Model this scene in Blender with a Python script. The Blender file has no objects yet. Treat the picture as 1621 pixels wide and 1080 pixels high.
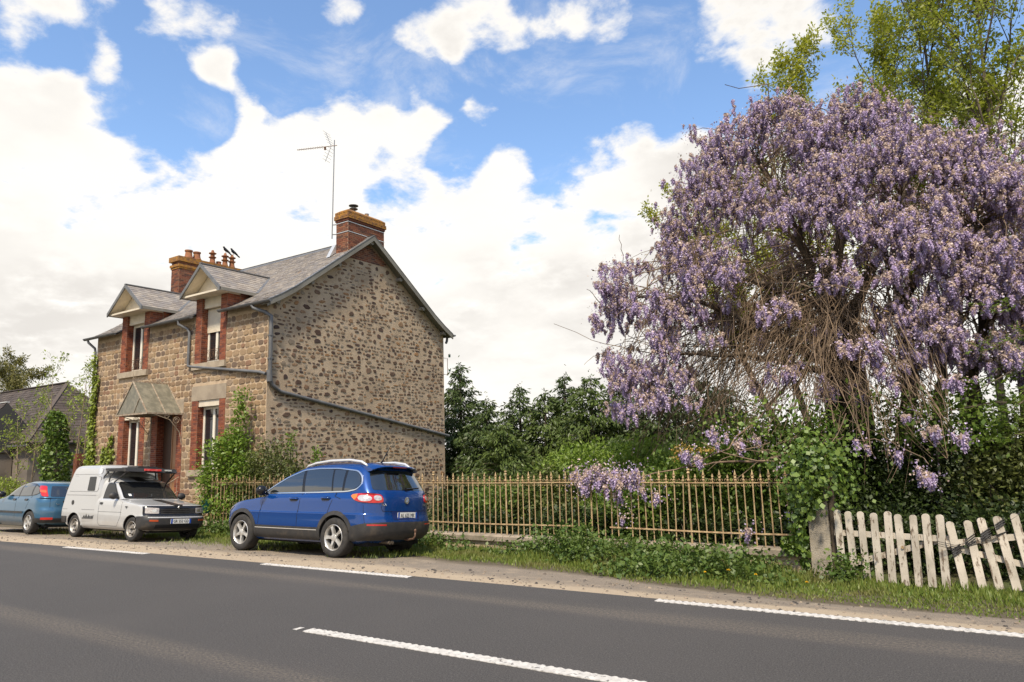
import bpy, bmesh, math, random
import numpy as np
from mathutils import Vector, Matrix, Euler
R = math.radians
rng = random.Random(7)
nr = np.random.default_rng(11)
sc = bpy.context.scene
COL = sc.collection

# ------------------------------------------------------------------ camera
EYE = Vector((0.0, 0.0, 1.7))
CAM_R = ((0.82850029, 0.55931861, -0.02738554), (0.10812926, -0.11180185, 0.98783015), (-0.54945003, 0.82137874, 0.15310657))
cam_data = bpy.data.cameras.new('camera')
cam_data.sensor_width = 36.0
cam_data.lens = 36.0 * 1148.87 / 1621.0
cam_data.clip_start = 0.05
cam_data.clip_end = 3000.0
cam = bpy.data.objects.new('camera', cam_data)
COL.objects.link(cam)
_r, _u, _f = [Vector(v) for v in CAM_R]
_m = Matrix((( _r.x, _u.x, -_f.x), (_r.y, _u.y, -_f.y), (_r.z, _u.z, -_f.z)))
cam.matrix_world = Matrix.Translation(EYE) @ _m.to_4x4()
sc.camera = cam

# ------------------------------------------------------------------ exposure and render
sc.view_settings.view_transform = 'Standard'
sc.view_settings.look = 'None'
sc.view_settings.gamma = 1.0
sc.view_settings.use_curve_mapping = False
sc.view_settings.exposure = 0.75
sc.render.engine = 'CYCLES'
sc.cycles.max_bounces = 6
sc.cycles.diffuse_bounces = 3
sc.cycles.glossy_bounces = 3
sc.cycles.transmission_bounces = 4
sc.cycles.transparent_max_bounces = 6
sc.cycles.caustics_reflective = False
sc.cycles.caustics_refractive = False
sc.cycles.use_denoising = True

# ------------------------------------------------------------------ sun
SUN_EL = R(56)
SUN_AZ = Vector((0.42, -1.0, 0)).normalized()
SUN_DIR = Vector((SUN_AZ.x*math.cos(SUN_EL), SUN_AZ.y*math.cos(SUN_EL), math.sin(SUN_EL)))
sd = bpy.data.lights.new('sun', 'SUN')
sd.energy = 3.3
sd.angle = R(6)
sd.color = (1.0, 0.885, 0.70)
sun = bpy.data.objects.new('sun', sd)
COL.objects.link(sun)
sun.rotation_euler = SUN_DIR.to_track_quat('Z', 'Y').to_euler()
sun.location = (0, 0, 40)

# ------------------------------------------------------------------ node helpers
def N(nt, typ, **kw):
    n = nt.nodes.new(typ)
    ins = kw.pop('ins', None)
    for k, v in kw.items(): setattr(n, k, v)
    if ins:
        for k, v in ins.items():
            if hasattr(v, 'is_output'): nt.links.new(v, n.inputs[k])
            else: n.inputs[k].default_value = v
    return n
def math_(nt, op, a, b=0.0, clamp=False):
    n = nt.nodes.new('ShaderNodeMath'); n.operation = op; n.use_clamp = clamp
    for i, v in enumerate((a, b)):
        if hasattr(v, 'is_output'): nt.links.new(v, n.inputs[i])
        else: n.inputs[i].default_value = v
    return n.outputs[0]
def mixc(nt, fac, a, b, blend='MIX'):
    n = nt.nodes.new('ShaderNodeMix'); n.data_type = 'RGBA'; n.blend_type = blend
    for s, v in ((n.inputs[0], fac), (n.inputs[6], a), (n.inputs[7], b)):
        if hasattr(v, 'is_output'): nt.links.new(v, s)
        else: s.default_value = v if not isinstance(v, tuple) or len(v) == 4 else (*v, 1)
    return n.outputs[2]
def smooth(nt, v, lo, hi, a=0.0, b=1.0):
    n = nt.nodes.new('ShaderNodeMapRange'); n.interpolation_type = 'SMOOTHSTEP'
    n.inputs[1].default_value = lo; n.inputs[2].default_value = hi
    n.inputs[3].default_value = a; n.inputs[4].default_value = b
    nt.links.new(v, n.inputs[0]); return n.outputs[0]
def noise(nt, vec, scale, detail=4, rough=0.55, out=0, dist=0.0):
    n = nt.nodes.new('ShaderNodeTexNoise')
    n.inputs['Scale'].default_value = scale; n.inputs['Detail'].default_value = detail
    n.inputs['Roughness'].default_value = rough; n.inputs['Distortion'].default_value = dist
    if vec is not None: nt.links.new(vec, n.inputs['Vector'])
    return n.outputs[out]

# ------------------------------------------------------------------ sky: daylight with a bank of cumulus
world = bpy.data.worlds.new('World'); sc.world = world; world.use_nodes = True
wt = world.node_tree; wt.nodes.clear()
tc = N(wt, 'ShaderNodeTexCoord')
sky = N(wt, 'ShaderNodeTexSky', sky_type='NISHITA', sun_disc=False)
sky.sun_elevation = SUN_EL; sky.sun_rotation = math.atan2(SUN_AZ.x, SUN_AZ.y)
sky.air_density = 1.0; sky.dust_density = 0.7; sky.ozone_density = 1.8
gen = tc.outputs['Generated']
sep = N(wt, 'ShaderNodeSeparateXYZ', ins={0: gen})
dz = sep.outputs[2]
den = math_(wt, 'ADD', math_(wt, 'MAXIMUM', dz, 0.0), 0.30)
flat = N(wt, 'ShaderNodeVectorMath', operation='SCALE', ins={0: gen})
wt.links.new(math_(wt, 'DIVIDE', 1.0, den), flat.inputs['Scale'])
fv = flat.outputs[0]
n1 = noise(wt, fv, 8.0, 12, 0.6, dist=0.15)
n2 = noise(wt, fv, 22.0, 8, 0.62)
elev = smooth(wt, dz, 0.365, 0.43, 0.26, -0.125)
# cloud heads and openings that the photograph shows (unit directions, cosine radius, weight)
BLOBS = [((-0.8628, 0.3087, 0.4005), 0.0873, 0.26), ((-0.8558, 0.3409, 0.3891), 0.0698, 0.2), ((-0.7285, 0.5454, 0.4146), 0.0698, 0.26), ((-0.652, 0.6167, 0.441), 0.0768, 0.34), ((-0.5933, 0.6778, 0.4344), 0.0628, 0.3), ((-0.6857, 0.5892, 0.4274), 0.0611, 0.16), ((-0.5184, 0.7702, 0.3714), 0.0524, 0.2), ((-0.3173, 0.8709, 0.3753), 0.0698, 0.2), ((-0.8163, 0.3801, 0.4349), 0.0593, 0.3), ((-0.8141, 0.3198, 0.4847), 0.0524, 0.28), ((-0.7693, 0.3795, 0.514), 0.0698, 0.28), ((-0.7413, 0.455, 0.4934), 0.0733, 0.32), ((-0.741, 0.4987, 0.4497), 0.0593, 0.3), ((-0.6693, 0.529, 0.5218), 0.0349, 0.2), ((-0.6251, 0.5693, 0.5341), 0.0524, 0.22), ((-0.5616, 0.6547, 0.5059), 0.0698, 0.34), ((-0.4884, 0.6916, 0.5321), 0.0768, 0.36), ((-0.4083, 0.7441, 0.5287), 0.0454, 0.22), ((-0.3587, 0.7613, 0.5401), 0.0593, 0.3), ((-0.1926, 0.8393, 0.5084), 0.1134, 0.38), ((-0.5232, 0.7198, 0.4563), 0.0384, 0.26), ((-0.3632, 0.8382, 0.4068), 0.0401, 0.28), ((-0.6745, 0.5582, 0.4832), 0.0733, -0.3), ((-0.615, 0.6077, 0.5025), 0.0524, -0.22), ((-0.5967, 0.6457, 0.4764), 0.0524, -0.3), ((-0.7034, 0.5338, 0.4693), 0.0559, -0.28), ((-0.767, 0.4829, 0.4225), 0.0524, -0.2), ((-0.7577, 0.4982, 0.4216), 0.0419, -0.22), ((-0.8246, 0.3967, 0.4033), 0.0419, -0.2), ((-0.5558, 0.6848, 0.4713), 0.0419, -0.3), ((-0.5056, 0.7136, 0.485), 0.0454, -0.3), ((-0.4747, 0.7403, 0.476), 0.0454, -0.2), ((-0.7805, 0.4334, 0.4505), 0.0524, -0.24), ((-0.7754, 0.4062, 0.4835), 0.0436, -0.2), ((-0.8187, 0.346, 0.4583), 0.0454, -0.2), ((-0.7788, 0.4743, 0.4104), 0.0698, -0.2), ((-0.3054, 0.8332, 0.4611), 0.1047, -0.1), ((-0.5613, 0.7294, 0.3912), 0.0524, -0.26), ((-0.4659, 0.7987, 0.3808), 0.0698, -0.2), ((-0.7944, 0.4516, 0.4062), 0.0698, -0.16), ((-0.4244, 0.8562, 0.2947), 0.0349, -0.16), ((-0.6295, 0.6926, 0.3522), 0.0384, -0.16), ((-0.5927, 0.7143, 0.3721), 0.0279, -0.12), ((-0.5103, 0.8149, 0.2748), 0.0454, -0.15), ((-0.6569, 0.6732, 0.3396), 0.0262, -0.1)]
acc = math_(wt, 'ADD', elev, smooth(wt, dz, 0.18, 0.36, 0.12, 0.0))
for (d, rad, wgt) in BLOBS:
    dp = N(wt, 'ShaderNodeVectorMath', operation='DOT_PRODUCT', ins={0: gen, 1: d})
    acc = math_(wt, 'ADD', acc, smooth(wt, dp.outputs['Value'], math.cos(rad), 1.0, 0.0, wgt))
dens = math_(wt, 'ADD', math_(wt, 'ADD', n1, acc), math_(wt, 'MULTIPLY', math_(wt, 'SUBTRACT', n2, 0.5), 0.22))
wisp = math_(wt, 'MULTIPLY', smooth(wt, noise(wt, fv, 4.2, 9, 0.66, dist=0.5), 0.50, 0.80), smooth(wt, dz, 0.30, 0.42, 0.0, 0.5))
mask = math_(wt, 'MAXIMUM', smooth(wt, dens, 0.49, 0.74), wisp)
core = smooth(wt, dens, 0.60, 0.95)
n3 = noise(wt, fv, 1.6, 6, 0.5)
shade = math_(wt, 'MULTIPLY', core, smooth(wt, n3, 0.42, 0.68))
ccol = mixc(wt, shade, (0.65, 0.628, 0.592), (0.50, 0.478, 0.45))
skys = N(wt, 'ShaderNodeVectorMath', operation='SCALE', ins={0: sky.outputs[0], 'Scale': 0.15})
sat = N(wt, 'ShaderNodeHueSaturation', ins={'Saturation': 1.06, 'Value': 1.0, 'Color': skys.outputs[0]})
fin = mixc(wt, mask, sat.outputs[0], ccol)
bg = N(wt, 'ShaderNodeBackground', ins={'Color': fin, 'Strength': 1.0})
wo = N(wt, 'ShaderNodeOutputWorld', ins={'Surface': bg.outputs[0]})
world.cycles.sampling_method = 'MANUAL'
world.cycles.sample_map_resolution = 1024

# ------------------------------------------------------------------ geometry helpers
def at(px, py, Y):
    """the point on the vertical plane Y that stands at this place of the photograph"""
    u, v = (px - 810.5) / 1148.87, -(py - 540.0) / 1148.87
    d = _r*u + _u*v + _f
    return EYE + d * (Y / d.y)
def atx(px, py, X):
    u, v = (px - 810.5) / 1148.87, -(py - 540.0) / 1148.87
    d = _r*u + _u*v + _f
    return EYE + d * (X / d.x)
def ground_z(y, x=-10.0):
    """the verge falls away from the road, a little more steeply by the gate"""
    if y < 8.15: return 0.0
    k = 0.07 + 0.03*min(1, max(0, (x+6.0)/3.0))
    return -k*(min(y, 13.02)-8.15)
ORIGIN = {}
def tag(o, label=None, cat=None, group=None, kind=None):
    if label: o['label'] = label
    if cat: o['category'] = cat
    if group: o['group'] = group
    if kind: o['kind'] = kind
    return o
def thing(name, label, cat, loc=(0, 0, 0), group=None, local=False, rot=None):
    o = bpy.data.objects.new(name, None); COL.objects.link(o)
    o.empty_display_size = 0.2
    o.location = loc
    if rot is not None: o.rotation_euler = rot
    if not local: ORIGIN[o.name] = Vector(loc)
    return tag(o, label, cat, group)
def put(name, mesh, parent=None, loc=None, rot=None, scale=None, kind=None):
    o = bpy.data.objects.new(name, mesh); COL.objects.link(o)
    if loc is not None: o.location = loc
    if rot is not None: o.rotation_euler = rot
    if scale is not None: o.scale = scale
    if parent is not None:
        o.parent = parent
        if parent.name in ORIGIN: o.matrix_parent_inverse = Matrix.Translation(-ORIGIN[parent.name])
    if kind: o['kind'] = kind
    return o
def sub(name, data, parent, loc=None, rot=None, scale=None):
    return put(name, data, parent, loc, rot, scale)

class MB:
    def __init__(s): s.v = []; s.f = []; s.m = []; s.mi = 0
    def add(s, vs, fs):
        b = len(s.v); s.v.extend([tuple(p) for p in vs]); s.f.extend([tuple(b+i for i in f) for f in fs]); s.m.extend([s.mi]*len(fs)); return s
    def box(s, c, d, rot=None):
        hx, hy, hz = d[0]/2, d[1]/2, d[2]/2
        vs = [Vector((x, y, z)) for x in (-hx, hx) for y in (-hy, hy) for z in (-hz, hz)]
        if rot is not None:
            m = rot if isinstance(rot, Matrix) else Euler(rot).to_matrix()
            vs = [m @ v for v in vs]
        c = Vector(c)
        return s.add([v+c for v in vs], [(0,1,3,2),(4,6,7,5),(0,4,5,1),(2,3,7,6),(0,2,6,4),(1,5,7,3)])
    def span(s, lo, hi):
        return s.box([(a+b)/2 for a, b in zip(lo, hi)], [b-a for a, b in zip(lo, hi)])
    def bar(s, a, b, w, h=None, up=(0, 0, 1)):
        a, b = Vector(a), Vector(b); h = h or w; d = b-a; L = d.length
        x = d.normalized(); u = Vector(up)
        if abs(x.dot(u)) > .98: u = Vector((1, 0, 0))
        y = u.cross(x).normalized(); z = x.cross(y)
        return s.box((a+b)/2, (L, w, h), Matrix((x, y, z)).transposed())
    def tube(s, pts, r, n=8, cap=True):
        pts = [Vector(p) for p in pts]; k = len(pts)
        rs = list(r) if hasattr(r, '__len__') else [r]*k
        b = len(s.v); prev = None
        for i, p in enumerate(pts):
            t = (pts[min(i+1, k-1)] - pts[max(i-1, 0)])
            t = t.normalized() if t.length > 1e-9 else Vector((0, 0, 1))
            if prev is None:
                prev = t.orthogonal().normalized()
            x = (prev - t*prev.dot(t))
            x = x.normalized() if x.length > 1e-6 else t.orthogonal().normalized()
            prev = x; y = t.cross(x)
            for j in range(n):
                a = 2*math.pi*j/n
                q = p + (x*math.cos(a) + y*math.sin(a))*rs[i]
                s.v.append((q.x, q.y, q.z))
        for i in range(k-1):
            for j in range(n):
                j2 = (j+1) % n
                s.f.append((b+i*n+j, b+i*n+j2, b+(i+1)*n+j2, b+(i+1)*n+j)); s.m.append(s.mi)
        if cap:
            s.f.append(tuple(b+j for j in reversed(range(n)))); s.m.append(s.mi)
            s.f.append(tuple(b+(k-1)*n+j for j in range(n))); s.m.append(s.mi)
        return s
    def lathe(s, prof, c=(0, 0, 0), axis='z', n=20, cap=True):
        b = len(s.v); c = Vector(c)
        for (r, h) in prof:
            for j in range(n):
                a = 2*math.pi*j/n; p, q = r*math.cos(a), r*math.sin(a)
                v = Vector((p, q, h)) if axis == 'z' else (Vector((p, h, q)) if axis == 'y' else Vector((h, p, q)))
                s.v.append(tuple(c+v))
        k = len(prof)
        for i in range(k-1):
            for j in range(n):
                j2 = (j+1) % n
                s.f.append((b+i*n+j, b+i*n+j2, b+(i+1)*n+j2, b+(i+1)*n+j)); s.m.append(s.mi)
        if cap:
            s.f.append(tuple(b+j for j in reversed(range(n)))); s.m.append(s.mi)
            s.f.append(tuple(b+(k-1)*n+j for j in range(n))); s.m.append(s.mi)
        return s
    def prism(s, poly, a, b, axis='y'):
        n = len(poly)
        def P(p, t): return (p[0], t, p[1]) if axis == 'y' else ((t, p[0], p[1]) if axis == 'x' else (p[0], p[1], t))
        vs = [P(p, a) for p in poly] + [P(p, b) for p in poly]
        fs = [tuple(range(n-1, -1, -1)), tuple(range(n, 2*n))] + [(i, (i+1) % n, n+(i+1) % n, n+i) for i in range(n)]
        return s.add(vs, fs)
    def mesh(s, name, mats, smooth=False, angle=None, fix=True):
        me = bpy.data.meshes.new(name); me.from_pydata(s.v, [], s.f)
        mats = mats if isinstance(mats, (list, tuple)) else [mats]
        for m in mats: me.materials.append(m)
        if len(mats) > 1: me.polygons.foreach_set('material_index', s.m)
        if fix:
            bm = bmesh.new(); bm.from_mesh(me); bmesh.ops.recalc_face_normals(bm, faces=bm.faces); bm.to_mesh(me); bm.free()
        if smooth:
            me.polygons.foreach_set('use_smooth', [True]*len(me.polygons))
            if angle: me.set_sharp_from_angle(angle=R(angle))
        me.update(); return me
    def build(s, name, mats, parent=None, smooth=False, angle=None, kind=None, fix=True):
        return put(name, s.mesh(name, mats, smooth, angle, fix), parent, kind=kind)

def leaf_mesh(name, pts, dirs, nrm, length, width, mat, cols=None, fold=0.0):
    """many four-cornered leaves: base, two sides, tip"""
    pts = np.asarray(pts, float); n = len(pts)
    d = np.asarray(dirs, float); d = d/(np.linalg.norm(d, axis=1, keepdims=True)+1e-9)
    m = np.asarray(nrm, float)
    sd_ = np.cross(d, m); sd_ /= (np.linalg.norm(sd_, axis=1, keepdims=True)+1e-9)
    up = np.cross(sd_, d)
    L = np.broadcast_to(np.asarray(length, float).reshape(-1, 1), (n, 1)); Wd = np.broadcast_to(np.asarray(width, float).reshape(-1, 1), (n, 1))
    v = np.empty((n, 4, 3))
    v[:, 0] = pts
    v[:, 1] = pts + d*L*.5 + sd_*Wd*.5 + up*Wd*fold
    v[:, 2] = pts + d*L
    v[:, 3] = pts + d*L*.5 - sd_*Wd*.5 + up*Wd*fold
    me = bpy.data.meshes.new(name)
    me.vertices.add(n*4); me.vertices.foreach_set('co', v.reshape(-1))
    me.loops.add(n*4); me.polygons.add(n)
    me.loops.foreach_set('vertex_index', np.arange(n*4, dtype=np.int32))
    me.polygons.foreach_set('loop_start', np.arange(0, n*4, 4, dtype=np.int32))
    if cols is not None:
        ca = me.color_attributes.new('tint', 'FLOAT_COLOR', 'POINT')
        c4 = np.ones((n, 4, 4)); c4[:, :, :3] = np.asarray(cols, float)[:, None, :]
        ca.data.foreach_set('color', c4.reshape(-1))
    me.materials.append(mat); me.update(calc_edges=True); me.validate()
    return me
def rand_unit(n):
    v = nr.normal(size=(n, 3)); return v/np.linalg.norm(v, axis=1, keepdims=True)
def join_mesh(name, parts, mats=None):
    """several meshes with their matrices joined into one"""
    bm = bmesh.new()
    for me, mt in parts:
        k = len(bm.verts); bm.from_mesh(me)
        bm.verts.ensure_lookup_table()
        bmesh.ops.transform(bm, matrix=mt, verts=bm.verts[k:])
    out = bpy.data.meshes.new(name); bm.to_mesh(out); bm.free()
    for m in (mats or []): out.materials.append(m)
    return out

# ------------------------------------------------------------------ materials
MATS = {}
def pmat(name, c1, c2=None, scale=4.0, rough=0.8, bump=0.0, bscale=25.0, metal=0.0, spec=0.4, island=0.0, coat=0.0, dirt=None, dscale=3.0, damt=0.0, dlo=0.5, dhi=0.7, detail=6, stretch=None, rvar=0.0):
    if name in MATS: return MATS[name]
    m = bpy.data.materials.new(name); m.use_nodes = True; nt = m.node_tree
    b = nt.nodes['Principled BSDF']
    b.inputs['Roughness'].default_value = rough; b.inputs['Metallic'].default_value = metal
    b.inputs['Specular IOR Level'].default_value = spec
    if coat: b.inputs['Coat Weight'].default_value = coat; b.inputs['Coat Roughness'].default_value = 0.03
    t = N(nt, 'ShaderNodeTexCoord'); vec = t.outputs['Object']
    if stretch:
        mp = N(nt, 'ShaderNodeMapping', ins={'Vector': vec, 'Scale': stretch}); vec = mp.outputs[0]
    col = (*c1, 1)
    if c2:
        col = mixc(nt, smooth(nt, noise(nt, vec, scale, detail), 0.32, 0.68), c1, c2)
    if dirt:
        col = mixc(nt, math_(nt, 'MULTIPLY', smooth(nt, noise(nt, vec, dscale, 7, .62), dlo, dhi), damt), col, dirt)
    if island:
        g = N(nt, 'ShaderNodeNewGeometry'); oi = N(nt, 'ShaderNodeObjectInfo')
        rr = math_(nt, 'FRACT', math_(nt, 'ADD', g.outputs['Random Per Island'], oi.outputs['Random']))
        val = math_(nt, 'ADD', 1.0-island, math_(nt, 'MULTIPLY', rr, 2*island))
        hs = N(nt, 'ShaderNodeHueSaturation', ins={'Value': val, 'Color': col}); col = hs.outputs[0]
    if hasattr(col, 'is_output'): nt.links.new(col, b.inputs['Base Color'])
    else: b.inputs['Base Color'].default_value = col
    if rvar:
        nt.links.new(math_(nt, 'ADD', rough, math_(nt, 'MULTIPLY', math_(nt, 'SUBTRACT', noise(nt, vec, dscale*2, 5), .5), rvar)), b.inputs['Roughness'])
    if bump:
        bn = N(nt, 'ShaderNodeBump', ins={'Strength': bump, 'Distance': 0.02, 'Height': noise(nt, vec, bscale, 6, .6)})
        nt.links.new(bn.outputs[0], b.inputs['Normal'])
    MATS[name] = m; return m
def ramp_mat(name, cols, rough=0.9, bump=0.5, bscale=30.0, nscale=14.0, namt=0.35):
    """each stone or brick (mesh island or object) takes its own colour from the list"""
    m = bpy.data.materials.new(name); m.use_nodes = True; nt = m.node_tree
    b = nt.nodes['Principled BSDF']; b.inputs['Roughness'].default_value = rough; b.inputs['Specular IOR Level'].default_value = .25
    g = N(nt, 'ShaderNodeNewGeometry'); oi = N(nt, 'ShaderNodeObjectInfo'); t = N(nt, 'ShaderNodeTexCoord')
    rr = math_(nt, 'FRACT', math_(nt, 'ADD', g.outputs['Random Per Island'], oi.outputs['Random']))
    cr = N(nt, 'ShaderNodeValToRGB', ins={0: rr}); cr.color_ramp.interpolation = 'CONSTANT'
    e = cr.color_ramp.elements
    while len(e) < len(cols): e.new(0.5)
    for i, c in enumerate(cols): e[i].position = i/len(cols); e[i].color = (*c, 1)
    geo_p = g.outputs['Position']
    nz = noise(nt, geo_p, nscale, 6, .65)
    hs = N(nt, 'ShaderNodeHueSaturation', ins={'Value': math_(nt, 'ADD', 1-namt, math_(nt, 'MULTIPLY', nz, 2*namt)), 'Color': cr.outputs[0]})
    nt.links.new(hs.outputs[0], b.inputs['Base Color'])
    bn = N(nt, 'ShaderNodeBump', ins={'Strength': bump, 'Distance': 0.015, 'Height': noise(nt, geo_p, bscale, 6, .65)})
    nt.links.new(bn.outputs[0], b.inputs['Normal'])
    MATS[name] = m; return m
def leaf_mat(name, c1, c2, transl=0.35, rough=0.5, tint=False, gloss=0.025, c3=None):
    m = bpy.data.materials.new(name); m.use_nodes = True; nt = m.node_tree; nt.nodes.clear()
    g = N(nt, 'ShaderNodeNewGeometry'); oi = N(nt, 'ShaderNodeObjectInfo')
    rr = math_(nt, 'FRACT', math_(nt, 'ADD', g.outputs['Random Per Island'], oi.outputs['Random']))
    if tint:
        a = N(nt, 'ShaderNodeAttribute', attribute_name='tint')
        hs = N(nt, 'ShaderNodeHueSaturation', ins={'Value': math_(nt, 'ADD', .78, math_(nt, 'MULTIPLY', rr, .44)), 'Color': a.outputs['Color']}); col = hs.outputs[0]
    else:
        col = mixc(nt, rr, c1, c2)
        if c3: col = mixc(nt, smooth(nt, noise(nt, g.outputs['Position'], 0.9, 3), .5, .7), col, c3)
    df = N(nt, 'ShaderNodeBsdfDiffuse', ins={'Color': col})
    tr = N(nt, 'ShaderNodeBsdfTranslucent', ins={'Color': col})
    mx = N(nt, 'ShaderNodeMixShader', ins={0: transl, 1: df.outputs[0], 2: tr.outputs[0]})
    gl = N(nt, 'ShaderNodeBsdfGlossy', ins={'Color': (1, 1, 1, 1), 'Roughness': rough})
    m2 = N(nt, 'ShaderNodeMixShader', ins={0: gloss, 1: mx.outputs[0], 2: gl.outputs[0]})
    N(nt, 'ShaderNodeOutputMaterial', ins={0: m2.outputs[0]})
    MATS[name] = m; return m
# ================================================================== ground, road, shoulder
def edge_y(x):
    t = max(-32.0, min(20.0, x)) + 5.0
    y = 8.15 - 0.0017*t*t
    if x < -32: y -= 0.0918*(-32-x)
    if x > 20: y -= 0.085*(x-20)
    return y
def surf_mat(name, build, rough=.9):
    m = bpy.data.materials.new(name); m.use_nodes = True; nt = m.node_tree
    b = nt.nodes['Principled BSDF']; b.inputs['Roughness'].default_value = rough; b.inputs['Specular IOR Level'].default_value = .3
    g = N(nt, 'ShaderNodeNewGeometry')
    build(nt, b, g.outputs['Position'], g); MATS[name] = m; return m
def _asphalt(nt, b, P, g):
    big = noise(nt, P, 0.5, 4)
    st = N(nt, 'ShaderNodeMapping', ins={'Vector': P, 'Scale': (0.06, 1.0, 1.0)})
    streak = noise(nt, st.outputs[0], 2.2, 4, .6)
    fine = noise(nt, P, 75.0, 5, .8)
    mid = noise(nt, P, 34.0, 4, .7)
    col = mixc(nt, smooth(nt, fine, .3, .7), (.018, .0175, .017), (.125, .115, .106))
    col = mixc(nt, math_(nt, 'MULTIPLY', smooth(nt, mid, .56, .68), .55), col, (.15, .137, .123))
    col = mixc(nt, math_(nt, 'MULTIPLY', smooth(nt, noise(nt, P, 19.0, 4, .7), .64, .72), .5), col, (.03, .028, .027))
    col = mixc(nt, math_(nt, 'MULTIPLY', smooth(nt, big, .4, .7), .25), col, (.10, .09, .082))
    # dust carried along the wheel lines
    sy = N(nt, 'ShaderNodeSeparateXYZ', ins={0: P})
    yy = math_(nt, 'ADD', sy.outputs[1], math_(nt, 'MULTIPLY', streak, .5))
    lane = None
    for c, w in ((7.25, .33), (4.05, .35), (2.2, .4)):
        d = math_(nt, 'ABSOLUTE', math_(nt, 'SUBTRACT', yy, c+.25))
        k = smooth(nt, d, 0.0, w, 1.0, 0.0)
        lane = k if lane is None else math_(nt, 'MAXIMUM', lane, k)
    fl = math_(nt, 'MULTIPLY', lane, smooth(nt, mid, .35, .7))
    col = mixc(nt, math_(nt, 'MULTIPLY', fl, .48), col, (.24, .195, .145))
    nt.links.new(col, b.inputs['Base Color'])
    b.inputs['Roughness'].default_value = .82
    h = math_(nt, 'ADD', fine, math_(nt, 'MULTIPLY', mid, .8))
    bn = N(nt, 'ShaderNodeBump', ins={'Strength': .9, 'Distance': .012, 'Height': h}); nt.links.new(bn.outputs[0], b.inputs['Normal'])
ASPHALT = surf_mat('asphalt', _asphalt)
def _shoulder(nt, b, P, g):
    at_ = N(nt, 'ShaderNodeAttribute', attribute_name='across')
    sx = N(nt, 'ShaderNodeSeparateColor', ins={0: at_.outputs['Color']})
    a = sx.outputs[0]
    st = N(nt, 'ShaderNodeMapping', ins={'Vector': P, 'Scale': (0.35, 1.0, 1.0)})
    wob = noise(nt, st.outputs[0], 1.3, 6, .6)
    f = noise(nt, P, 90, 4, .7); mid = noise(nt, P, 26, 5, .65); big = noise(nt, P, 3.0, 4)
    aw = math_(nt, 'ADD', a, math_(nt, 'MULTIPLY', math_(nt, 'SUBTRACT', wob, .5), .42))
    sand = mixc(nt, smooth(nt, f, .3, .7), (.35, .27, .18), (.49, .395, .28))
    grav = mixc(nt, smooth(nt, f, .3, .7), (.13, .108, .085), (.34, .28, .21))
    earth = mixc(nt, smooth(nt, mid, .3, .7), (.075, .062, .04), (.15, .12, .075))
    c = mixc(nt, smooth(nt, aw, .26, .46), sand, grav)
    c = mixc(nt, math_(nt, 'MULTIPLY', smooth(nt, mid, .66, .72), smooth(nt, aw, .12, .35)), c, (.075, .066, .058))
    c = mixc(nt, math_(nt, 'MULTIPLY', smooth(nt, big, .5, .75), .45), c, sand)
    c = mixc(nt, smooth(nt, aw, .80, 1.02), c, earth)
    nt.links.new(c, b.inputs['Base Color'])
    bn = N(nt, 'ShaderNodeBump', ins={'Strength': .8, 'Distance': .015, 'Height': math_(nt, 'ADD', f, math_(nt, 'MULTIPLY', mid, 1.5))}); nt.links.new(bn.outputs[0], b.inputs['Normal'])
SHOULDER = surf_mat('shoulder_gravel', _shoulder)
def _earth(nt, b, P, g):
    f = noise(nt, P, 30, 6, .65); big = noise(nt, P, .8, 5)
    c = mixc(nt, smooth(nt, f, .3, .7), (.05, .05, .02), (.11, .10, .045))
    c = mixc(nt, smooth(nt, big, .35, .65), c, (.06, .085, .022))
    nt.links.new(c, b.inputs['Base Color'])
    bn = N(nt, 'ShaderNodeBump', ins={'Strength': .8, 'Distance': .03, 'Height': f}); nt.links.new(bn.outputs[0], b.inputs['Normal'])
EARTH = surf_mat('earth_and_grass', _earth)

g_ = MB()
g_.add([(-900, -900, -.62), (900, -900, -.62), (900, 900, -.62), (-900, 900, -.62)], [(0, 1, 2, 3)])
tag(g_.build('ground', EARTH, fix=False), kind='structure')
g_ = MB(); gxs = (-90, -6, -5, -4, -3, 60)
g_.add([(x, y, (ground_z(13.02, x)-.016) if k == 0 else -.345) for x in gxs for k, y in enumerate((13.0, 15.5, 60))], [(3*i+k, 3*i+3+k, 3*i+4+k, 3*i+1+k) for i in range(5) for k in (0, 1)])
tag(g_.build('garden_ground', EARTH, fix=False), kind='structure')

xs = [-90+1.0*i for i in range(0, 60)] + [-30+.5*i for i in range(0, 81)] + [11+2*i for i in range(0, 30)]
v, f = [], []
for i, x in enumerate(xs):
    e = edge_y(x)
    for j, t in enumerate((0, .25, .5, .75, 1)):
        v.append((x, e + (t-1)*(e+7.0), 0.0))
    if i: f += [(5*(i-1)+k, 5*i+k, 5*i+k+1, 5*(i-1)+k+1) for k in range(4)]
me = bpy.data.meshes.new('road'); me.from_pydata(v, [], f); me.materials.append(ASPHALT)
tag(put('road', me), kind='structure')
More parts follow.
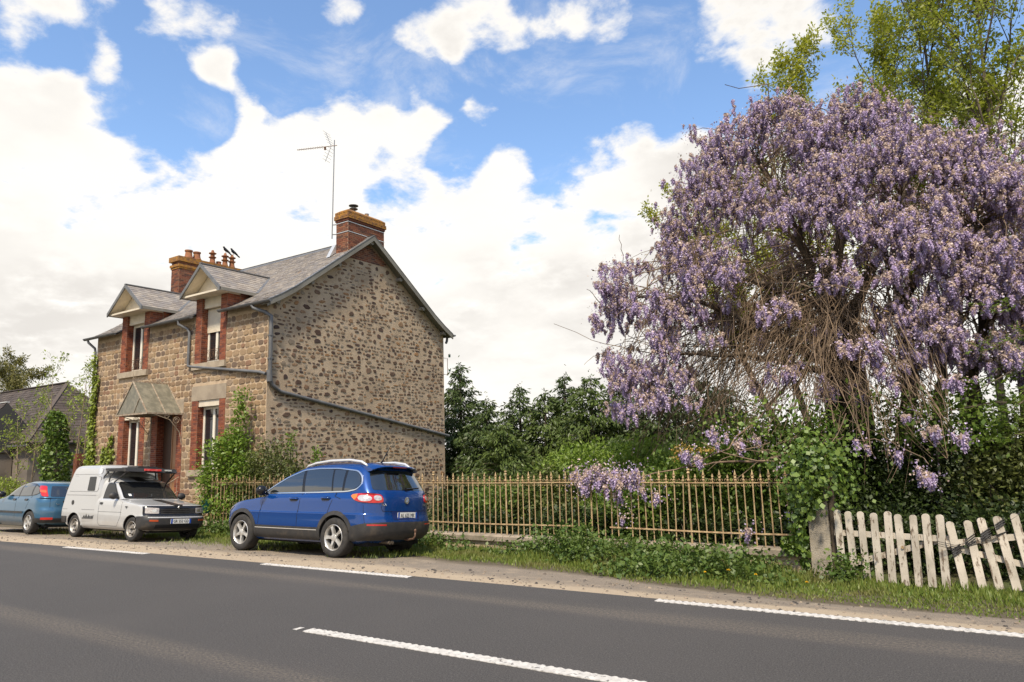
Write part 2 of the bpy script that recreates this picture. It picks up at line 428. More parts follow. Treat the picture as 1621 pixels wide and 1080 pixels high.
# shoulder: from under the asphalt edge down to the verge
v, f, acr = [], [], []
M = 24
for i, x in enumerate(xs):
    e = edge_y(x)
    for j in range(M+1):
        t = j/M; y = e - .03 + t*(13.02-e)
        z = ground_z(y, x) - .012 + (.012*math.sin(x*3.1+j)*math.sin(j*1.7+x*.6) if 1 < j < M else 0)
        v.append((x, y, z))
        # 0 at the asphalt edge, 1 where the verge begins
        ver = 10.9 if x < -9.5 else 10.9 - 1.45*min(1, max(0, (x+9.5)/8.0))
        acr.append((y-e)/(ver-e))
    if i: f += [((M+1)*(i-1)+k, (M+1)*i+k, (M+1)*i+k+1, (M+1)*(i-1)+k+1) for k in range(M)]
me = bpy.data.meshes.new('shoulder'); me.from_pydata(v, [], f); me.materials.append(SHOULDER)
ca = me.color_attributes.new('across', 'FLOAT_COLOR', 'POINT')
ca.data.foreach_set('color', np.repeat(np.clip(np.array(acr)*.5, 0, 1), 4))
me.polygons.foreach_set('use_smooth', [True]*len(me.polygons))
tag(put('roadside_shoulder', me), kind='structure')
# (the attribute stores half the distance so that 0..2 fits)
_n = MATS['shoulder_gravel'].node_tree
_sep = [n for n in _n.nodes if n.type == 'SEPARATE_COLOR'][0]
_mul = N(_n, 'ShaderNodeMath', operation='MULTIPLY'); _mul.inputs[1].default_value = 2.0
_to = [l.to_socket for l in _sep.outputs[0].links]
_n.links.new(_sep.outputs[0], _mul.inputs[0])
for s_ in _to: _n.links.new(_mul.outputs[0], s_)

# painted markings: raised ribbed thermoplastic strips
PAINT = pmat('road_paint', (.60, .57, .52), (.47, .445, .40), scale=12, rough=.75, bump=.6, bscale=60, dirt=(.09, .082, .075), dscale=22, damt=.9, dlo=.56, dhi=.66)
def marking(name, x0, x1, yf, w, ribs=True, jag=.002):
    m = MB(); n = int((x1-x0)/.02)
    v = []; f = []
    for i in range(n+1):
        x = x0 + (x1-x0)*i/n; y = yf(x)
        ph = (i % 4)
        j = jag*(1 if ph < 2 else -1) if ribs else 0
        zz = .005 + (.004 if ph in (0, 1) and ribs else 0)
        a = y - w/2 + rng.uniform(-.004, .004) + j; b = y + w/2 + rng.uniform(-.004, .004) + j
        v += [(x, a, .001), (x, a, zz), (x, b, zz), (x, b, .001)]
        if i: k = 4*i; f += [(k-4+q, k+q, k+q+1, k-4+q+1) for q in range(3)]
    m.add(v, f)
    o = m.build(name, PAINT, fix=False); tag(o, kind='structure'); return o
for (x0, x1) in ((-30.2, -27.1), (-23.5, -20.3), (-16.74, -13.8), (-10.44, -7.22), (-3.5, .25), (3.6, 6.8)):
    marking('edge_line_marking', x0, x1, lambda x: edge_y(x)-.10, .13, jag=.008 if x0 > -5 else .003)
marking('centre_line_marking', -6.02, 1.2, lambda x: 5.17-.0017*((x+4)**2-4), .14)
marking('centre_line_marking', -6.19, -6.13, lambda x: 5.17, .10, ribs=False)
marking('centre_line_marking', -22.2, -19.0, lambda x: 4.85, .14)

# loose gravel on the shoulder
STONE_CHIP = ramp_mat('gravel_chips', [(.06, .054, .05), (.15, .125, .10), (.24, .19, .14), (.085, .075, .065), (.28, .22, .16)], bump=.3)
pts = []
m = MB()
for i in range(1500):
    x = rng.uniform(-22, 2.5); e = edge_y(x); y = e + abs(rng.gauss(.75, .5)) + .05
    if y > 11: continue
    s = rng.choice((.006, .007, .009, .010, .013, .018)) * rng.uniform(.7, 1.3)
    z = ground_z(y, x) - .012
    a = rng.uniform(0, 6.28); c, q = math.cos(a), math.sin(a)
    vs = [(x+s*(c*p-q*r)*rng.uniform(.7, 1.3), y+s*(q*p+c*r)*rng.uniform(.7, 1.3), z+t*s*.7*rng.uniform(.7, 1.2)) for (p, r, t) in ((-1, -1, 0), (1, -1, 0), (1, 1, 0), (-1, 1, 0), (-.6, -.5, 1), (.6, -.6, 1), (.5, .6, 1), (-.5, .6, 1))]
    m.add(vs, [(4, 5, 6, 7), (0, 1, 5, 4), (1, 2, 6, 5), (2, 3, 7, 6), (3, 0, 4, 7)])
tag(m.build('loose_gravel', STONE_CHIP, fix=False), 'loose gravel chips scattered on the sandy roadside shoulder', 'gravel', kind='stuff')
# ================================================================== stone house
HX0, HX1, HY0, HY1 = -28.10, -18.06, 13.81, 22.11
RIDGE_Y, BASE = 17.96, -0.36
EAVE_PROF = [(13.56, 6.40), (14.05, 6.66), (14.6, 7.00), (15.2, 7.43), (17.96, 9.42)]
def roof_z(y):
    if y > RIDGE_Y: y = 2*RIDGE_Y - y
    p = EAVE_PROF
    if y <= p[0][0]: return p[0][1] + (y-p[0][0])*.5
    for (a, za), (b, zb) in zip(p, p[1:]):
        if y <= b: return za + (zb-za)*(y-a)/(b-a)
    return p[-1][1]
MORTAR_F = pmat('facade_mortar', (.52, .395, .265), (.42, .31, .205), scale=6, rough=.95, bump=.6, bscale=70)
MORTAR_G = pmat('gable_mortar', (.50, .385, .265), (.40, .30, .20), scale=1.6, rough=.95, bump=.7, bscale=45, dirt=(.27, .205, .145), dscale=.7, damt=.45)
STONE_F = ramp_mat('facade_stone', [(.265, .18, .105), (.31, .215, .13), (.215, .145, .09), (.34, .245, .15), (.24, .16, .095), (.15, .105, .075), (.29, .20, .115), (.32, .21, .12), (.20, .15, .105), (.28, .205, .14), (.23, .135, .085)], bump=.6, namt=.3)
STONE_G = ramp_mat('gable_stone', [(.095, .058, .042), (.21, .13, .08), (.14, .082, .05), (.27, .17, .10), (.075, .05, .042), (.27, .21, .15), (.18, .115, .078), (.30, .17, .085), (.12, .078, .055), (.30, .245, .185), (.11, .072, .055), (.22, .165, .115), (.25, .18, .12)], bump=.6, namt=.3)
BRICK = ramp_mat('red_brick', [(.22, .068, .038), (.265, .085, .045), (.18, .058, .036), (.30, .10, .052), (.15, .055, .04), (.24, .085, .05)], bump=.5, namt=.3)
BRICK_OLD = ramp_mat('chimney_brick', [(.17, .062, .038), (.21, .078, .045), (.12, .05, .036), (.24, .10, .055), (.095, .05, .038), (.19, .09, .055)], bump=.6, namt=.4)
LICHEN = pmat('lichened_cap', (.40, .19, .03), (.20, .10, .045), scale=9, rough=.95, bump=.8, bscale=40, dirt=(.13, .075, .05), dscale=5, damt=.8)
BRICK_JOINT = pmat('brick_joint', (.33, .235, .165), (.25, .17, .115), scale=8, rough=.95)
SLATE = ramp_mat('roof_slate', [(.25, .222, .195), (.29, .26, .23), (.215, .19, .172), (.32, .28, .235), (.265, .23, .195), (.235, .215, .20)], rough=.8, bump=.35, namt=.28)
def lichen_slates(m):
    nt = m.node_tree; b = nt.nodes['Principled BSDF']
    src = b.inputs['Base Color'].links[0].from_socket
    g = N(nt, 'ShaderNodeNewGeometry')
    n = noise(nt, g.outputs['Position'], 1.1, 7, .68)
    c = mixc(nt, math_(nt, 'MULTIPLY', smooth(nt, n, .62, .70), .55), src, (.30, .17, .055))
    n2_ = noise(nt, g.outputs['Position'], 2.3, 6, .7)
    c = mixc(nt, math_(nt, 'MULTIPLY', smooth(nt, n2_, .56, .70), .4), c, (.36, .33, .28))
    nt.links.new(c, b.inputs['Base Color'])
lichen_slates(SLATE)
SLATE_BED = pmat('slate_bed', (.05, .047, .045), rough=.9)
ZINC = pmat('zinc', (.20, .20, .195), (.14, .14, .14), scale=3, rough=.5, metal=.35, spec=.5, bump=.1)
PIPE = pmat('painted_zinc_pipe', (.165, .165, .165), (.12, .12, .125), scale=4, rough=.5, metal=.2)
VERGE = pmat('verge_board', (.24, .225, .19), (.16, .15, .125), scale=5, rough=.8, bump=.4, stretch=(1, .2, .2))
TIMBER_END = pmat('purlin_wood', (.33, .30, .25), (.2, .18, .15), scale=7, rough=.85)
CREAM = pmat('cream_paint', (.70, .62, .48), (.60, .52, .40), scale=3, rough=.6)
PVC = pmat('window_frame_white', (.74, .69, .58), rough=.45)
LINTEL = pmat('granite_lintel', (.36, .295, .215), (.28, .225, .165), scale=3, rough=.9, bump=.4, bscale=60)
SILL = pmat('sill_stone', (.40, .33, .24), (.31, .25, .18), scale=4, rough=.9, bump=.3)
def glass_mat(name, tint, rough=.02):
    m = bpy.data.materials.new(name); m.use_nodes = True; b = m.node_tree.nodes['Principled BSDF']
    b.inputs['Base Color'].default_value = (*tint, 1); b.inputs['Roughness'].default_value = rough
    b.inputs['Specular IOR Level'].default_value = .8; b.inputs['IOR'].default_value = 1.5
    MATS[name] = m; return m
WGLASS = glass_mat('house_window_glass', (.02, .02, .022))
CURTAIN = pmat('net_curtain', (.62, .60, .56), (.5, .48, .45), scale=3, rough=.9, stretch=(18, 1, 1))
DOORW = pmat('varnished_door', (.38, .18, .07), (.29, .13, .05), scale=3, rough=.45, bump=.15, stretch=(9, 9, .7), coat=.2)
DOORD = pmat('dark_door_leaf', (.07, .035, .02), (.05, .025, .015), scale=3, rough=.5, stretch=(9, 9, .7))
IRON = pmat('rusty_scroll_iron', (.15, .075, .04), (.09, .05, .03), scale=20, rough=.85)
CAN_METAL = pmat('canopy_iron', (.40, .34, .26), (.24, .17, .11), scale=14, rough=.75)
def _canopy_glass():
    m = bpy.data.materials.new('canopy_glass'); m.use_nodes = True; nt = m.node_tree; b = nt.nodes['Principled BSDF']
    t = N(nt, 'ShaderNodeTexCoord')
    c = mixc(nt, smooth(nt, noise(nt, t.outputs['Object'], 5, 7, .65), .4, .65), (.17, .16, .12), (.28, .255, .19))
    nt.links.new(c, b.inputs['Base Color']); b.inputs['Roughness'].default_value = .35; b.inputs['Alpha'].default_value = .82
    return m
CAN_GLASS = _canopy_glass()

HOUSE = thing('stone_house', 'two storey stone house with slate roof, two brick dormers and brick chimneys', 'house', ((HX0+HX1)/2, (HY0+HY1)/2, BASE))

# ---- openings in the front wall: (x0, x1, z0, z1, jamb width)
DORM = {'left': (-25.45, 1.16, 4.95), 'right': (-20.93, 1.02, 4.86)}
OPEN = [(-25.95, -24.88, 1.44, 3.44), (-23.80, -22.62, .30, 3.30), (-21.50, -20.36, 1.46, 3.66)]
def opening_cells(x0, x1, z0, z1, holes):
    """rectangles that tile the wall around its openings"""
    xs_ = sorted({x0, x1, *[h[0] for h in holes], *[h[1] for h in holes]}); zs_ = sorted({z0, z1, *[h[2] for h in holes], *[h[3] for h in holes]})
    for a, b in zip(xs_, xs_[1:]):
        for c, d in zip(zs_, zs_[1:]):
            mx, mz = (a+b)/2, (c+d)/2
            if not any(h[0] < mx < h[1] and h[2] < mz < h[3] for h in holes): yield a, b, c, d
holes = list(OPEN)
for k, (cx, w, zs_) in DORM.items(): holes.append((cx-w/2, cx+w/2, zs_, 6.55))
WT = .40
m = MB()
for a, b, c, d in opening_cells(HX0, HX1, BASE, 6.36, holes):
    m.span((a, HY0, c), (b, HY0+WT, d))
WALL_F = m.build('front_wall', MORTAR_F, HOUSE)
# gable walls (pentagon), back wall
def gable(name, x0, x1, mat):
    ys = [HY0, 14.05, 14.6, 15.2, RIDGE_Y]; prof = [(y, roof_z(y)-.10) for y in ys]; prof += [(2*RIDGE_Y-y, z) for y, z in reversed(prof[:-1])]
    prof[-1] = (HY1, prof[-1][1])
    poly = [(HY0+.001, BASE)] + [(p[0]+(.001 if i == 0 else 0), p[1]) for i, p in enumerate(prof)] + [(HY1, BASE)]
    return MB().prism(poly, x0, x1, 'x').build(name, mat, HOUSE)
WALL_G = gable('gable_wall', HX1-WT, HX1+.002, MORTAR_G)
gable('far_gable_wall', HX0-.002, HX0+WT, MORTAR_F)
MB().span((HX0+WT, HY1-WT, BASE), (HX1-WT, HY1-.002, 6.3)).build('back_wall', MORTAR_F, HOUSE)
MB().span((HX0+WT, HY0+1.6, BASE), (HX1-WT, HY0+1.7, 7.3)).build('inner_wall', DOORD, HOUSE)

# ---- stones. A few irregular blocks, shared by all the stones of a wall
def stone_mesh(name, mat, seed, n=12, p=5.0, lo=.93, hi=1.02, skew=.06):
    r_ = random.Random(seed); pts = []
    sk, tp = r_.uniform(-skew, skew), r_.uniform(-skew*1.5, skew*1.5)
    for i in range(n):
        a = 2*math.pi*(i+r_.uniform(-.2, .2))/n + math.pi/n*(n % 2); c, s = math.cos(a), math.sin(a)
        k = (abs(c)**p + abs(s)**p)**(-1/p) * r_.uniform(lo, hi)
        x, z = c*k*.5, s*k*.5
        pts.append((x*(1+tp*z*2)+sk*z, z+sk*.5*x))
    v = [(x, 0.0, z) for x, z in pts] + [(x*.97, -.75, z*.96) for x, z in pts] + [(x*.86+r_.uniform(-.02, .02), -1.0+r_.uniform(-.2, .2), z*.84+r_.uniform(-.02, .02)) for x, z in pts] + [(0, -1.05, 0)]
    f = []
    for i in range(n):
        j = (i+1) % n
        f += [(i, j, n+j, n+i), (n+i, n+j, 2*n+j, 2*n+i), (2*n+i, 2*n+j, 3*n)]
    me = bpy.data.meshes.new(name); me.from_pydata(v, [], f); me.materials.append(mat)
    bm = bmesh.new(); bm.from_mesh(me); bmesh.ops.recalc_face_normals(bm, faces=bm.faces); bm.to_mesh(me); bm.free()
    return me
def place_stones(wall, stones, meshes, name, limit, face, kindname):
    """stones: (u, z, w, h, depth); face maps u, z to a point and a turn about z"""
    stones = sorted(stones, key=lambda s: -s[5])
    parts = []
    for i, (u, z, w, h, dpt, _p) in enumerate(stones):
        me = meshes[rng.randrange(len(meshes))]; loc, rz = face(u, z)
        rot = Euler((0, rng.uniform(-.05, .05), rz))
        sx = w*(1 if rng.random() < .5 else -1)
        if i < limit:
            put(name, me, wall, loc, rot, (sx, dpt, h))
        else:
            parts.append((me, Matrix.LocRotScale(Vector(loc), rot, Vector((sx, dpt, h)))))
    V, Fs, base = [], [], 0
    cache = {}
    for me, mt in parts:
        if me.name not in cache: cache[me.name] = ([v.co.copy() for v in me.vertices], [tuple(p.vertices) for p in me.polygons])
        vs, fs = cache[me.name]
        V += [tuple(mt @ v) for v in vs]; Fs += [tuple(base+i for i in f) for f in fs]; base += len(vs)
    if V:
        me = bpy.data.meshes.new(kindname); me.from_pydata(V, [], Fs); me.materials.append(meshes[0].materials[0])
        bm = bmesh.new(); bm.from_mesh(me); bmesh.ops.recalc_face_normals(bm, faces=bm.faces); bm.to_mesh(me); bm.free()
        put(kindname, me, wall, kind='stuff')
# front wall, coursed
JW = .32
JAMB_BOXES = [(h[0]-JW, h[1]+JW, h[2]-.22, h[3]+(.5 if i < 3 else .6)) for i, h in enumerate(holes)]
fm = [stone_mesh('block', STONE_F, 100+i) for i in range(14)]
st = []
z = BASE + .1; row = 0
while z < 6.28:
    h = rng.uniform(.16, .235)
    x = HX0 + .02 + rng.uniform(0, .15)
    while x < HX1 - .06:
        w = rng.uniform(.16, .35)
        if x + w > HX1 - .01: w = HX1 - .01 - x
        a, b = x+.009, x+w-.009
        hit = next((q for q in JAMB_BOXES if b > q[0]+.01 and a < q[1]-.01 and z+h > q[2]+.02 and z < q[3]-.02), None)
        if hit:
            if a < hit[0]-.09: b = hit[0]-.008; nx = hit[1]
            else: x = hit[1]; continue
        else: nx = x+w
        if b-a > .06 and z+h < 6.38 and z > -.3:
            st.append(((a+b)/2, z+h/2+rng.uniform(-.008, .008), b-a, h-.016+rng.uniform(-.014, .006), rng.uniform(.010, .024), (b-a)*h/(( -(a) )**1.4)*(1 if z > .9 else .5)))
        x = nx
    z += h; row += 1
place_stones(WALL_F, st, fm, 'stone', 300, lambda u, z: ((u, HY0+.004, z), 0.0), 'small_stones')
# gable wall, rubble in wide pointing
gm = [stone_mesh('rubble', STONE_G, 300+i, n=(5, 6, 7, 6)[i % 4], p=4.0, lo=.80, hi=1.10, skew=.20) for i in range(16)]
st = []; occ = []
GYM = RIDGE_Y
def in_gable(y, z, mrg=.12):
    return HY0+mrg < y < HY1-mrg and BASE+.1 < z < roof_z(y)-.32 and not (z > 8.52)
def free(y, z, w, h, gap):
    for (b, c, d, e) in occ_near(y, z):
        if abs(y-b) < (w+d)/2+gap and abs(z-c) < (h+e)/2+gap: return False
    return True
grid = {}
def occ_near(y, z):
    gy, gz = int(y/.5), int(z/.5)
    for i in (-1, 0, 1):
        for j in (-1, 0, 1):
            yield from grid.get((gy+i, gz+j), ())
def take(y, z, w, h):
    grid.setdefault((int(y/.5), int(z/.5)), []).append((y, z, w, h))
for k in range(480):     # large dark stones first
    y, z = rng.uniform(HY0, HY1), rng.uniform(BASE, 9)
    w = rng.uniform(.13, .30); h = rng.uniform(.085, .165)*(1.25 if rng.random() < .12 else 1)
    if in_gable(y, z) and free(y, z, w, h, .05): take(y, z, w, h); st.append((y, z, w, h, rng.uniform(.006, .018), w*h/y**1.5))
z = BASE+.1
while z < 8.6:
    h0 = rng.uniform(.085, .13); y = HY0+.1+rng.uniform(0, .2)
    while y < HY1-.1:
        w = rng.choice((rng.uniform(.06, .14), rng.uniform(.10, .24), rng.uniform(.14, .30))); h = h0*rng.uniform(.40, .86)
        yc, zc = y+w/2, z+h0/2+rng.uniform(-.025, .025)
        if in_gable(yc, zc) and rng.random() < .96 and free(yc, zc, w, h, .010):
            take(yc, zc, w, h); st.append((yc, zc, w, h, rng.uniform(.004, .012), w*h/yc**1.5))
        y += w + rng.uniform(.012, .07)
    z += h0
# rows of longer corner stones at both edges
for yc, dirn in ((HY0+.22, 1), (HY1-.2, -1)):
    z = BASE+.15
    while z < 5.9:
        h = rng.uniform(.2, .3); w = rng.uniform(.26, .44)
        y2 = yc + dirn*(w-.4)/2
        if free(y2, z+h/2, w, h-.03, .0): take(y2, z+h/2, w, h-.03); st.append((y2, z+h/2, w, h-.04, .012, w*h/y2**1.5))
        z += h+rng.uniform(.0, .25)
place_stones(WALL_G, st, gm, 'rubble_stone', 300, lambda u, z: ((HX1+.005, u, z), math.pi/2), 'small_rubble')

# ---- bricks (joined: each brick has its own edges and joint)
def brick_field(mb, o, du, dv, dn, L, H, course=.068, blen=.225, proud=.008, skip=None):
    """bricks on the plane o + u*du + v*dv, standing proud along dn"""
    o, du, dv, dn = Vector(o), Vector(du), Vector(dv), Vector(dn); j = .010
    v = 0; row = 0
    while v < H - .02:
        h = min(course, H-v); u = -(blen/2 if row % 2 else 0)
        while u < L - .005:
            a, b = max(u, 0), min(u+blen, L)
            if b-a > .025 and not (skip and skip((a+b)/2, v+h/2)):
                p = proud*rng.uniform(.6, 1.3); q = .004
                c = [o + du*(a+j/2) + dv*(v+j/2), o + du*(b-j/2) + dv*(v+j/2), o + du*(b-j/2) + dv*(v+h-j/2), o + du*(a+j/2) + dv*(v+h-j/2)]
                cc = (c[0]+c[2])/2
                t = [x + dn*p + (cc-x)*.04 for x in c]
                mb.add(c+t, [(4, 5, 6, 7), (0, 1, 5, 4), (1, 2, 6, 5), (2, 3, 7, 6), (3, 0, 4, 7)])
            u += blen
        v += course; row += 1
X, Y_, Z = Vector((1, 0, 0)), Vector((0, 1, 0)), Vector((0, 0, 1))
def jamb(parent, x0, x1, z0, z1, yf, reveal, inner):
    """brick jamb: front face at yf and, on its inner side, the reveal going back"""
    core = MB().span((x0, yf, z0), (x1, yf+reveal, z1)).build('brick_jamb', BRICK_JOINT, parent)
    b = MB()
    brick_field(b, (x0, yf-.001, z0), X, Z, -Y_, x1-x0, z1-z0)
    xi = x1+.001 if inner > 0 else x0-.001
    brick_field(b, (xi, yf, z0), Y_, Z, X*inner, reveal, z1-z0, blen=.16)
    if True:
        xo = x0-.001 if inner > 0 else x1+.001
        brick_field(b, (xo, yf, max(z0, 6.0)), Y_, Z, -X*inner, reveal, max(z1-max(z0, 6.0), 0)) if z1 > 6.1 else None
    put('bricks', b.mesh('bricks', BRICK, fix=False), core, kind='stuff')
    return core
def window(parent, x0, x1, z0, z1, y, shutter=0.0, split=True, curtain=True, leaf=.5):
    fr = MB(); w = .085
    fr.span((x0, y, z0), (x0+w, y+.06, z1)); fr.span((x1-w, y, z0), (x1, y+.06, z1))
    fr.span((x0+w, y+.001, z0), (x1-w, y+.059, z0+w)); fr.span((x0+w, y+.001, z1-w), (x1-w, y+.059, z1))
    mid = x0 + (x1-x0)*leaf
    if split: fr.span((mid-.055, y-.006, z0+w), (mid+.055, y+.055, z1-w))
    f = fr.build('window_frame', PVC, parent)
    for a, b in (((x0+w, mid-.055), (mid+.055, x1-w)) if split else ((x0+w, x1-w),)):
        put('window_pane', MB().span((a, y+.025, z0+w), (b, y+.035, z1-w)).mesh('pane', WGLASS), parent)
    if shutter:
        s_ = MB(); zz = z1-.02; k = 0
        while zz > z1-shutter:
            s_.span((x0+.01, y-.035, zz-.042), (x1-.01, y-.02+(k % 2)*.001, zz)); zz -= .046; k += 1
        put('roller_shutter_slats', s_.mesh('shutter', CREAM), parent, kind='stuff')
    return f
# ground floor openings
for i, (x0, x1, z0, z1) in enumerate(OPEN):
    nm = ('window_bay', 'door_bay', 'window_bay')[i]
    wy = HY0 + (.20 if i != 1 else .24)
    bay = MB().span((x0-JW-.03, HY0-.02, z1), (x1+JW+.03, HY0+.3, z1+.47)).build('lintel', LINTEL, HOUSE)
    jz0 = z0
    jamb(HOUSE, x0-JW, x0, jz0, z1, HY0-.012, .42, 1)
    jamb(HOUSE, x1, x1+JW, jz0, z1, HY0-.012, .42, -1)
    if i != 1:
        MB().span((x0-JW-.05, HY0-.08, z0-.20), (x1+JW+.05, HY0+.32, z0)).build('window_sill', SILL, HOUSE)
        wroot = MB().span((x0, HY0+.02, z1-.20), (x1, HY0+.26, z1-.002)).build('shutter_box', CREAM, HOUSE)
        window(wroot, x0+.01, x1-.01, z0+.01, z1-.2, wy, leaf=.52)
    else:
        d = MB().span((x0+.02, wy, z0), (x1-.02, wy+.05, z1-.02)).build('front_door', DOORW, HOUSE)
        # the right leaf with its raised panels, the left leaf in dark wood
        q = MB(); lx0, lx1 = x0+.52, x1-.03
        for (a, b) in ((.12, .78), (.86, 1.12), (1.2, 2.62)):
            q.span((lx0+.10, wy-.018, z0+a), (lx1-.09, wy-.001, z0+b)); q.span((lx0+.14, wy-.030, z0+a+.04), (lx1-.13, wy-.018, z0+b-.04))
        q.span((lx0, wy-.02, z0), (lx0+.05, wy-.001, z1-.03))
        put('door_panel', q.mesh('door_panels', DOORW), d)
        put('door_leaf', MB().span((x0+.03, wy-.012, z0), (x0+.50, wy-.001, z1-.03)).mesh('leaf', DOORD), d)
        put('letter_plate', MB().span((lx0+.16, wy-.034, z0+1.13), (lx1-.15, wy-.019, z0+1.19)).mesh('plate', IRON), d)
        put('door_handle', MB().tube([(lx0+.09, wy-.02, z0+1.05), (lx0+.09, wy-.07, z0+1.05), (lx0+.17, wy-.07, z0+1.05)], .011, 6).mesh('handle', ZINC), d)
        for k in range(3):
            MB().span((x0-.35, HY0-.95+.3*k, BASE), (x1+.35, HY0-.65+.3*k+(.25 if k == 2 else 0), BASE+.2*(k+1))).build('door_step', SILL, HOUSE)
        rl = MB(); ax, ay = x1+.28, HY0-.9
        rl.tube([(ax, ay, BASE+.1), (ax, ay, BASE+1.15), (ax, HY0-.05, BASE+1.6)], .014, 6); rl.tube([(ax, ay, BASE+.7), (ax, HY0-.05, BASE+1.15)], .010, 6)
        for k in range(4): rl.tube([(ax, ay+.2*(k+1), BASE+.3), (ax, ay+.2*(k+1), BASE+1.17+.1*(k+1))], .007, 5)
        rl.build('stair_rail', CAN_METAL, HOUSE)

# ---- roof
DECK = MB()
def strip_roof(mb, x0, x1, prof, th=.05):
    n = len(prof)
    top = [(x, y, z) for x in (x0, x1) for y, z in prof]; bot = [(x, y, z-th) for x in (x0, x1) for y, z in prof]
    f = [(i, i+1, n+i+1, n+i) for i in range(n-1)] + [(2*n+i, 3*n+i, 3*n+i+1, 2*n+i+1) for i in range(n-1)]
    f += [(i, 2*n+i, 2*n+i+1, i+1) for i in range(n-1)] + [(n+i, n+i+1, 3*n+i+1, 3*n+i) for i in range(n-1)] + [(0, n, 3*n, 2*n), (n-1, 3*n-1, 4*n-1, 2*n-1)]
    mb.add(top+bot, f)
full = EAVE_PROF + [(2*RIDGE_Y-y, z) for y, z in reversed(EAVE_PROF[:-1])]
ROOF_X0, ROOF_X1 = HX0-.38, -17.78
# roof deck is cut back in front of the dormers
DX = {k: (cx-w/2-JW, cx+w/2+JW) for k, (cx, w, _z) in DORM.items()}
cuts = sorted(DX.values())
segs = [(ROOF_X0, cuts[0][0]), (cuts[0][1], cuts[1][0]), (cuts[1][1], ROOF_X1)]
for a, b in segs: strip_roof(DECK, a, b, full)
for a, b in cuts: strip_roof(DECK, a, b, [(14.3, roof_z(14.3))] + [p for p in full if p[0] > 14.3])
ROOF = DECK.build('roof', SLATE_BED, HOUSE)
# slates, course by course
def slates(mb, x0, x1, course_pts, w=.215, skip=None, jit=.004):
    """course_pts: list of (lower point, upper point) in y,z"""
    for r, ((ya, za), (yb, zb)) in enumerate(course_pts):
        d = Vector((0, yb-ya, zb-za)); n = Vector((0, -(zb-za), yb-ya)).normalized()
        if n.z < 0: n = -n
        x = x0 - (w/2 if r % 2 else 0)
        while x < x1:
            a, b = max(x, x0), min(x+w-.004, x1)
            if b-a > .03 and not (skip and skip((a+b)/2, ya)):
                lo = Vector((0, ya, za)) + n*(.020+rng.uniform(-jit, jit)); hi = Vector((0, yb, zb)) + d*.25 + n*.006
                q = rng.uniform(-.012, .012)
                A = [Vector((a, lo.y, lo.z))+d.normalized()*q, Vector((b, lo.y, lo.z))+d.normalized()*(q+rng.uniform(-.006, .006)), Vector((b, hi.y, hi.z)), Vector((a, hi.y, hi.z))]
                B = [p - n*.008 for p in A[:2]]
                mb.add(A+B, [(0, 1, 2, 3), (4, 5, 1, 0), (5, 4, 3, 2)])
            x += w
def courses(prof, exposure):
    out = []; L = 0; pts = [Vector((y, z)) for y, z in prof]
    lens = [(b-a).length for a, b in zip(pts, pts[1:])]; tot = sum(lens)
    def P(s):
        for a, b, l in zip(pts, pts[1:], lens):
            if s <= l: return a + (b-a)*(s/l)
            s -= l
        return pts[-1]
    n = int(tot/exposure)
    return [((P(i*tot/n).x, P(i*tot/n).y), (P((i+1)*tot/n).x, P((i+1)*tot/n).y)) for i in range(n)]
m = MB()
def under_dormer(x, y):
    for k, (a, b) in DX.items():
        if a < x < b and y < 14.35: return True
    return False
slates(m, ROOF_X0, ROOF_X1, courses(EAVE_PROF, .125), skip=under_dormer)
put('slates', m.mesh('slates', SLATE, fix=False), ROOF, kind='stuff')
m = MB(); slates(m, ROOF_X0, ROOF_X1, courses([(2*RIDGE_Y-y, z) for y, z in EAVE_PROF], .25), w=.4)
put('rear_slates', m.mesh('rear_slates', SLATE, fix=False), ROOF, kind='stuff')
m = MB(); m.prism([(RIDGE_Y-.17, 9.33), (RIDGE_Y, 9.47), (RIDGE_Y+.17, 9.33), (RIDGE_Y+.17, 9.30), (RIDGE_Y-.17, 9.30)], ROOF_X0, ROOF_X1, 'x')
put('ridge_capping', m.mesh('ridge', ZINC), ROOF)
# verge boards and purlin ends on the near gable
for sgn in (1, -1):
    vb = MB(); pf = EAVE_PROF if sgn > 0 else [(2*RIDGE_Y-y, z) for y, z in EAVE_PROF]
    top = [(y, z+.035) for y, z in pf]; bot = [(y, z-.15) for y, z in reversed(pf)]
    vb.prism(top+bot, -17.80, -17.755, 'x'); put('verge_board', vb.mesh('verge', VERGE), ROOF)
    ls = MB(); ls.prism([(y, z+.055) for y, z in pf] + [(y, z+.036) for y, z in reversed(pf)], -17.86, -17.745, 'x'); put('verge_flashing', ls.mesh('flash', ZINC), ROOF)
    so = MB(); so.prism([(y, z-.055) for y, z in pf] + [(y, z-.085) for y, z in reversed(pf)], HX1-.02, -17.801, 'x'); put('soffit_boarding', so.mesh('soffit', VERGE), ROOF)
for (y, dz_) in ((RIDGE_Y, -.22), (16.45, -.2), (15.3, -.2), (14.0, -.17), (19.45, -.2), (20.7, -.2), (21.95, -.17)):
    c = Vector((0, y, roof_z(y)+dz_))
    put('purlin', MB().tube([(HX1-.1, c.y, c.z), (HX1+.22, c.y, c.z)], [.085, .075], 10).mesh('purlin', TIMBER_END, True, 40), ROOF)
# brickwork at the apex
b = MB()
brick_field(b, (HX1+.004, 16.3, 8.52), Y_, Z, X, 3.4, .75, skip=lambda u, v: 8.52+v > roof_z(16.3+u)-.2, proud=.006)
core = MB().prism([(16.75, 8.52), (19.2, 8.52), (RIDGE_Y, 9.25)], HX1+.0025, HX1+.006, 'x').build('apex_brickwork', BRICK_JOINT, HOUSE)
put('bricks', b.mesh('apex_bricks', BRICK_OLD, fix=False), core, kind='stuff')
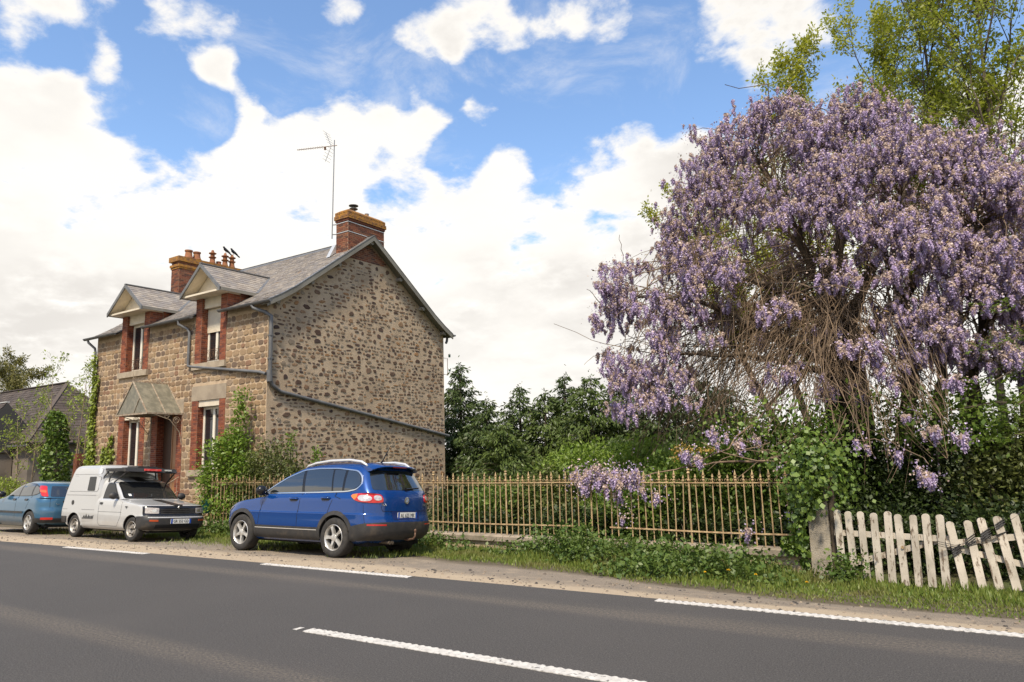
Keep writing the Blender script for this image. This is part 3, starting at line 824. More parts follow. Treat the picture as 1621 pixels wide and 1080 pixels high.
# ---- chimneys
def chimney(x0, x1, y0, y1, z0, z1, name, lichen=.5):
    c = MB().span((x0, y0, z0), (x1, y1, z1)).build(name, BRICK_JOINT, ROOF)
    b = MB()
    for (o, du, dn, L) in (((x1+.001, y0, z0), Y_, X, y1-y0), ((x0, y0-.001, z0), X, -Y_, x1-x0), ((x0-.001, y1, z0), -Y_, -X, y1-y0), ((x1, y1+.001, z0), -X, Y_, x1-x0)):
        brick_field(b, o, du, Z, dn, L, z1-z0)
    put('bricks', b.mesh('chimney_bricks', BRICK_OLD, fix=False), c, kind='stuff')
    return c
CH = chimney(-18.66, -18.075, 17.02, 18.78, 8.4, 10.0, 'chimney')
k = MB(); bb = MB()
for (e, za, zb) in ((.03, 9.86, 9.93), (.06, 9.931, 10.07), (.035, 10.071, 10.20)):
    k.span((-18.66-e, 17.02-e, za), (-18.075+e, 18.78+e, zb))
kk = MB()
n_ = 7
kk.add([(-18.70, 16.98, 10.2), (-18.04, 16.98, 10.2), (-18.04, 18.82, 10.2), (-18.70, 18.82, 10.2), (-18.58, 17.12, 10.30), (-18.16, 17.12, 10.30), (-18.16, 18.68, 10.29), (-18.58, 18.68, 10.29)], [(0, 1, 5, 4), (1, 2, 6, 5), (2, 3, 7, 6), (3, 0, 4, 7), (4, 5, 6, 7), (3, 2, 1, 0)])
put('chimney_corbel', k.mesh('corbel', [BRICK_OLD]), CH)
for e, za, H in ((.061, 9.931, .139), (.036, 10.071, .129)):
    for (o, du, dn, L) in (((-18.075+e, 17.02-e, za), Y_, X, 1.76+2*e), ((-18.66-e, 17.02-e, za), X, -Y_, .585+2*e)):
        brick_field(bb, o, du, Z, dn, L, H)
put('corbel_bricks', bb.mesh('corbel_bricks', LICHEN, fix=False), CH, kind='stuff')
put('mortar_cap', kk.mesh('cap', LICHEN), CH)
put('chimney_cowl', MB().lathe([(.07, 10.28), (.07, 10.40), (.15, 10.44), (.15, 10.46), (.05, 10.47), (.05, 10.54), (.17, 10.56), (.17, 10.58), (.02, 10.62)], (-18.37, 17.55, 0), n=16).mesh('cowl', pmat('dull_steel', (.16, .16, .15), (.09, .09, .085), scale=6, rough=.5, metal=.6), True, 40), CH)
put('chimney_pot', MB().lathe([(.09, 10.27), (.07, 10.42), (.08, 10.44)], (-18.37, 18.2, 0), n=12).mesh('pot', BRICK_JOINT, True, 40), CH)
STRAP = pmat('galvanised_strap', (.62, .62, .60), rough=.45, metal=.5)
for z in (9.45, 9.80):
    s_ = MB(); e = .016
    s_.span((-18.66-e, 17.02-e, z), (-18.075+e, 17.02-e+.004, z+.022)); s_.span((-18.075+e-.004, 17.02-e+.004, z), (-18.075+e, 18.78+e, z+.022))
    put('chimney_strap', s_.mesh('strap', STRAP), CH)
fl = MB(); fl.prism([(16.72, roof_z(16.72)+.05), (17.03, roof_z(17.03)+.05), (17.03, roof_z(17.03)+.35), (16.98, roof_z(16.98)+.33)], -18.84, -18.66, 'x')
put('lead_flashing', fl.mesh('flashing', STRAP), CH)
CH2 = chimney(-28.0, -27.45, 16.55, 19.4, 8.0, 9.92, 'chimney')
k = MB()
for (e, za, zb) in ((.03, 9.62, 9.70), (.06, 9.701, 9.80), (.09, 9.921, 10.13)): k.span((-28.0-e, 16.55-e, za), (-27.45+e, 19.4+e, zb))
put('chimney_corbel', k.mesh('corbel2', LICHEN), CH2)
POT = pmat('terracotta_pot', (.30, .13, .06), (.20, .08, .045), scale=6, rough=.9, dirt=(.30, .17, .04), dscale=4, damt=.7)
for px, kind in ((298, 0), (311, 0), (336, 1), (346, 2), (356, 1), (367, 1)):
    p = atx(px, 420, -27.72); y = p.y
    if kind == 0: prof = [(.18, 10.13), (.20, 10.2), (.15, 10.30), (.13, 10.46), (.16, 10.49), (.16, 10.54), (.12, 10.55)]
    elif kind == 2: prof = [(.13, 10.13), (.14, 10.17), (.10, 10.28), (.12, 10.33), (.10, 10.34)]
    else: prof = [(.15, 10.13), (.15, 10.18), (.11, 10.30), (.10, 10.44), (.15, 10.45), (.16, 10.48), (.09, 10.485), (.09, 10.62), (.15, 10.63), (.16, 10.66), (.07, 10.70), (.05, 10.78), (.03, 10.80)]
    put('chimney_pot', MB().lathe(prof, (-27.72, y, 0), n=14).mesh('pot', POT, True, 35), CH2)

# ---- dormers
for key, (cx, w, zs_) in DORM.items():
    pass
    x0, x1 = cx-w/2, cx+w/2; hw = w/2+JW; ey = 7.10; pk = 8.02; rw = hw+.22; fy = 13.34
    body = MB().span((x0-JW, HY0-.02, 7.02), (x1+JW, HY0+.5, 7.14)).build('dormer', CREAM, HOUSE)
    jamb(body, x0-JW, x0, zs_, 7.02, HY0-.022, .50, 1)
    jamb(body, x1, x1+JW, zs_, 7.02, HY0-.022, .50, -1)
    # cheeks going back into the roof
    for sx, xa in ((-1, x0-JW+.02), (1, x1+JW-.02)):
        ch = MB(); ch.prism([(HY0+.45, 6.3), (HY0+.45, 7.05), (15.2, 7.10), (14.6, 6.9)], xa-.04, xa+.04, 'x')
        put('dormer_cheek', ch.mesh('cheek', BRICK_JOINT), body)
        bc = MB(); brick_field(bc, (xa+.041*sx, HY0+.46, 6.4), Y_, Z, X*sx, .9, .68)
        put('bricks', bc.mesh('cheek_bricks', BRICK, fix=False), body, kind='stuff')
    put('window_sill', MB().span((x0-JW-.05, HY0-.10, zs_-.20), (x1+JW+.05, HY0+.4, zs_)).mesh('sill', SILL), body)
    hd = 7.02
    put('shutter_box', MB().span((x0+.001, HY0+.06, hd-.34), (x1-.001, HY0+.28, hd-.002)).mesh('sbox', CREAM), body)
    window(body, x0+.01, x1-.01, zs_+.01, hd-.34, HY0+.22, shutter=(.78 if key == 'right' else .0), leaf=.5)
    # pediment and eaves boards
    pd = MB(); pd.prism([(cx-hw-.05, 7.141), (cx+hw+.05, 7.141), (cx, pk-.12)], HY0-.04, HY0+.02, 'y'); put('pediment', pd.mesh('ped', CREAM), body)
    pl = MB(); pl.span((cx-rw+.05, fy+.06, 7.03), (cx+rw-.05, HY0-.021, 7.09)); put('eaves_board', pl.mesh('plate', CREAM), body)
    # roof slopes: the ridge runs back until it meets the main roof
    yb = next(y for y in np.arange(14, 18, .01) if roof_z(y) > pk-.02); ye = next(y for y in np.arange(13.6, 18, .01) if roof_z(y) > ey-.02)
    for sx in (-1, 1):
        e = cx+sx*rw
        rp = MB(); rp.add([(e, fy, ey), (cx, fy, pk), (cx, yb, pk), (e, ye, ey), (e, fy, ey-.06), (cx, fy, pk-.06), (cx, yb, pk-.06), (e, ye, ey-.06)], [(0, 1, 2, 3), (7, 6, 5, 4), (0, 4, 5, 1), (3, 7, 4, 0), (2, 6, 7, 3), (1, 5, 6, 2)])
        put('dormer_roof', rp.mesh('droof', CREAM), body)
        s_ = MB(); nrow = 10; du_ = Vector((sx*rw*-1, 0, pk-ey)); nrm = Vector((sx*(pk-ey), 0, rw)).normalized()
        for r in range(nrow):
            t0, t1 = r/nrow, (r+1.25)/nrow
            yend = ye + (yb-ye)*(r+.5)/nrow; y = fy - (.1 if r % 2 else 0)
            while y < yend:
                a, b_ = max(y, fy), min(y+.2, yend)
                if b_-a > .03:
                    lo = Vector((e, 0, ey)) + du_*t0 + nrm*(.018+rng.uniform(-.003, .003)); hi = Vector((e, 0, ey)) + du_*min(t1, 1) + nrm*.006
                    A = [Vector((lo.x, a+.002, lo.z)), Vector((lo.x, b_-.002, lo.z)), Vector((hi.x, b_-.002, hi.z)), Vector((hi.x, a+.002, hi.z))]
                    s_.add(A+[A[0]-nrm*.008, A[1]-nrm*.008], [(0, 1, 2, 3), (4, 5, 1, 0)])
                y += .2
        put('slates', s_.mesh('dslates', SLATE, fix=False), body, kind='stuff')
        bg_ = MB(); bg_.add([(e+sx*.03, fy-.02, ey-.11), (cx, fy-.02, pk-.10), (cx, fy-.02, pk+.03), (e+sx*.03, fy-.02, ey+.02), (e+sx*.03, fy+.025, ey-.11), (cx, fy+.025, pk-.10), (cx, fy+.025, pk+.03), (e+sx*.03, fy+.025, ey+.02)], [(0, 1, 2, 3), (7, 6, 5, 4), (0, 4, 5, 1), (1, 5, 6, 2), (2, 6, 7, 3), (3, 7, 4, 0)])
        put('bargeboard', bg_.mesh('barge', ZINC), body)
        put('valley_flashing', MB().bar((e, ye, ey+.03), (cx, yb, pk+.02), .12, .02).mesh('valley', ZINC), body)
        put('dormer_eave_trim', MB().bar((e+sx*.015, fy, ey-.03), (e+sx*.015, ye, ey-.03), .03, .10).mesh('trim', VERGE), body)
    put('dormer_ridge', MB().bar((cx, fy-.02, pk+.03), (cx, yb, pk+.03), .10, .03).mesh('dridge', ZINC), body)
    # low iron balustrade in the window
    ir = MB(); y = HY0+.06
    for zz in (.08, .42): ir.tube([(x0, y, zs_+zz), (x1, y, zs_+zz)], .009, 5)
    nsc = 5
    for i in range(nsc):
        xc = x0 + (i+.5)*w/nsc
        ir.tube([(xc+.085*math.cos(t)*(1-t/14), y, zs_+.25+.14*math.sin(t)*(1-t/14)) for t in np.linspace(0, 8, 18)], .007, 4)
        ir.tube([(xc-w/nsc/2, y, zs_+.08), (xc-w/nsc/2, y, zs_+.50)], .008, 4)
    put('window_guard', ir.mesh('guard', IRON), body)

# ---- gutters and pipes
def gutter(x0, x1, y, z):
    m = MB(); n = 9
    v = []; 
    for x in (x0, x1):
        for i in range(n): a = math.pi*i/(n-1); v.append((x, y-.075*math.cos(a), z-.075*math.sin(a)))
        for i in range(n): a = math.pi*i/(n-1); v.append((x, y-.066*math.cos(a), z-.066*math.sin(a)))
    f = [(i, i+1, 2*n+i+1, 2*n+i) for i in range(n-1)] + [(n+i, 3*n+i, 3*n+i+1, n+i+1) for i in range(n-1)] + [(0, 2*n, 3*n, n), (n-1, 2*n-1, 4*n-1, 3*n-1)]
    f += [tuple(range(n-1, -1, -1)), tuple(range(2*n, 3*n))]
    m.add(v, f); return m.build('gutter', PIPE, HOUSE, True, 40)
gutter(ROOF_X0-.05, cuts[0][0]-.0, 13.53, 6.42); gutter(cuts[0][1], cuts[1][0]+.12, 13.53, 6.42); gutter(cuts[1][1]-.05, -17.6, 13.53, 6.42)
gutter(ROOF_X0, -17.7, 2*RIDGE_Y-13.53, 6.42)
def pipe(name, pts, r=.048): return MB().tube(pts, r, 12).build(name, PIPE, HOUSE, True, 50)
pipe('downpipe', [(-22.35, 13.53, 6.36), (-22.35, 13.53, 6.24), (-22.1, 13.70, 6.08), (-22.03, 13.74, 5.95), (-22.03, 13.74, 5.02), (-22.03, 13.74, 4.84), (-21.88, 13.74, 4.80), (-18.3, 13.72, 4.32), (-18.05, 13.75, 4.25)])
pipe('downpipe', [(-18.5, 13.53, 6.36), (-18.45, 13.55, 6.27), (-18.1, 13.72, 6.12), (-17.99, 13.86, 6.0), (-17.99, 13.86, 5.8), (-17.99, 13.86, 4.1), (-17.99, 13.95, 3.92), (-17.99, 14.25, 3.74), (-17.99, 22.12, 2.47), (-17.99, 22.28, 2.44)], .055)
pipe('pipe_collar', [(-18.0, 13.84, 4.36), (-18.0, 13.86, 4.02)], .085)
pipe('downpipe', [(-28.30, 13.53, 6.36), (-28.28, 13.56, 6.26), (-28.15, 13.74, 6.05), (-28.13, 13.76, 5.9), (-28.13, 13.76, 0)], .045)
pipe('downpipe', [(-18.02, 22.3, 6.36), (-18.02, 22.28, 6.2), (-18.0, 22.2, 6.1)], .05)
for (yy, zz) in ((14.0, 5.4), (14.0, 4.7)): MB().span((-18.06, 13.80, zz), (-17.93, 13.92, zz+.03)).build('pipe_clip', PIPE, HOUSE)
for t in (.12, .37, .62, .87):
    yy = 14.25+(22.12-14.25)*t; zz = 3.74+(2.47-3.74)*t
    MB().box((-18.03, yy, zz), (.1, .03, .14), (-.16, 0, 0)).build('pipe_clip', PIPE, HOUSE)
# iron wire bracket with insulators at the back corner
ib = MB(); ib.tube([(HX1, 22.1, 5.5), (HX1+.02, 22.32, 5.5), (HX1+.02, 22.32, 4.85), (HX1, 22.1, 4.85)], .012, 5)
br = ib.build('wire_bracket', IRON, HOUSE)
for zz in (5.55, 4.98): put('insulator', MB().lathe([(.01, 0), (.05, .02), (.04, .08), (.055, .09), (.03, .14)], (HX1+.02, 22.45, zz), n=10).mesh('ins', pmat('green_glass', (.03, .08, .05), rough=.2)), br)

# ---- glazed canopy over the door
cx, hw = -23.24, .92; zt, ze = 4.33, 3.28; fy = 12.60
CAN = MB()
for y in (fy, (fy+HY0)/2, HY0-.03):
    CAN.bar((cx-hw, y, ze), (cx, y, zt), .035, .035); CAN.bar((cx, y, zt), (cx+hw, y, ze), .035, .035)
CAN.bar((cx, fy-.02, zt+.004), (cx, HY0-.02, zt+.004), .04, .04)
for s in (-1, 1): CAN.bar((cx+s*hw, fy-.02, ze-.003), (cx+s*hw, HY0-.02, ze-.003), .035, .05)
CAN.bar((cx-hw-.02, fy+.003, ze-.002), (cx+hw+.02, fy+.003, ze-.002), .03, .05)
CAN.bar((cx+.12, fy-.003, ze+.02), (cx+.44, fy-.003, (zt+ze)/2), .02, .02)
can = CAN.build('door_canopy', CAN_METAL, HOUSE)
for s in (-1, 1):
    for (ya, yb) in ((fy+.02, (fy+HY0)/2-.02), ((fy+HY0)/2+.02, HY0-.05)):
        a, b, c, d = (cx+s*hw, ya, ze), (cx, ya, zt), (cx, yb, zt), (cx+s*hw, yb, ze)
        q = [Vector(p) for p in (a, b, c, d)]; nn = (q[1]-q[0]).cross(q[3]-q[0]).normalized()*.005
        put('glass_pane', MB().add([p-nn for p in q]+[p+nn for p in q], [(0, 1, 2, 3), (7, 6, 5, 4), (0, 4, 5, 1), (1, 5, 6, 2), (2, 6, 7, 3), (3, 7, 4, 0)]).mesh('cpane', CAN_GLASS), can)
put('glass_pane', MB().prism([(cx-hw+.04, ze+.03), (cx+hw-.04, ze+.03), (cx, zt-.03)], fy+.008, fy+.016, 'y').mesh('cpane', CAN_GLASS), can)
cr_ = MB()
for i in range(9):   # scrolled cresting along the ridge
    y = fy + (HY0-fy)*(i+.5)/9
    cr_.tube([(cx, y+.06*math.cos(t)*(1-t/12), zt+.09+.07*math.sin(t)*(1-t/12)) for t in np.linspace(-1.5, 7, 14)], .006, 4)
cr_.tube([(cx, fy, zt), (cx, fy, zt+.34)], [.012, .003], 5); cr_.tube([(cx-.07, fy, zt+.2), (cx+.07, fy, zt+.2)], .006, 4)
put('ridge_cresting', cr_.mesh('crest', CAN_METAL), can)
for s in (-1, 1):
    bk = MB(); x = cx+s*hw
    bk.tube([(x, HY0-.02, ze-.95), (x, HY0-.10, ze-.6), (x, HY0-.45, ze-.2), (x, fy+.25, ze-.04)], .014, 6); bk.tube([(x, HY0-.02, ze), (x, HY0-.02, ze-1.0)], .012, 6)
    bk.tube([(x, HY0-.22+.13*math.cos(t)*(1-t/14), ze-.22+.13*math.sin(t)*(1-t/14)) for t in np.linspace(0, 9, 20)], .009, 5)
    bk.tube([(x, HY0-.55+.09*math.cos(t)*(1-t/14), ze-.10+.08*math.sin(t)*(1-t/14)) for t in np.linspace(0, 9, 20)], .008, 5)
    put('canopy_bracket', bk.mesh('bracket', CAN_METAL), can)

# ---- aerial on the near chimney
ALU = pmat('aerial_aluminium', (.30, .30, .30), rough=.45, metal=.7)
mx, my = -18.80, 16.95
ANT = thing('television_aerial', 'tall television aerial mast strapped to the near brick chimney', 'aerial', (mx, my, 9.2))
MB().tube([(mx, my, 9.30), (mx+.05, my+.02, 12.95)], .020, 8).build('mast', ALU, ANT)
for z in (9.45, 9.80): MB().tube([(mx, my, z), (-18.62, 17.05, z)], .018, 6).build('bracket', ALU, ANT)
p0, p1 = Vector((mx+.05, my, 12.72)), Vector((mx-1.50, my-.35, 12.86))
boom = MB().tube([p0+Vector((.12, .03, 0)), p1], .014, 6).build('boom', pmat('aerial_boom', (.35, .27, .22), rough=.6, metal=.3), ANT)
bd = (p1-p0).normalized(); sdv = bd.cross(Z).normalized()
for i in range(12):
    c = p0 + bd*(.45 + .1*i); h = .12-.004*i
    put('element', MB().tube([c-sdv*h, c+sdv*h], .005, 4).mesh('el', ALU), boom)
for up in (1, -1):
    rf = MB()
    for j in range(5):
        c = p0 + bd*(.14+.045*j) + Z*up*(.08+.11*j)
        rf.tube([c-sdv*.22, c+sdv*.22], .005, 4)
    rf.bar(p0+bd*.12, p0+bd*.14+bd*.22+Z*up*.55, .012)
    rf.build('reflector', ALU, ANT)
MB().box(p0+bd*.38-Z*.06, (.06, .05, .10)).build('junction_box', IRON, ANT)

# ---- two black birds on the far chimney pots
BIRD = pmat('bird_plumage', (.012, .013, .017), (.03, .035, .05), scale=20, rough=.45)
def bird(px, py, face, label):
    p = atx(px, 420, -27.72); z0 = 10.80
    B = thing('bird', label, 'bird', (-27.72, p.y, z0), group='birds on the chimney pots')
    b = MB(); f = Vector((0, face, 0))
    c = Vector((-27.72, p.y, z0+.06))
    path = [c - f*.20 + Z*.00, c - f*.10 + Z*.035, c - f*.02 + Z*.07, c + f*.05 + Z*.115, c + f*.085 + Z*.165, c + f*.11 + Z*.195, c + f*.135 + Z*.20, c+f*.175+Z*.195]
    b.tube(path, [.012, .03, .062, .068, .042, .046, .03, .004], 10); b.build('body', BIRD, B, True)
    for s in (-1, 1):
        MB().prism([(p.y+face*.06, z0+.18), (p.y-face*.05, z0+.155), (p.y-face*.20, z0+.04), (p.y-face*.05, z0+.09)], -27.72+s*.052, -27.72+s*.066, 'x').build('wing', BIRD, B)
        MB().tube([(-27.72+s*.025, p.y, z0), (-27.72+s*.025, p.y, z0+.09)], .006, 5).build('leg', BIRD, B)
    MB().prism([(p.y-face*.13, z0+.08), (p.y-face*.33, z0-.03), (p.y-face*.31, z0-.06), (p.y-face*.12, z0+.05)], -27.75, -27.69, 'x').build('tail', BIRD, B)
bird(357, 395, -1, 'black bird leaning forward on the left lantern chimney pot')
bird(369, 395, -1, 'black bird perched upright on the rightmost chimney pot')
# ================================================================== low wall, iron railing, gate post, picket gate
COPING = pmat('coping_stone', (.34, .28, .21), (.24, .20, .15), scale=3, rough=.95, bump=.5, bscale=50, dirt=(.13, .12, .075), dscale=3, damt=.6)
FY = 13.05
WALL = thing('low_wall', 'low stone plinth wall with coping under the rusty railing', 'wall', (-11.2, FY, -.4))
MB().span((-19.75, FY-.13, -.55), (-2.88, FY+.13, -.121)).build('wall_base', MORTAR_G, WALL)
x = -19.8
while x < -2.9:
    L = min(rng.uniform(1.0, 1.5), -2.86-x)
    m = MB(); e = .012
    m.add([(x+.006, FY-.19, -.12), (x+L-.006, FY-.19, -.12), (x+L-.006, FY+.19, -.12), (x+.006, FY+.19, -.12), (x+.006, FY-.19, -.025), (x+L-.006, FY-.19, -.025), (x+L-.006, FY+.19, -.025), (x+.006, FY+.19, -.025), (x+.02, FY-.165, 0), (x+L-.02, FY-.165, 0), (x+L-.02, FY+.165, 0), (x+.02, FY+.165, 0)],
          [(3, 2, 1, 0), (0, 1, 5, 4), (1, 2, 6, 5), (2, 3, 7, 6), (3, 0, 4, 7), (4, 5, 9, 8), (5, 6, 10, 9), (6, 7, 11, 10), (7, 4, 8, 11), (8, 9, 10, 11)])
    o = m.build('coping_stone', COPING, WALL)
    x += L
RUST = pmat('rusty_painted_iron', (.48, .36, .195), (.32, .205, .105), scale=11, rough=.85, bump=.4, bscale=80, dirt=(.17, .085, .045), dscale=16, damt=.8, dlo=.52, dhi=.66, island=.14)
def bar_mesh(name, r, top, spear, flare):
    m = MB()
    m.tube([(0, 0, 0), (0, 0, top)], r, 6)
    m.lathe([(r, top), (r*1.9, top+.012), (r*1.5, top+.03), (r*.9, top+.045), (r*1.9, top+.07), (r*1.3, top+.095), (.0015, top+spear)], n=6)
    m.lathe([(r*1.05, 1.115), (r*1.9, 1.125), (r*1.9, 1.14), (r*1.05, 1.15)], n=6)
    if flare:   # two small curled leaves below the spear point
        for s in (-1, 1):
            m.tube([(0, 0, top-.03), (s*.014, 0, top+.02), (s*.024, 0, top+.055), (s*.036, 0, top+.05)], [.007, .007, .006, .004], 4)
    return m.mesh(name, RUST)
TALL, SHORT, POST = bar_mesh('tall_bar', .0125, 1.16, .16, True), bar_mesh('short_bar', .011, 1.11, .13, False), bar_mesh('post_bar', .018, 1.25, .09, False)
FEN = thing('iron_railing', 'long rusty iron railing with spear points on the low wall', 'railing', (-11.2, FY, 0))
nb = 114; x0 = -19.46; dx = (-3.03+19.46)/(nb-1)
sr = random.Random(5)
for i in range(nb):
    x = x0 + dx*i
    me = POST if i % 14 == 2 or i == 0 else (TALL if i % 2 == 0 else SHORT)
    if i in (57, 91): continue
    bent = (.05, .06, 0) if i in (38, 74, 99) else (0, 0, 0)
    put('bar', me, FEN, (x, FY+sr.uniform(-.004, .004), sr.uniform(-.01, .01)), (sr.uniform(-.016, .016)+bent[0], sr.uniform(-.02, .02)+bent[1], 0))
def wavy(z, amp): return [(x0-.06+ (dx*(nb-1)+.12)*i/60, FY, z + amp*math.sin(i*.31)) for i in range(61)]
gapx = -7.05
for z, a, lo, hi in ((1.085, .006, -99, 99), (.222, .012, -99, gapx-.25), (.222, .012, gapx+.25, 99)):
    pts = [p for p in wavy(z, a) if lo < p[0] < hi]
    m = MB(); w, h = .020, (.009 if z > .5 else .012)
    v = []; f = []
    for i, p in enumerate(pts):
        v += [(p[0], FY-w, p[2]-h), (p[0], FY+w, p[2]-h), (p[0], FY+w, p[2]+h), (p[0], FY-w, p[2]+h)]
        if i: k = 4*i; f += [(k-4+q, k+q, k+(q+1) % 4, k-4+(q+1) % 4) for q in range(4)]
    f += [(3, 2, 1, 0), (len(v)-4, len(v)-3, len(v)-2, len(v)-1)]
    m.add(v, f).build('rail', RUST, FEN)
m = MB()
for i in range(nb-1):
    x = x0 + dx*i
    for (zc, up) in ((1.085, 1), (1.085, -1)):
        for s in (-1, 1):
            cx_ = x + dx/2 + s*dx*.24
            m.tube([(cx_ + s*.024*math.cos(t)*(1-t*.07), FY, zc+up*(.040+.026*math.sin(t)*(1-t*.07))) for t in np.linspace(-1.4, 4.2, 8)], .0045, 3)
m.build('scrollwork', RUST, FEN, kind='stuff')
# leaning stay bar
MB().bar((-10.35, 13.08, 0), (-10.4, 13.3, 1.0), .012).build('stay', RUST, FEN)

# letter box on the end of the railing
LB = thing('letter_box', 'small dark green metal letter box at the end of the railing', 'letter box', (-19.66, 13.0, .2))
GREEN = pmat('green_enamel', (.012, .075, .062), (.01, .055, .05), scale=5, rough=.4)
MB().prism([(12.93, .22), (13.09, .22), (13.09, .62), (12.93, .58)], -19.79, -19.53, 'x').build('box', GREEN, LB)
MB().span((-19.75, 12.915, .50), (-19.57, 12.929, .535)).build('slot', pmat('black_slot', (.01, .01, .01)), LB)
MB().span((-19.69, 12.918, .27), (-19.63, 12.929, .30)).build('lock_plate', ZINC, LB)
MB().bar((-19.66, 13.11, -.4), (-19.66, 13.11, .6), .035).build('stake', RUST, LB)

# concrete gate post with a weathered timber post behind it
CONC = pmat('weathered_concrete', (.40, .345, .265), (.29, .25, .195), scale=4, rough=.95, bump=.9, bscale=55, dirt=(.12, .105, .08), dscale=8, damt=.7)
PO = thing('gate_post', 'square weathered concrete gate post half covered in ivy', 'post', (-2.68, 13.03, -.45))
m = MB(); 
m.add([(-2.85, 12.87, -.5), (-2.53, 12.87, -.5), (-2.53, 13.19, -.5), (-2.85, 13.19, -.5), (-2.84, 12.88, .98), (-2.54, 12.88, 1.02), (-2.54, 13.18, 1.02), (-2.84, 13.18, .98), (-2.80, 12.93, 1.10), (-2.58, 12.93, 1.12), (-2.58, 13.13, 1.12), (-2.80, 13.13, 1.10)], [(3, 2, 1, 0), (0, 1, 5, 4), (1, 2, 6, 5), (2, 3, 7, 6), (3, 0, 4, 7), (4, 5, 9, 8), (5, 6, 10, 9), (6, 7, 11, 10), (7, 4, 8, 11), (8, 9, 10, 11)])
m.build('concrete_shaft', CONC, PO)
OLDW = pmat('old_grey_timber', (.11, .085, .06), (.06, .045, .032), scale=4, rough=.95, bump=.7, bscale=30, stretch=(6, 6, .5))
MB().box((-2.475, 12.99, .32), (.09, .13, 1.7), (0, .01, 0)).build('timber_post', OLDW, PO)

# two leaves of the picket gate
def _peel(name):
    m = bpy.data.materials.new(name); m.use_nodes = True; nt = m.node_tree; b = nt.nodes['Principled BSDF']
    b.inputs['Roughness'].default_value = .8
    t = N(nt, 'ShaderNodeTexCoord'); oi = N(nt, 'ShaderNodeObjectInfo')
    off = N(nt, 'ShaderNodeVectorMath', operation='ADD', ins={0: t.outputs['Object']})
    sc_ = N(nt, 'ShaderNodeVectorMath', operation='SCALE', ins={0: (7.1, 3.3, 9.7)}); nt.links.new(oi.outputs['Random'], sc_.inputs['Scale']); nt.links.new(sc_.outputs[0], off.inputs[1])
    v = off.outputs[0]
    st = N(nt, 'ShaderNodeMapping', ins={'Vector': v, 'Scale': (2.2, 2.2, .55)})
    n1_ = noise(nt, st.outputs[0], 7, 8, .68); n2_ = noise(nt, v, 40, 5, .7); n3_ = noise(nt, v, 3, 4)
    c = mixc(nt, smooth(nt, n3_, .3, .7), (.62, .55, .45), (.42, .37, .295))
    c = mixc(nt, math_(nt, 'MULTIPLY', smooth(nt, n2_, .58, .7), .5), c, (.30, .24, .17))
    c = mixc(nt, math_(nt, 'MULTIPLY', smooth(nt, n1_, .54, .60), .92), c, mixc(nt, smooth(nt, n2_, .4, .6), (.10, .065, .04), (.22, .165, .115)))
    nt.links.new(c, b.inputs['Base Color'])
    bn = N(nt, 'ShaderNodeBump', ins={'Strength': .5, 'Distance': .004, 'Height': math_(nt, 'ADD', n1_, n2_)}); nt.links.new(bn.outputs[0], b.inputs['Normal'])
    return m
PEEL = _peel('peeling_white_paint')
CABLE = pmat('black_cable', (.02, .018, .016), rough=.6)
def picket_mesh(w, h, t=.022):
    poly = [(-w/2, 0), (w/2, 0), (w/2, h-w*.42)] + [(w/2*math.cos(a), h-w*.42+w*.42*math.sin(a)) for a in np.linspace(.25, math.pi-.25, 7)] + [(-w/2, h-w*.42)]
    return MB().prism(poly, -t/2, t/2, 'y').mesh('picket', PEEL)
def leaf_gate(label, p0, p1, n, h, tilt, first_plain=False):
    a, b = Vector(p0), Vector(p1); d = b-a; L = Vector((d.x, d.y, 0)).length; rz = math.atan2(d.y, d.x)
    G = thing('picket_gate', label, 'gate', p0, group='leaves of the picket gate', local=True, rot=(0, tilt, rz))
    pm = [picket_mesh(.105+.006*rng.uniform(-1, 1), h+rng.uniform(-.02, .02)) for _ in range(4)]
    for i in range(n):
        put('picket', pm[i % 4], G, (L*(i+.5)/n, -.036, rng.uniform(-.015, .015)), (rng.uniform(-.02, .02), rng.uniform(-.022, .022), 0))
    for z in (.66,):
        put('gate_rail', MB().span((.0, -.022, z), (L, .018, z+.085)).mesh('rail', PEEL), G)
    return G, L
GL, L1 = leaf_gate('peeling white picket gate leaf standing next to the concrete post', (-2.45, 12.86, -.40), (-.84, 12.50, -.46), 9, 1.04, 0.0)
put('brace', MB().bar((.30, .028, .26), (1.58, .028, .70), .02, .085).mesh('brace', PEEL), GL)
put('gate_latch', MB().lathe([(.022, -.06), (.022, -.03), (.008, -.02)], (1.02, 0, .545), 'y', 10).mesh('latch', RUST), GL)
GR, L2 = leaf_gate('sagging white picket gate leaf bound with black cable, right of the other leaf', (-.80, 12.47, -.46), (.40, 12.80, -.34), 6, 1.02, R(-7))
put('brace', MB().bar((.02, .028, .66), (1.2, .028, .20), .02, .085).mesh('brace', PEEL), GR)
w_ = MB()
for i, (zc, k) in enumerate(((.62, 4), (.74, 4), (.80, 4), (.92, 3), (1.0, 1))):
    xc = L2*(i+.5)/6
    for j in range(k):
        z = zc + (j-k/2)*.030
        loop = [(xc + .062*sx, -.036 + .020*sy, z + .035*sx) for sx, sy in ((-1, -1), (1, -1), (1, 1), (-1, 1), (-1, -1))]
        w_.tube(loop, .009, 5)
for j in range(3):
    w_.tube([(-.12, -.05, .70+.03*j), (.1, -.065, .62+.03*j), (.3, -.06, .66+.02*j), (.55, -.06, .70+.02*j), (.8, -.05, .80)], .0045, 4)
put('cable_binding', w_.mesh('cable', CABLE), GR)
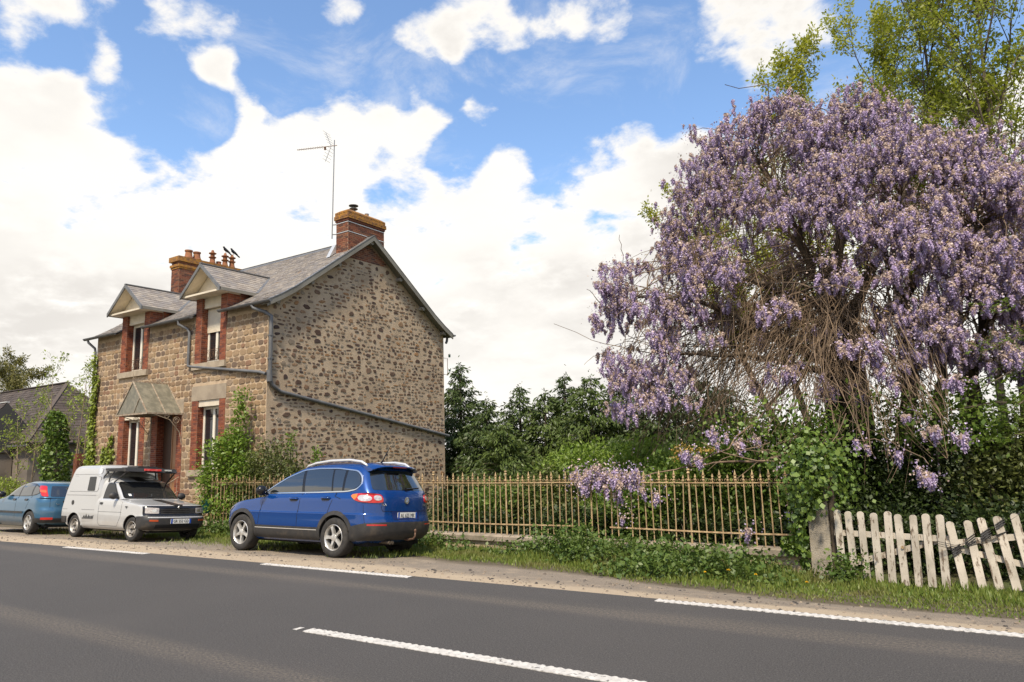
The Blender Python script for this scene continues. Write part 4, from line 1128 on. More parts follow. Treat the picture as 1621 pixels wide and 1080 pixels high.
# ================================================================== vehicles
def lerp_tab(tab):
    xs_ = np.array([t[0] for t in tab]); ys_ = np.array([t[1] for t in tab])
    return lambda z: float(np.interp(z, xs_, ys_))
def smooth_tab(tab):
    """monotone cubic (PCHIP) through the table"""
    x = np.array([t[0] for t in tab], float); y = np.array([t[1] for t in tab], float)
    h = np.diff(x); d = np.diff(y)/h; m = np.zeros(len(x)); m[0], m[-1] = d[0], d[-1]
    for i in range(1, len(x)-1):
        if d[i-1]*d[i] > 0:
            w1, w2 = 2*h[i]+h[i-1], h[i]+2*h[i-1]; m[i] = (w1+w2)/(w1/d[i-1]+w2/d[i])
    def f(z):
        z = min(max(z, x[0]), x[-1]); i = min(int(np.searchsorted(x, z, 'right'))-1, len(x)-2); t = (z-x[i])/h[i]
        return float((1+2*t)*(1-t)**2*y[i] + t*(1-t)**2*h[i]*m[i] + t*t*(3-2*t)*y[i+1] + t*t*(t-1)*h[i]*m[i+1])
    return f
class Body:
    """a closed car shell stacked from plan outlines: at height z it runs from xr(z) to xf(z) and is 2*w(z) wide"""
    def __init__(s, xr, xf, w, rr, rf, pr=2.6, pf=2.4, bow=.03):
        s.xr, s.xf, s.w = smooth_tab(xr), smooth_tab(xf), smooth_tab(w)
        s.rr = rr if callable(rr) else (lambda z: rr); s.rf = rf if callable(rf) else (lambda z: rf)
        s.pr, s.pf, s.bow = pr, pf, bow; s.cache = {}
    def half(s, x, z):
        a, b, w = s.xr(z), s.xf(z), s.w(z); L = max(b-a, 1e-4)
        if x <= a or x >= b: return 0.0
        rr, rf = min(s.rr(z), L*.48), min(s.rf(z), L*.48)
        k = 1 - s.bow*((x-(a+b)/2)/(L/2))**2
        if x-a < rr: k *= max(0, 1-(1-(x-a)/rr)**s.pr)**(1/s.pr)
        if b-x < rf: k *= max(0, 1-(1-(b-x)/rf)**s.pf)**(1/s.pf)
        return w*k
    def outline(s, z, n=34):
        a, b = s.xr(z), s.xf(z); L = max(b-a, 1e-4); rr, rf = min(s.rr(z), L*.48), min(s.rf(z), L*.48)
        th = np.linspace(0, math.pi/2, 20)
        xs_ = [a + rr*(1-math.cos(t)**1.0) for t in th] + list(np.linspace(a+rr, b-rf, 24))[1:-1] + [b - rf*(1-math.sin(t)) for t in th]
        return [(x, s.half(x, z)) for x in xs_]
    def mesh(s, name, zs, mats, cutters=()):
        v, f = [], []; ring = None
        for z in zs:
            o = s.outline(z); pts = [(x, y, z) for x, y in o] + [(x, -y, z) for x, y in reversed(o[1:-1])]
            ring = len(pts); v += pts
        for i in range(len(zs)-1):
            for j in range(ring):
                k = (j+1) % ring; f.append((i*ring+j, i*ring+k, (i+1)*ring+k, (i+1)*ring+j))
        f.append(tuple(reversed(range(ring)))); f.append(tuple((len(zs)-1)*ring+j for j in range(ring)))
        me = bpy.data.meshes.new(name); me.from_pydata(v, [], f)
        for m in mats: me.materials.append(m)
        bm = bmesh.new(); bm.from_mesh(me); bmesh.ops.remove_doubles(bm, verts=bm.verts, dist=.0004); bmesh.ops.recalc_face_normals(bm, faces=bm.faces); bm.to_mesh(me); bm.free()
        if cutters:
            ob = bpy.data.objects.new('shell_cut', me); COL.objects.link(ob); tmp = []
            for c in cutters:
                cm = c.mesh('cutter', mats[-1]); co = bpy.data.objects.new('cutter', cm); COL.objects.link(co); tmp.append(co)
                md = ob.modifiers.new('cut', 'BOOLEAN'); md.operation = 'DIFFERENCE'; md.object = co; md.solver = 'EXACT'
            dg = bpy.context.evaluated_depsgraph_get(); dg.update()
            me2 = bpy.data.meshes.new_from_object(ob.evaluated_get(dg), depsgraph=dg)
            bpy.data.objects.remove(ob)
            for t in tmp: bpy.data.objects.remove(t)
            me = me2
        me.polygons.foreach_set('use_smooth', [True]*len(me.polygons)); me.set_sharp_from_angle(angle=R(32)); me.update()
        return me
    def rear_arc(s, z, arc, side):
        """point at arc length from the rear centre line, going round to the side (+1 or -1)"""
        o = s.outline_fine(z); acc = 0; p = (s.xr(z), 0)
        for q in o:
            d = math.hypot(q[0]-p[0], q[1]-p[1])
            if acc + d >= arc and d > 0:
                t = (arc-acc)/d; return (p[0]+(q[0]-p[0])*t, (p[1]+(q[1]-p[1])*t)*side)
            acc += d; p = q
        return (p[0], p[1]*side)
    def front_arc(s, z, arc, side):
        o = list(reversed(s.outline_fine(z))); acc = 0; p = (s.xf(z), 0)
        for q in o:
            d = math.hypot(q[0]-p[0], q[1]-p[1])
            if acc + d >= arc and d > 0:
                t = (arc-acc)/d; return (p[0]+(q[0]-p[0])*t, (p[1]+(q[1]-p[1])*t)*side)
            acc += d; p = q
        return (p[0], p[1]*side)
    def outline_fine(s, z):
        k = round(z, 4)
        if k not in s.cache: s.cache[k] = s._outline_fine(k)
        return s.cache[k]
    def _outline_fine(s, z):
        a, b = s.xr(z), s.xf(z); L = max(b-a, 1e-4); rr, rf = min(s.rr(z), L*.48), min(s.rf(z), L*.48)
        th = np.linspace(0, math.pi/2, 40)
        xs_ = [a + rr*(1-math.cos(t)) for t in th] + list(np.linspace(a+rr, b-rf, 30))[1:-1] + [b - rf*(1-math.sin(t)) for t in th]
        return [(x, s.half(x, z)) for x in xs_]
def grid_poly(poly, step=.05, rnd=0.0):
    """a flat polygon cut into small cells: list of points and faces"""
    bm = bmesh.new()
    vs = [bm.verts.new((p[0], 0, p[1])) for p in poly]; bm.faces.new(vs)
    lo = [min(p[i] for p in poly) for i in (0, 1)]; hi = [max(p[i] for p in poly) for i in (0, 1)]
    for ax, no in ((0, (1, 0, 0)), (1, (0, 0, 1))):
        t = math.ceil(lo[ax]/step)*step
        while t < hi[ax]:
            bmesh.ops.bisect_plane(bm, geom=bm.verts[:]+bm.edges[:]+bm.faces[:], plane_co=(t, 0, 0) if ax == 0 else (0, 0, t), plane_no=no, dist=1e-5); t += step
    bm.verts.index_update()
    out = [(v.co.x, v.co.z) for v in bm.verts], [tuple(v.index for v in f.verts) for f in bm.faces]
    bm.free(); return out
def rounded(poly, r=.03, n=4):
    """round the corners of a polygon"""
    out = []
    for i, p in enumerate(poly):
        a, b = Vector(poly[i-1]), Vector(poly[(i+1) % len(poly)]); p = Vector(p)
        d1, d2 = (a-p), (b-p); k = min(r, d1.length*.45, d2.length*.45)
        s_, e = p + d1.normalized()*k, p + d2.normalized()*k
        for j in range(n+1):
            t = j/n; out.append(tuple(s_*(1-t)**2 + p*2*t*(1-t) + e*t*t))
    return out
def patch(poly, fn, mat, name, parent, off=.004, step=.05, rim=True):
    """lay a polygon on a surface: fn(u, v, off) gives the point"""
    pts, fs = grid_poly(poly, step)
    v = [fn(u, w, off) for u, w in pts]; m = MB()
    m.add(v, fs)
    if rim:   # short edge that goes back to the surface
        n = len(poly); a = [fn(u, w, off) for u, w in poly]; b = [fn(u, w, -.004) for u, w in poly]
        m.add(a+b, [(i, (i+1) % n, n+(i+1) % n, n+i) for i in range(n)])
    return put(name, m.mesh(name, mat, True, 40), parent)
def band(poly, fn, mat, name, parent, width=.012, off=.007, closed=True):
    """a narrow strip along a line on a surface"""
    n = len(poly); m = MB(); v = []; f = []
    for i, p in enumerate(poly):
        a = Vector(poly[i-1] if (closed or i) else p); b = Vector(poly[(i+1) % n] if (closed or i < n-1) else p); t = (b-a)
        t = t.normalized() if t.length else Vector((1, 0)); q = Vector((-t.y, t.x))*width/2; p = Vector(p)
        A, B = p+q, p-q
        v += [fn(A.x, A.y, off), fn(B.x, B.y, off), fn(B.x, B.y, -.003), fn(A.x, A.y, -.003)]
    k = n if closed else n-1
    for i in range(k):
        a, b = 4*i, 4*((i+1) % n); f += [(a+q, b+q, b+(q+1) % 4, a+(q+1) % 4) for q in (0, 1, 3)]
    m.add(v, f); return put(name, m.mesh(name, mat, True, 40), parent)
def resample(pts, step=.06):
    out = []
    for a, b in zip(pts, pts[1:]):
        a, b = Vector(a), Vector(b); k = max(1, int((b-a).length/step))
        out += [tuple(a+(b-a)*i/k) for i in range(k)]
    return out + [tuple(pts[-1])]
def text_mesh(txt, size, mat, depth=.001):
    cu = bpy.data.curves.new('lettering', 'FONT'); cu.body = txt; cu.size = size; cu.extrude = depth; cu.align_x = 'CENTER'; cu.align_y = 'CENTER'; cu.resolution_u = 2
    ob = bpy.data.objects.new('lettering', cu); COL.objects.link(ob)
    dg = bpy.context.evaluated_depsgraph_get(); dg.update()
    me = bpy.data.meshes.new_from_object(ob.evaluated_get(dg), depsgraph=dg); bpy.data.objects.remove(ob); bpy.data.curves.remove(cu)
    me.materials.clear(); me.materials.append(mat); return me
def carpaint(name, c1, metal=.35, rough=.28, flake=True, dust=0.0):
    m = bpy.data.materials.new(name); m.use_nodes = True; nt = m.node_tree; b = nt.nodes['Principled BSDF']
    b.inputs['Metallic'].default_value = metal; b.inputs['Roughness'].default_value = rough
    b.inputs['Specular IOR Level'].default_value = .15
    b.inputs['Coat Weight'].default_value = 1.0; b.inputs['Coat Roughness'].default_value = .025; b.inputs['Coat IOR'].default_value = 1.55
    t = N(nt, 'ShaderNodeTexCoord'); v = t.outputs['Object']
    c = mixc(nt, noise(nt, v, 900, 2), tuple(x*.85 for x in c1), tuple(min(1, x*1.15) for x in c1))
    if dust:
        sp = N(nt, 'ShaderNodeSeparateXYZ', ins={0: v})
        k = math_(nt, 'MULTIPLY', smooth(nt, sp.outputs[2], .25, .8, 1.0, .12), smooth(nt, noise(nt, v, 4, 6, .6), .25, .75))
        c = mixc(nt, math_(nt, 'MULTIPLY', k, dust), c, (.28, .23, .17))
        nt.links.new(math_(nt, 'SUBTRACT', 1.0, math_(nt, 'MULTIPLY', k, dust*1.2), True), b.inputs['Coat Weight'])
    nt.links.new(c, b.inputs['Base Color'])
    return m
TYRE = pmat('tyre_rubber', (.022, .021, .020), (.045, .041, .036), scale=9, rough=.85, bump=.2)
ALLOY = pmat('alloy_wheel', (.62, .61, .58), (.5, .48, .44), scale=8, rough=.32, metal=.6, dirt=(.16, .12, .085), dscale=9, damt=.45)
STEELW = pmat('steel_wheel', (.42, .40, .37), (.28, .25, .21), scale=8, rough=.5, metal=.5)
BLACKP = pmat('black_plastic', (.028, .028, .029), (.04, .038, .036), scale=8, rough=.55, dirt=(.13, .10, .07), dscale=5, damt=.35)
DARKIN = pmat('dark_interior', (.008, .008, .008), rough=.9)
CHROME = pmat('bright_trim', (.72, .72, .70), rough=.18, metal=.9)
SILVERT = pmat('silver_rail', (.74, .73, .70), rough=.3, metal=.5)
PLATEW = pmat('plate_white', (.74, .73, .68), rough=.4)
PLATEB = pmat('plate_blue', (.015, .07, .36), rough=.4)
INK = pmat('plate_ink', (.012, .012, .014), rough=.5)
LAMPR = pmat('lamp_red', (.50, .016, .010), (.40, .012, .008), scale=20, rough=.12, coat=.8)
LAMPO = pmat('lamp_amber', (.62, .17, .02), rough=.15, coat=.8)
LAMPC = pmat('lamp_clear', (.60, .56, .52), (.42, .38, .36), scale=30, rough=.15, metal=.3, coat=.8)
def car_glass(name, tint=(.012, .014, .013), alpha=.72):
    m = bpy.data.materials.new(name); m.use_nodes = True; b = m.node_tree.nodes['Principled BSDF']
    b.inputs['Base Color'].default_value = (*tint, 1); b.inputs['Roughness'].default_value = .015; b.inputs['Specular IOR Level'].default_value = 1.0; b.inputs['IOR'].default_value = 1.62
    b.inputs['Coat Weight'].default_value = .7; b.inputs['Coat Roughness'].default_value = .01
    MATS[name] = m; return m
CGLASS = car_glass('car_glass')
def wheel_meshes(r, width, rim_r, style, mat_rim):
    t = MB(); h = width/2
    prof = [(rim_r, -h*.92), (rim_r+.012, -h), (r*.90, -h*1.02), (r*.97, -h*.86), (r*.995, -h*.62), (r, -h*.3), (r, h*.3), (r*.995, h*.62), (r*.97, h*.86), (r*.90, h*1.02), (rim_r+.012, h), (rim_r, h*.92)]
    t.lathe(prof, axis='y', n=44, cap=False)
    for (rr, yy) in ((r*.9965, h*.34), (r*.9965, -h*.34)): pass
    tyre = t.mesh('tyre', TYRE, True, 40)
    q = MB(); o = -h*.90    # outer side is -y
    q.lathe([(rim_r+.004, o-.004), (rim_r-.004, o-.010), (rim_r-.018, o+.004), (rim_r-.028, o+.05), (rim_r-.03, h*.8)], axis='y', n=40, cap=False)
    dk = MB(); dk.lathe([(rim_r-.012, o+.085), (.02, o+.085)], axis='y', n=30, cap=False)
    if style == 'five':
        for k in range(5):
            a = 2*math.pi*k/5 + .3; ca, sa = math.cos(a), math.sin(a)
            def P(rad, t, y): return (rad*ca - t*sa, y, rad*sa + t*ca)
            R1 = rim_r-.012
            w0, w1 = .027, .040
            q.add([P(.045, -w0, o+.012), P(.045, w0, o+.012), P(R1*.62, w0*.78, o+.004), P(R1*.62, -w0*.78, o+.004), P(R1, w1, o+.006), P(R1, -w1, o+.006), P(.045, -w0, o+.06), P(.045, w0, o+.06), P(R1*.62, w0*.9, o+.05), P(R1*.62, -w0*.9, o+.05), P(R1, w1, o+.05), P(R1, -w1, o+.05)],
                  [(0, 1, 2, 3), (3, 2, 4, 5), (0, 3, 9, 6), (3, 5, 11, 9), (2, 1, 7, 8), (4, 2, 8, 10)])
        q.lathe([(.07, o+.045), (.062, o+.006), (.03, o-.002), (.005, o-.002)], axis='y', n=20, cap=True)
    elif style == 'thin':
        for k in range(5):
            for dd in (-.17, .17):
                a = 2*math.pi*k/5 + .2 + dd; a2 = 2*math.pi*k/5 + .2
                q.bar((.05*math.cos(a2), o+.02, .05*math.sin(a2)), ((rim_r-.012)*math.cos(a), o+.012, (rim_r-.012)*math.sin(a)), .03, .03, (0, 1, 0))
        q.lathe([(.07, o+.045), (.062, o+.006), (.005, o-.002)], axis='y', n=20, cap=True)
    else:
        q.lathe([(rim_r-.02, o+.03), (rim_r-.05, o+.055), (rim_r*.62, o+.03), (rim_r*.5, o+.01), (rim_r*.36, o+.02), (.02, o+.03)], axis='y', n=40, cap=False)
        dk = MB()
        for k in range(8):
            a = 2*math.pi*k/8; c = (rim_r*.72*math.cos(a), o+.036, rim_r*.72*math.sin(a))
            dk.box(c, (.034, .02, .022), Matrix.Rotation(-a, 3, 'Y'))
        dk.lathe([(.03, o+.0), (.028, o-.012), (.005, o-.014)], axis='y', n=14)
    return tyre, q.mesh('rim', mat_rim, True, 35), dk.mesh('rim_recess', DARKIN)
def add_wheels(root, xs_, track, r, width, rim_r, style, mat):
    ty, ri, dk = wheel_meshes(r, width, rim_r, style, mat)
    for x in xs_:
        for s in (-1, 1):
            w = put('wheel', ty, root, (x, s*track/2, r-.006), (0, rng.uniform(0, 6), 0 if s < 0 else math.pi))
            put('rim', ri, w); put('rim_recess', dk, w)
def arch_cut(x, r, y_half, w=.34):
    m = MB(); 
    for s in (-1, 1):
        pass
    return [MB().lathe([(r[0], s*(y_half-w)), (r[0], s*(y_half+.3))], (x, 0, r[1]), 'y', 40) for s in (-1, 1)]
def plate(root, c, n, w, txt, region=True, tilt=0, right_band=True):
    """number plate: centre c, outward direction n (+1 front, -1 rear along x)"""
    cx_, cy_, cz_ = c; t = .012
    p = put('number_plate', MB().box((0, 0, 0), (t, w, .11)).mesh('plate', PLATEW), root, c, (0, tilt, 0))
    xo = n*(t/2+.0015)
    lefty = -n*(w/2-.022)   # reader's left
    put('plate_band', MB().box((xo, -n*-1*0 + (-1 if n > 0 else 1)*(w/2-.021), 0), (.002, .042, .108)).mesh('band', PLATEB), p)
    if right_band: put('plate_band', MB().box((xo, (1 if n > 0 else -1)*(w/2-.021), 0), (.002, .042, .108)).mesh('band', PLATEB), p)
    tm = text_mesh(txt, .098, INK)
    o = put('plate_lettering', tm, p, (xo+n*.001, 0, -.002), (math.pi/2, 0, math.pi/2 if n > 0 else -math.pi/2), (.80, 1.0, 1))
    return p
def zlist(z0, z1, dz, dense=()):
    zs_ = list(np.arange(z0, z1, dz))
    for a, b, d in dense: zs_ = [z for z in zs_ if not a <= z < b] + list(np.arange(a, b, d))
    return sorted(set(round(float(z), 4) for z in zs_ + [z1]))

# ------------------------------------------------------------------ blue sport utility car (nose to the left, tail towards us)
BLUE = carpaint('blue_metallic_paint', (.003, .044, .20), .25, .26, dust=0)
suv_pos = Vector((-10.50, 10.49, -.168))
SUV = thing('sport_utility_car', 'shiny dark blue sport utility car with silver roof rails parked before the railing', 'car', suv_pos, local=True, rot=(R(4.0), 0, math.pi))
SUV.scale = (1.055, 1.055, 1.055)
B = Body(
    xr=[(.24, -.62), (.32, -.82), (.42, -.90), (.56, -.915), (.66, -.90), (.74, -.875), (.90, -.87), (1.02, -.86), (1.12, -.83), (1.18, -.79), (1.40, -.645), (1.53, -.56), (1.57, -.52), (1.62, -.42), (1.655, -.15), (1.672, .25), (1.68, .5)],
    xf=[(.24, 3.20), (.34, 3.40), (.5, 3.46), (.68, 3.45), (.80, 3.40), (.88, 3.30), (.94, 3.10), (.985, 2.75), (1.03, 2.45), (1.07, 2.30), (1.12, 2.19), (1.3, 1.88), (1.48, 1.50), (1.57, 1.22), (1.62, .95), (1.655, .78), (1.672, .66), (1.68, .56)],
    w=[(.24, .78), (.32, .86), (.42, .885), (.55, .90), (.68, .902), (.745, .905), (.765, .893), (.86, .888), (.98, .880), (1.04, .862), (1.075, .83), (1.20, .795), (1.35, .745), (1.50, .675), (1.56, .640), (1.61, .585), (1.645, .50), (1.668, .36), (1.68, .12)],
    rr=lambda z: .42 if z < 1.1 else .34, rf=lambda z: .62 if z < 1.04 else max(.16, .62-(z-1.04)*12), pr=2.7, pf=2.3, bow=.035)
cut = arch_cut(0, (.385, .345), .905) + arch_cut(2.604, (.385, .345), .905)
zs_ = zlist(.24, 1.68, .035, ((.73, .78, .008), (.86, 1.08, .016), (1.54, 1.68, .010)))
put('body', B.mesh('suv_body', zs_, [BLUE, DARKIN], cut), SUV)
side = lambda x, z, o, b=B: (x, b.half(x, z)+o, z)      # near side is +y here
farside = lambda x, z, o, b=B: (x, -(b.half(x, z)+o), z)
def rear(y, z, o, b=B):
    p = b.rear_arc(z, abs(y), 1 if y >= 0 else -1); q = b.rear_arc(z, abs(y)+.01, 1 if y >= 0 else -1)
    t = Vector((q[0]-p[0], q[1]-p[1])); nrm = Vector((-abs(t.y), math.copysign(abs(t.x), y))) if t.length else Vector((-1, 0))
    nrm = nrm.normalized() if nrm.length else Vector((-1, 0))
    return (p[0]+nrm.x*o, p[1]+nrm.y*o, z)
DLO = [(2.10, 1.085), (1.30, 1.10), (.5, 1.115), (-.18, 1.135), (-.40, 1.17), (-.50, 1.26), (-.44, 1.40), (-.30, 1.50), (.2, 1.548), (.75, 1.552), (1.12, 1.525), (1.50, 1.395), (1.82, 1.24)]
BLK = pmat('gloss_black_trim', (.012, .012, .013), rough=.15)
for sd_fn, nm in ((side, 1), (farside, -1)):
    patch(rounded(DLO, .06), sd_fn, BLK, 'window_surround', SUV, .003)
    FW = [(2.02, 1.10), (1.30, 1.113), (.98, 1.118), (1.12, 1.51), (1.47, 1.39), (1.79, 1.238)]
    RW = [(.91, 1.12), (.20, 1.130), (.33, 1.525), (.75, 1.537), (1.05, 1.52)]
    RQ = [(.16, 1.131), (-.06, 1.136), (-.0, 1.51), (.29, 1.524)]
    QW = [(-.11, 1.142), (-.32, 1.165), (-.46, 1.25), (-.42, 1.385), (-.29, 1.482), (-.06, 1.505)]
    for pol in (FW, RW, RQ, QW): patch(rounded(pol, .025), sd_fn, CGLASS, 'side_window', SUV, .006)
    band(rounded(DLO, .07, 6), sd_fn, CHROME, 'chrome_window_line', SUV, .020, .010)
    # lower cladding and wheel arch lips
    patch([(.42, .27), (2.20, .27), (2.20, .50), (.42, .50)], sd_fn, BLACKP, 'sill_cladding', SUV, .010)
    band(resample([(.45, .455), (2.18, .455)]), sd_fn, SILVERT, 'sill_strip', SUV, .012, .014, False)
    for xc in (0, 2.604):
        arc = [(xc+.418*math.cos(a), .345+.418*math.sin(a)) for a in np.linspace(-.12 if xc == 0 else -.15, math.pi+.15, 34)]
        band(arc, sd_fn, BLACKP, 'arch_lip', SUV, .07, .014, False)
    for ln in ([(1.0, .50), (.98, .8), (.955, 1.0), (.945, 1.10)], [(.22, .60), (.20, .78), (.14, .92), (.07, 1.05), (.06, 1.12)], [(2.12, .50), (2.06, .8), (2.0, 1.0), (1.98, 1.06)], [(-.10, 1.0), (.07, 1.05)]):
        band(resample(ln), sd_fn, DARKIN, 'door_gap', SUV, .010, .0015, False)
    for (hx, hz) in ((1.13, .985), (.28, 1.005)):
        patch(rounded([(hx-.11, hz-.035), (hx+.10, hz-.035), (hx+.10, hz+.035), (hx-.11, hz+.035)], .03), sd_fn, BLK, 'handle_recess', SUV, .002, .04, False)
        hb = MB(); hb.tube([sd_fn(hx-.12, hz+.01, .01), sd_fn(hx-.06, hz+.014, .038), sd_fn(hx+.06, hz+.014, .038), sd_fn(hx+.11, hz+.01, .01)], [.014, .017, .017, .013], 8)
        put('door_handle', hb.mesh('handle', BLUE, True), SUV)
    # mirror
    mr = MB(); bx = sd_fn(1.88, 1.12, .0); sg = nm
    mr.lathe([(.02, -.10), (.075, -.07), (.095, 0), (.08, .06), (.03, .09)], (0, 0, 0), 'x', 14)
    mm = mr.mesh('mirror', BLK, True)
    put('door_mirror', mm, SUV, (1.98, sg*(.90+.06), 1.14), None, (.9, 1.2, 1.05))
    put('mirror_arm', MB().tube([(2.0, sg*.80, 1.08), (1.98, sg*.92, 1.10)], .025, 6).mesh('arm', BLK), SUV)
    # roof rail
    rl = MB(); pts = [(1.18, .60, 1.545), (1.10, .605, 1.60), (.9, .60, 1.648), (.5, .59, 1.688), (0, .585, 1.695), (-.28, .575, 1.66), (-.38, .57, 1.61), (-.42, .565, 1.585)]
    rl.tube([(x, y*nm, z) for x, y, z in pts], [.014, .022, .026, .027, .027, .026, .022, .014], 8); put('roof_rail', rl.mesh('rail', SILVERT, True), SUV)
# rear: window, spoiler, lamps, plate, bumper
RWIN = [(-.70, 1.165), (.70, 1.165), (.665, 1.30), (.60, 1.47), (.56, 1.515), (-.56, 1.515), (-.60, 1.47), (-.665, 1.30)]
patch(rounded(RWIN, .05), rear, CGLASS, 'rear_window', SUV, .005)
sp = MB(); n = 15; v = []
for i in range(n):
    y = -.60 + 1.20*i/(n-1); k = 1-(y/.66)**6*.5
    zt_ = 1.648-.075*(y/.62)**4; xe = -.67+.10*(y/.62)**4
    v += [(-.30, y, zt_+.014), (xe+.02, y, zt_-.045), (xe, y, zt_-.062), (xe+.03, y, zt_-.085), (-.46, y, zt_-.095)]
f = [(5*i+j, 5*i+j+1, 5*(i+1)+j+1, 5*(i+1)+j) for i in range(n-1) for j in range(4)] + [tuple(range(5)), tuple(5*(n-1)+j for j in reversed(range(5)))]
sp.add(v, f); put('roof_spoiler', sp.mesh('spoiler', BLUE, True, 30), SUV)
put('brake_light', MB().box((-.672, 0, 1.572), (.02, .34, .022), (0, .3, 0)).mesh('bl', pmat('dark_red_lens', (.10, .008, .006), rough=.2)), SUV)
for s in (1, -1):
    fn = lambda u, z, o, s=s: rear(s*u, z, o)
    ell = lambda cu, cz, a, b, n=26, p=2.3: [(cu+a*math.copysign(abs(math.cos(t))**(2/p), math.cos(t)), cz+b*math.copysign(abs(math.sin(t))**(2/p), math.sin(t))) for t in np.linspace(0, 2*math.pi, n, endpoint=False)]
    lamp_poly = [(.545, .955), (.63, .945), (.80, .945), (.95, .955), (1.06, .985), (1.13, 1.03), (1.15, 1.065), (1.10, 1.09), (.98, 1.105), (.80, 1.108), (.66, 1.10), (.57, 1.085), (.545, 1.03)]
    tl = patch(rounded(lamp_poly, .04), fn, LAMPR, 'tail_lamp', SUV, .016, .03)
    put_l = patch([(1.07, .992), (1.125, 1.03), (1.145, 1.062), (1.10, 1.086), (.99, 1.101), (1.0, 1.05)], fn, LAMPO, 'amber_lens', tl, .0185, .03, False)
    patch(ell(.87, 1.025, .125, .058), fn, LAMPC, 'reversing_lens', tl, .020, .03)
    patch(ell(.645, 1.028, .070, .044), fn, LAMPC, 'reversing_lens', tl, .020, .03)
    band(ell(.87, 1.025, .128, .062), fn, LAMPR, 'lens_ring', tl, .016, .022)
    patch([(.50, .555), (.86, .56), (.86, .585), (.50, .580)], fn, LAMPR, 'rear_reflector', SUV, .012, .04)
band(resample([(.90, .60), (.9, .9)]), lambda u, z, o: rear(u, z, o), DARKIN, 'panel_gap', SUV, .006, .0015, False)
for s in (1, -1):
    band(resample([(s*.62, 1.14), (s*.60, 1.10), (s*.545, 1.09), (s*.545, .94), (s*.58, .86), (s*.55, .80)]), rear, DARKIN, 'tailgate_gap', SUV, .009, .0015, False)
band(resample([(-.55, .80), (.55, .80)]), rear, DARKIN, 'tailgate_gap', SUV, .009, .0015, False)
# plate recess and bumper
patch(rounded([(-.34, .655), (.34, .655), (.37, .80), (-.37, .80)], .03), rear, pmat('plate_recess_blue', (.006, .02, .10), rough=.4), 'plate_recess', SUV, .003, .04, False)
plate(SUV, (-.888, -.02, .724), -1, .50, 'AL 625 MK')
bump = [(-1.20, .30), (1.20, .30), (1.20, .545), (.9, .60), (.6, .615), (-.6, .615), (-.9, .60), (-1.20, .545)]
patch(bump, rear, BLACKP, 'rear_bumper', SUV, .012, .06)
th = MB(); th.tube([(-.55, -.10, .33), (-.86, -.10, .30), (-.98, -.10, .32), (-1.02, -.10, .37), (-1.02, -.10, .44)], [.022, .022, .020, .018, .014], 8)
th.lathe([(.005, .495), (.02, .485), (.026, .465), (.02, .445), (.014, .43)], (-1.02, -.10, 0), 'z', 10)
put('tow_bar', th.mesh('tow', pmat('rusty_steel', (.17, .10, .065), (.10, .06, .04), scale=20, rough=.7, metal=.3), True), SUV)
for yy in (.30, .37): put('exhaust_tip', MB().tube([(-.5, yy, .275), (-.86, yy, .265)], .030, 10).mesh('tip', pmat('exhaust_steel', (.16, .13, .10), rough=.5, metal=.6), True, 40), SUV)
# emblem: ring with the two letters
em = MB(); e0 = Vector(rear(0, .985, .008))
em.lathe([(.058, 0), (.060, .010), (.050, .012), (.048, .002)], (0, 0, 0), 'z', 24)
for (a, b) in (((-.026, .044), (0, .006)), ((0, .006), (.026, .044)), ((-.045, .020), (-.020, -.042)), ((-.020, -.042), (0, -.002)), ((0, -.002), (.020, -.042)), ((.020, -.042), (.045, .020))):
    em.bar((a[0], a[1], .006), (b[0], b[1], .006), .010, .008)
put('emblem', em.mesh('emblem', CHROME), SUV, e0, (math.pi/2, 0, -math.pi/2))
put('model_lettering', text_mesh('TIGUAN', .055, CHROME, .003), SUV, Vector(rear(.50, .905, .008)), (math.pi/2, 0, -math.pi/2+.12), (1.1, 1, 1))
put('model_lettering', text_mesh('TDI', .05, CHROME, .003), SUV, Vector(rear(-.52, .905, .008)), (math.pi/2, 0, -math.pi/2-.12))
wp = MB(); wp.tube([rear(-.02, 1.185, .03), rear(-.2, 1.20, .022), rear(-.46, 1.215, .018)], [.016, .012, .008], 6); wp.lathe([(.03, -.02), (.026, .02)], rear(-.02, 1.185, .02), 'x', 10)
put('rear_wiper', wp.mesh('wiper', BLK), SUV)
put('roof_aerial', MB().tube([(-.20, 0, 1.665), (-.23, 0, 1.70), (-.42, 0, 1.98)], [.022, .012, .005], 6).mesh('aer', BLK), SUV)
add_wheels(SUV, (0, 2.604), 1.57, .345, .235, .222, 'five', ALLOY)
put('underbody', MB().span((-.6, -.66, .20), (3.2, .66, .30)).mesh('under', DARKIN), SUV)
for fx in (0, 2.604): put('axle', MB().tube([(fx, -.7, .33), (fx, .7, .33)], .05, 8).mesh('axle', DARKIN), SUV)
# front: lamps and grille (turned away from the road)
def frontf(b): 
    def fn(y, z, o):
        p = b.front_arc(z, abs(y), 1 if y >= 0 else -1); q = b.front_arc(z, abs(y)+.01, 1 if y >= 0 else -1)
        t = Vector((q[0]-p[0], q[1]-p[1])); nrm = Vector((abs(t.y), math.copysign(abs(t.x), y))); nrm = nrm.normalized() if nrm.length else Vector((1, 0))
        return (p[0]+nrm.x*o, p[1]+nrm.y*o, z)
    return fn
fr_ = frontf(B)
for s in (1, -1): patch(rounded([(s*.48, .70), (s*.95, .72), (s*1.05, .84), (s*.55, .82)], .04), fr_, LAMPC, 'headlamp', SUV, .008)
patch([(-.45, .66), (.45, .66), (.45, .82), (-.45, .82)], fr_, BLK, 'grille', SUV, .006)
patch(rounded([(-.66, 1.10), (.66, 1.10), (.58, 1.40), (.5, 1.53), (-.5, 1.53), (-.58, 1.40)], .05), fr_, CGLASS, 'windscreen', SUV, .004)
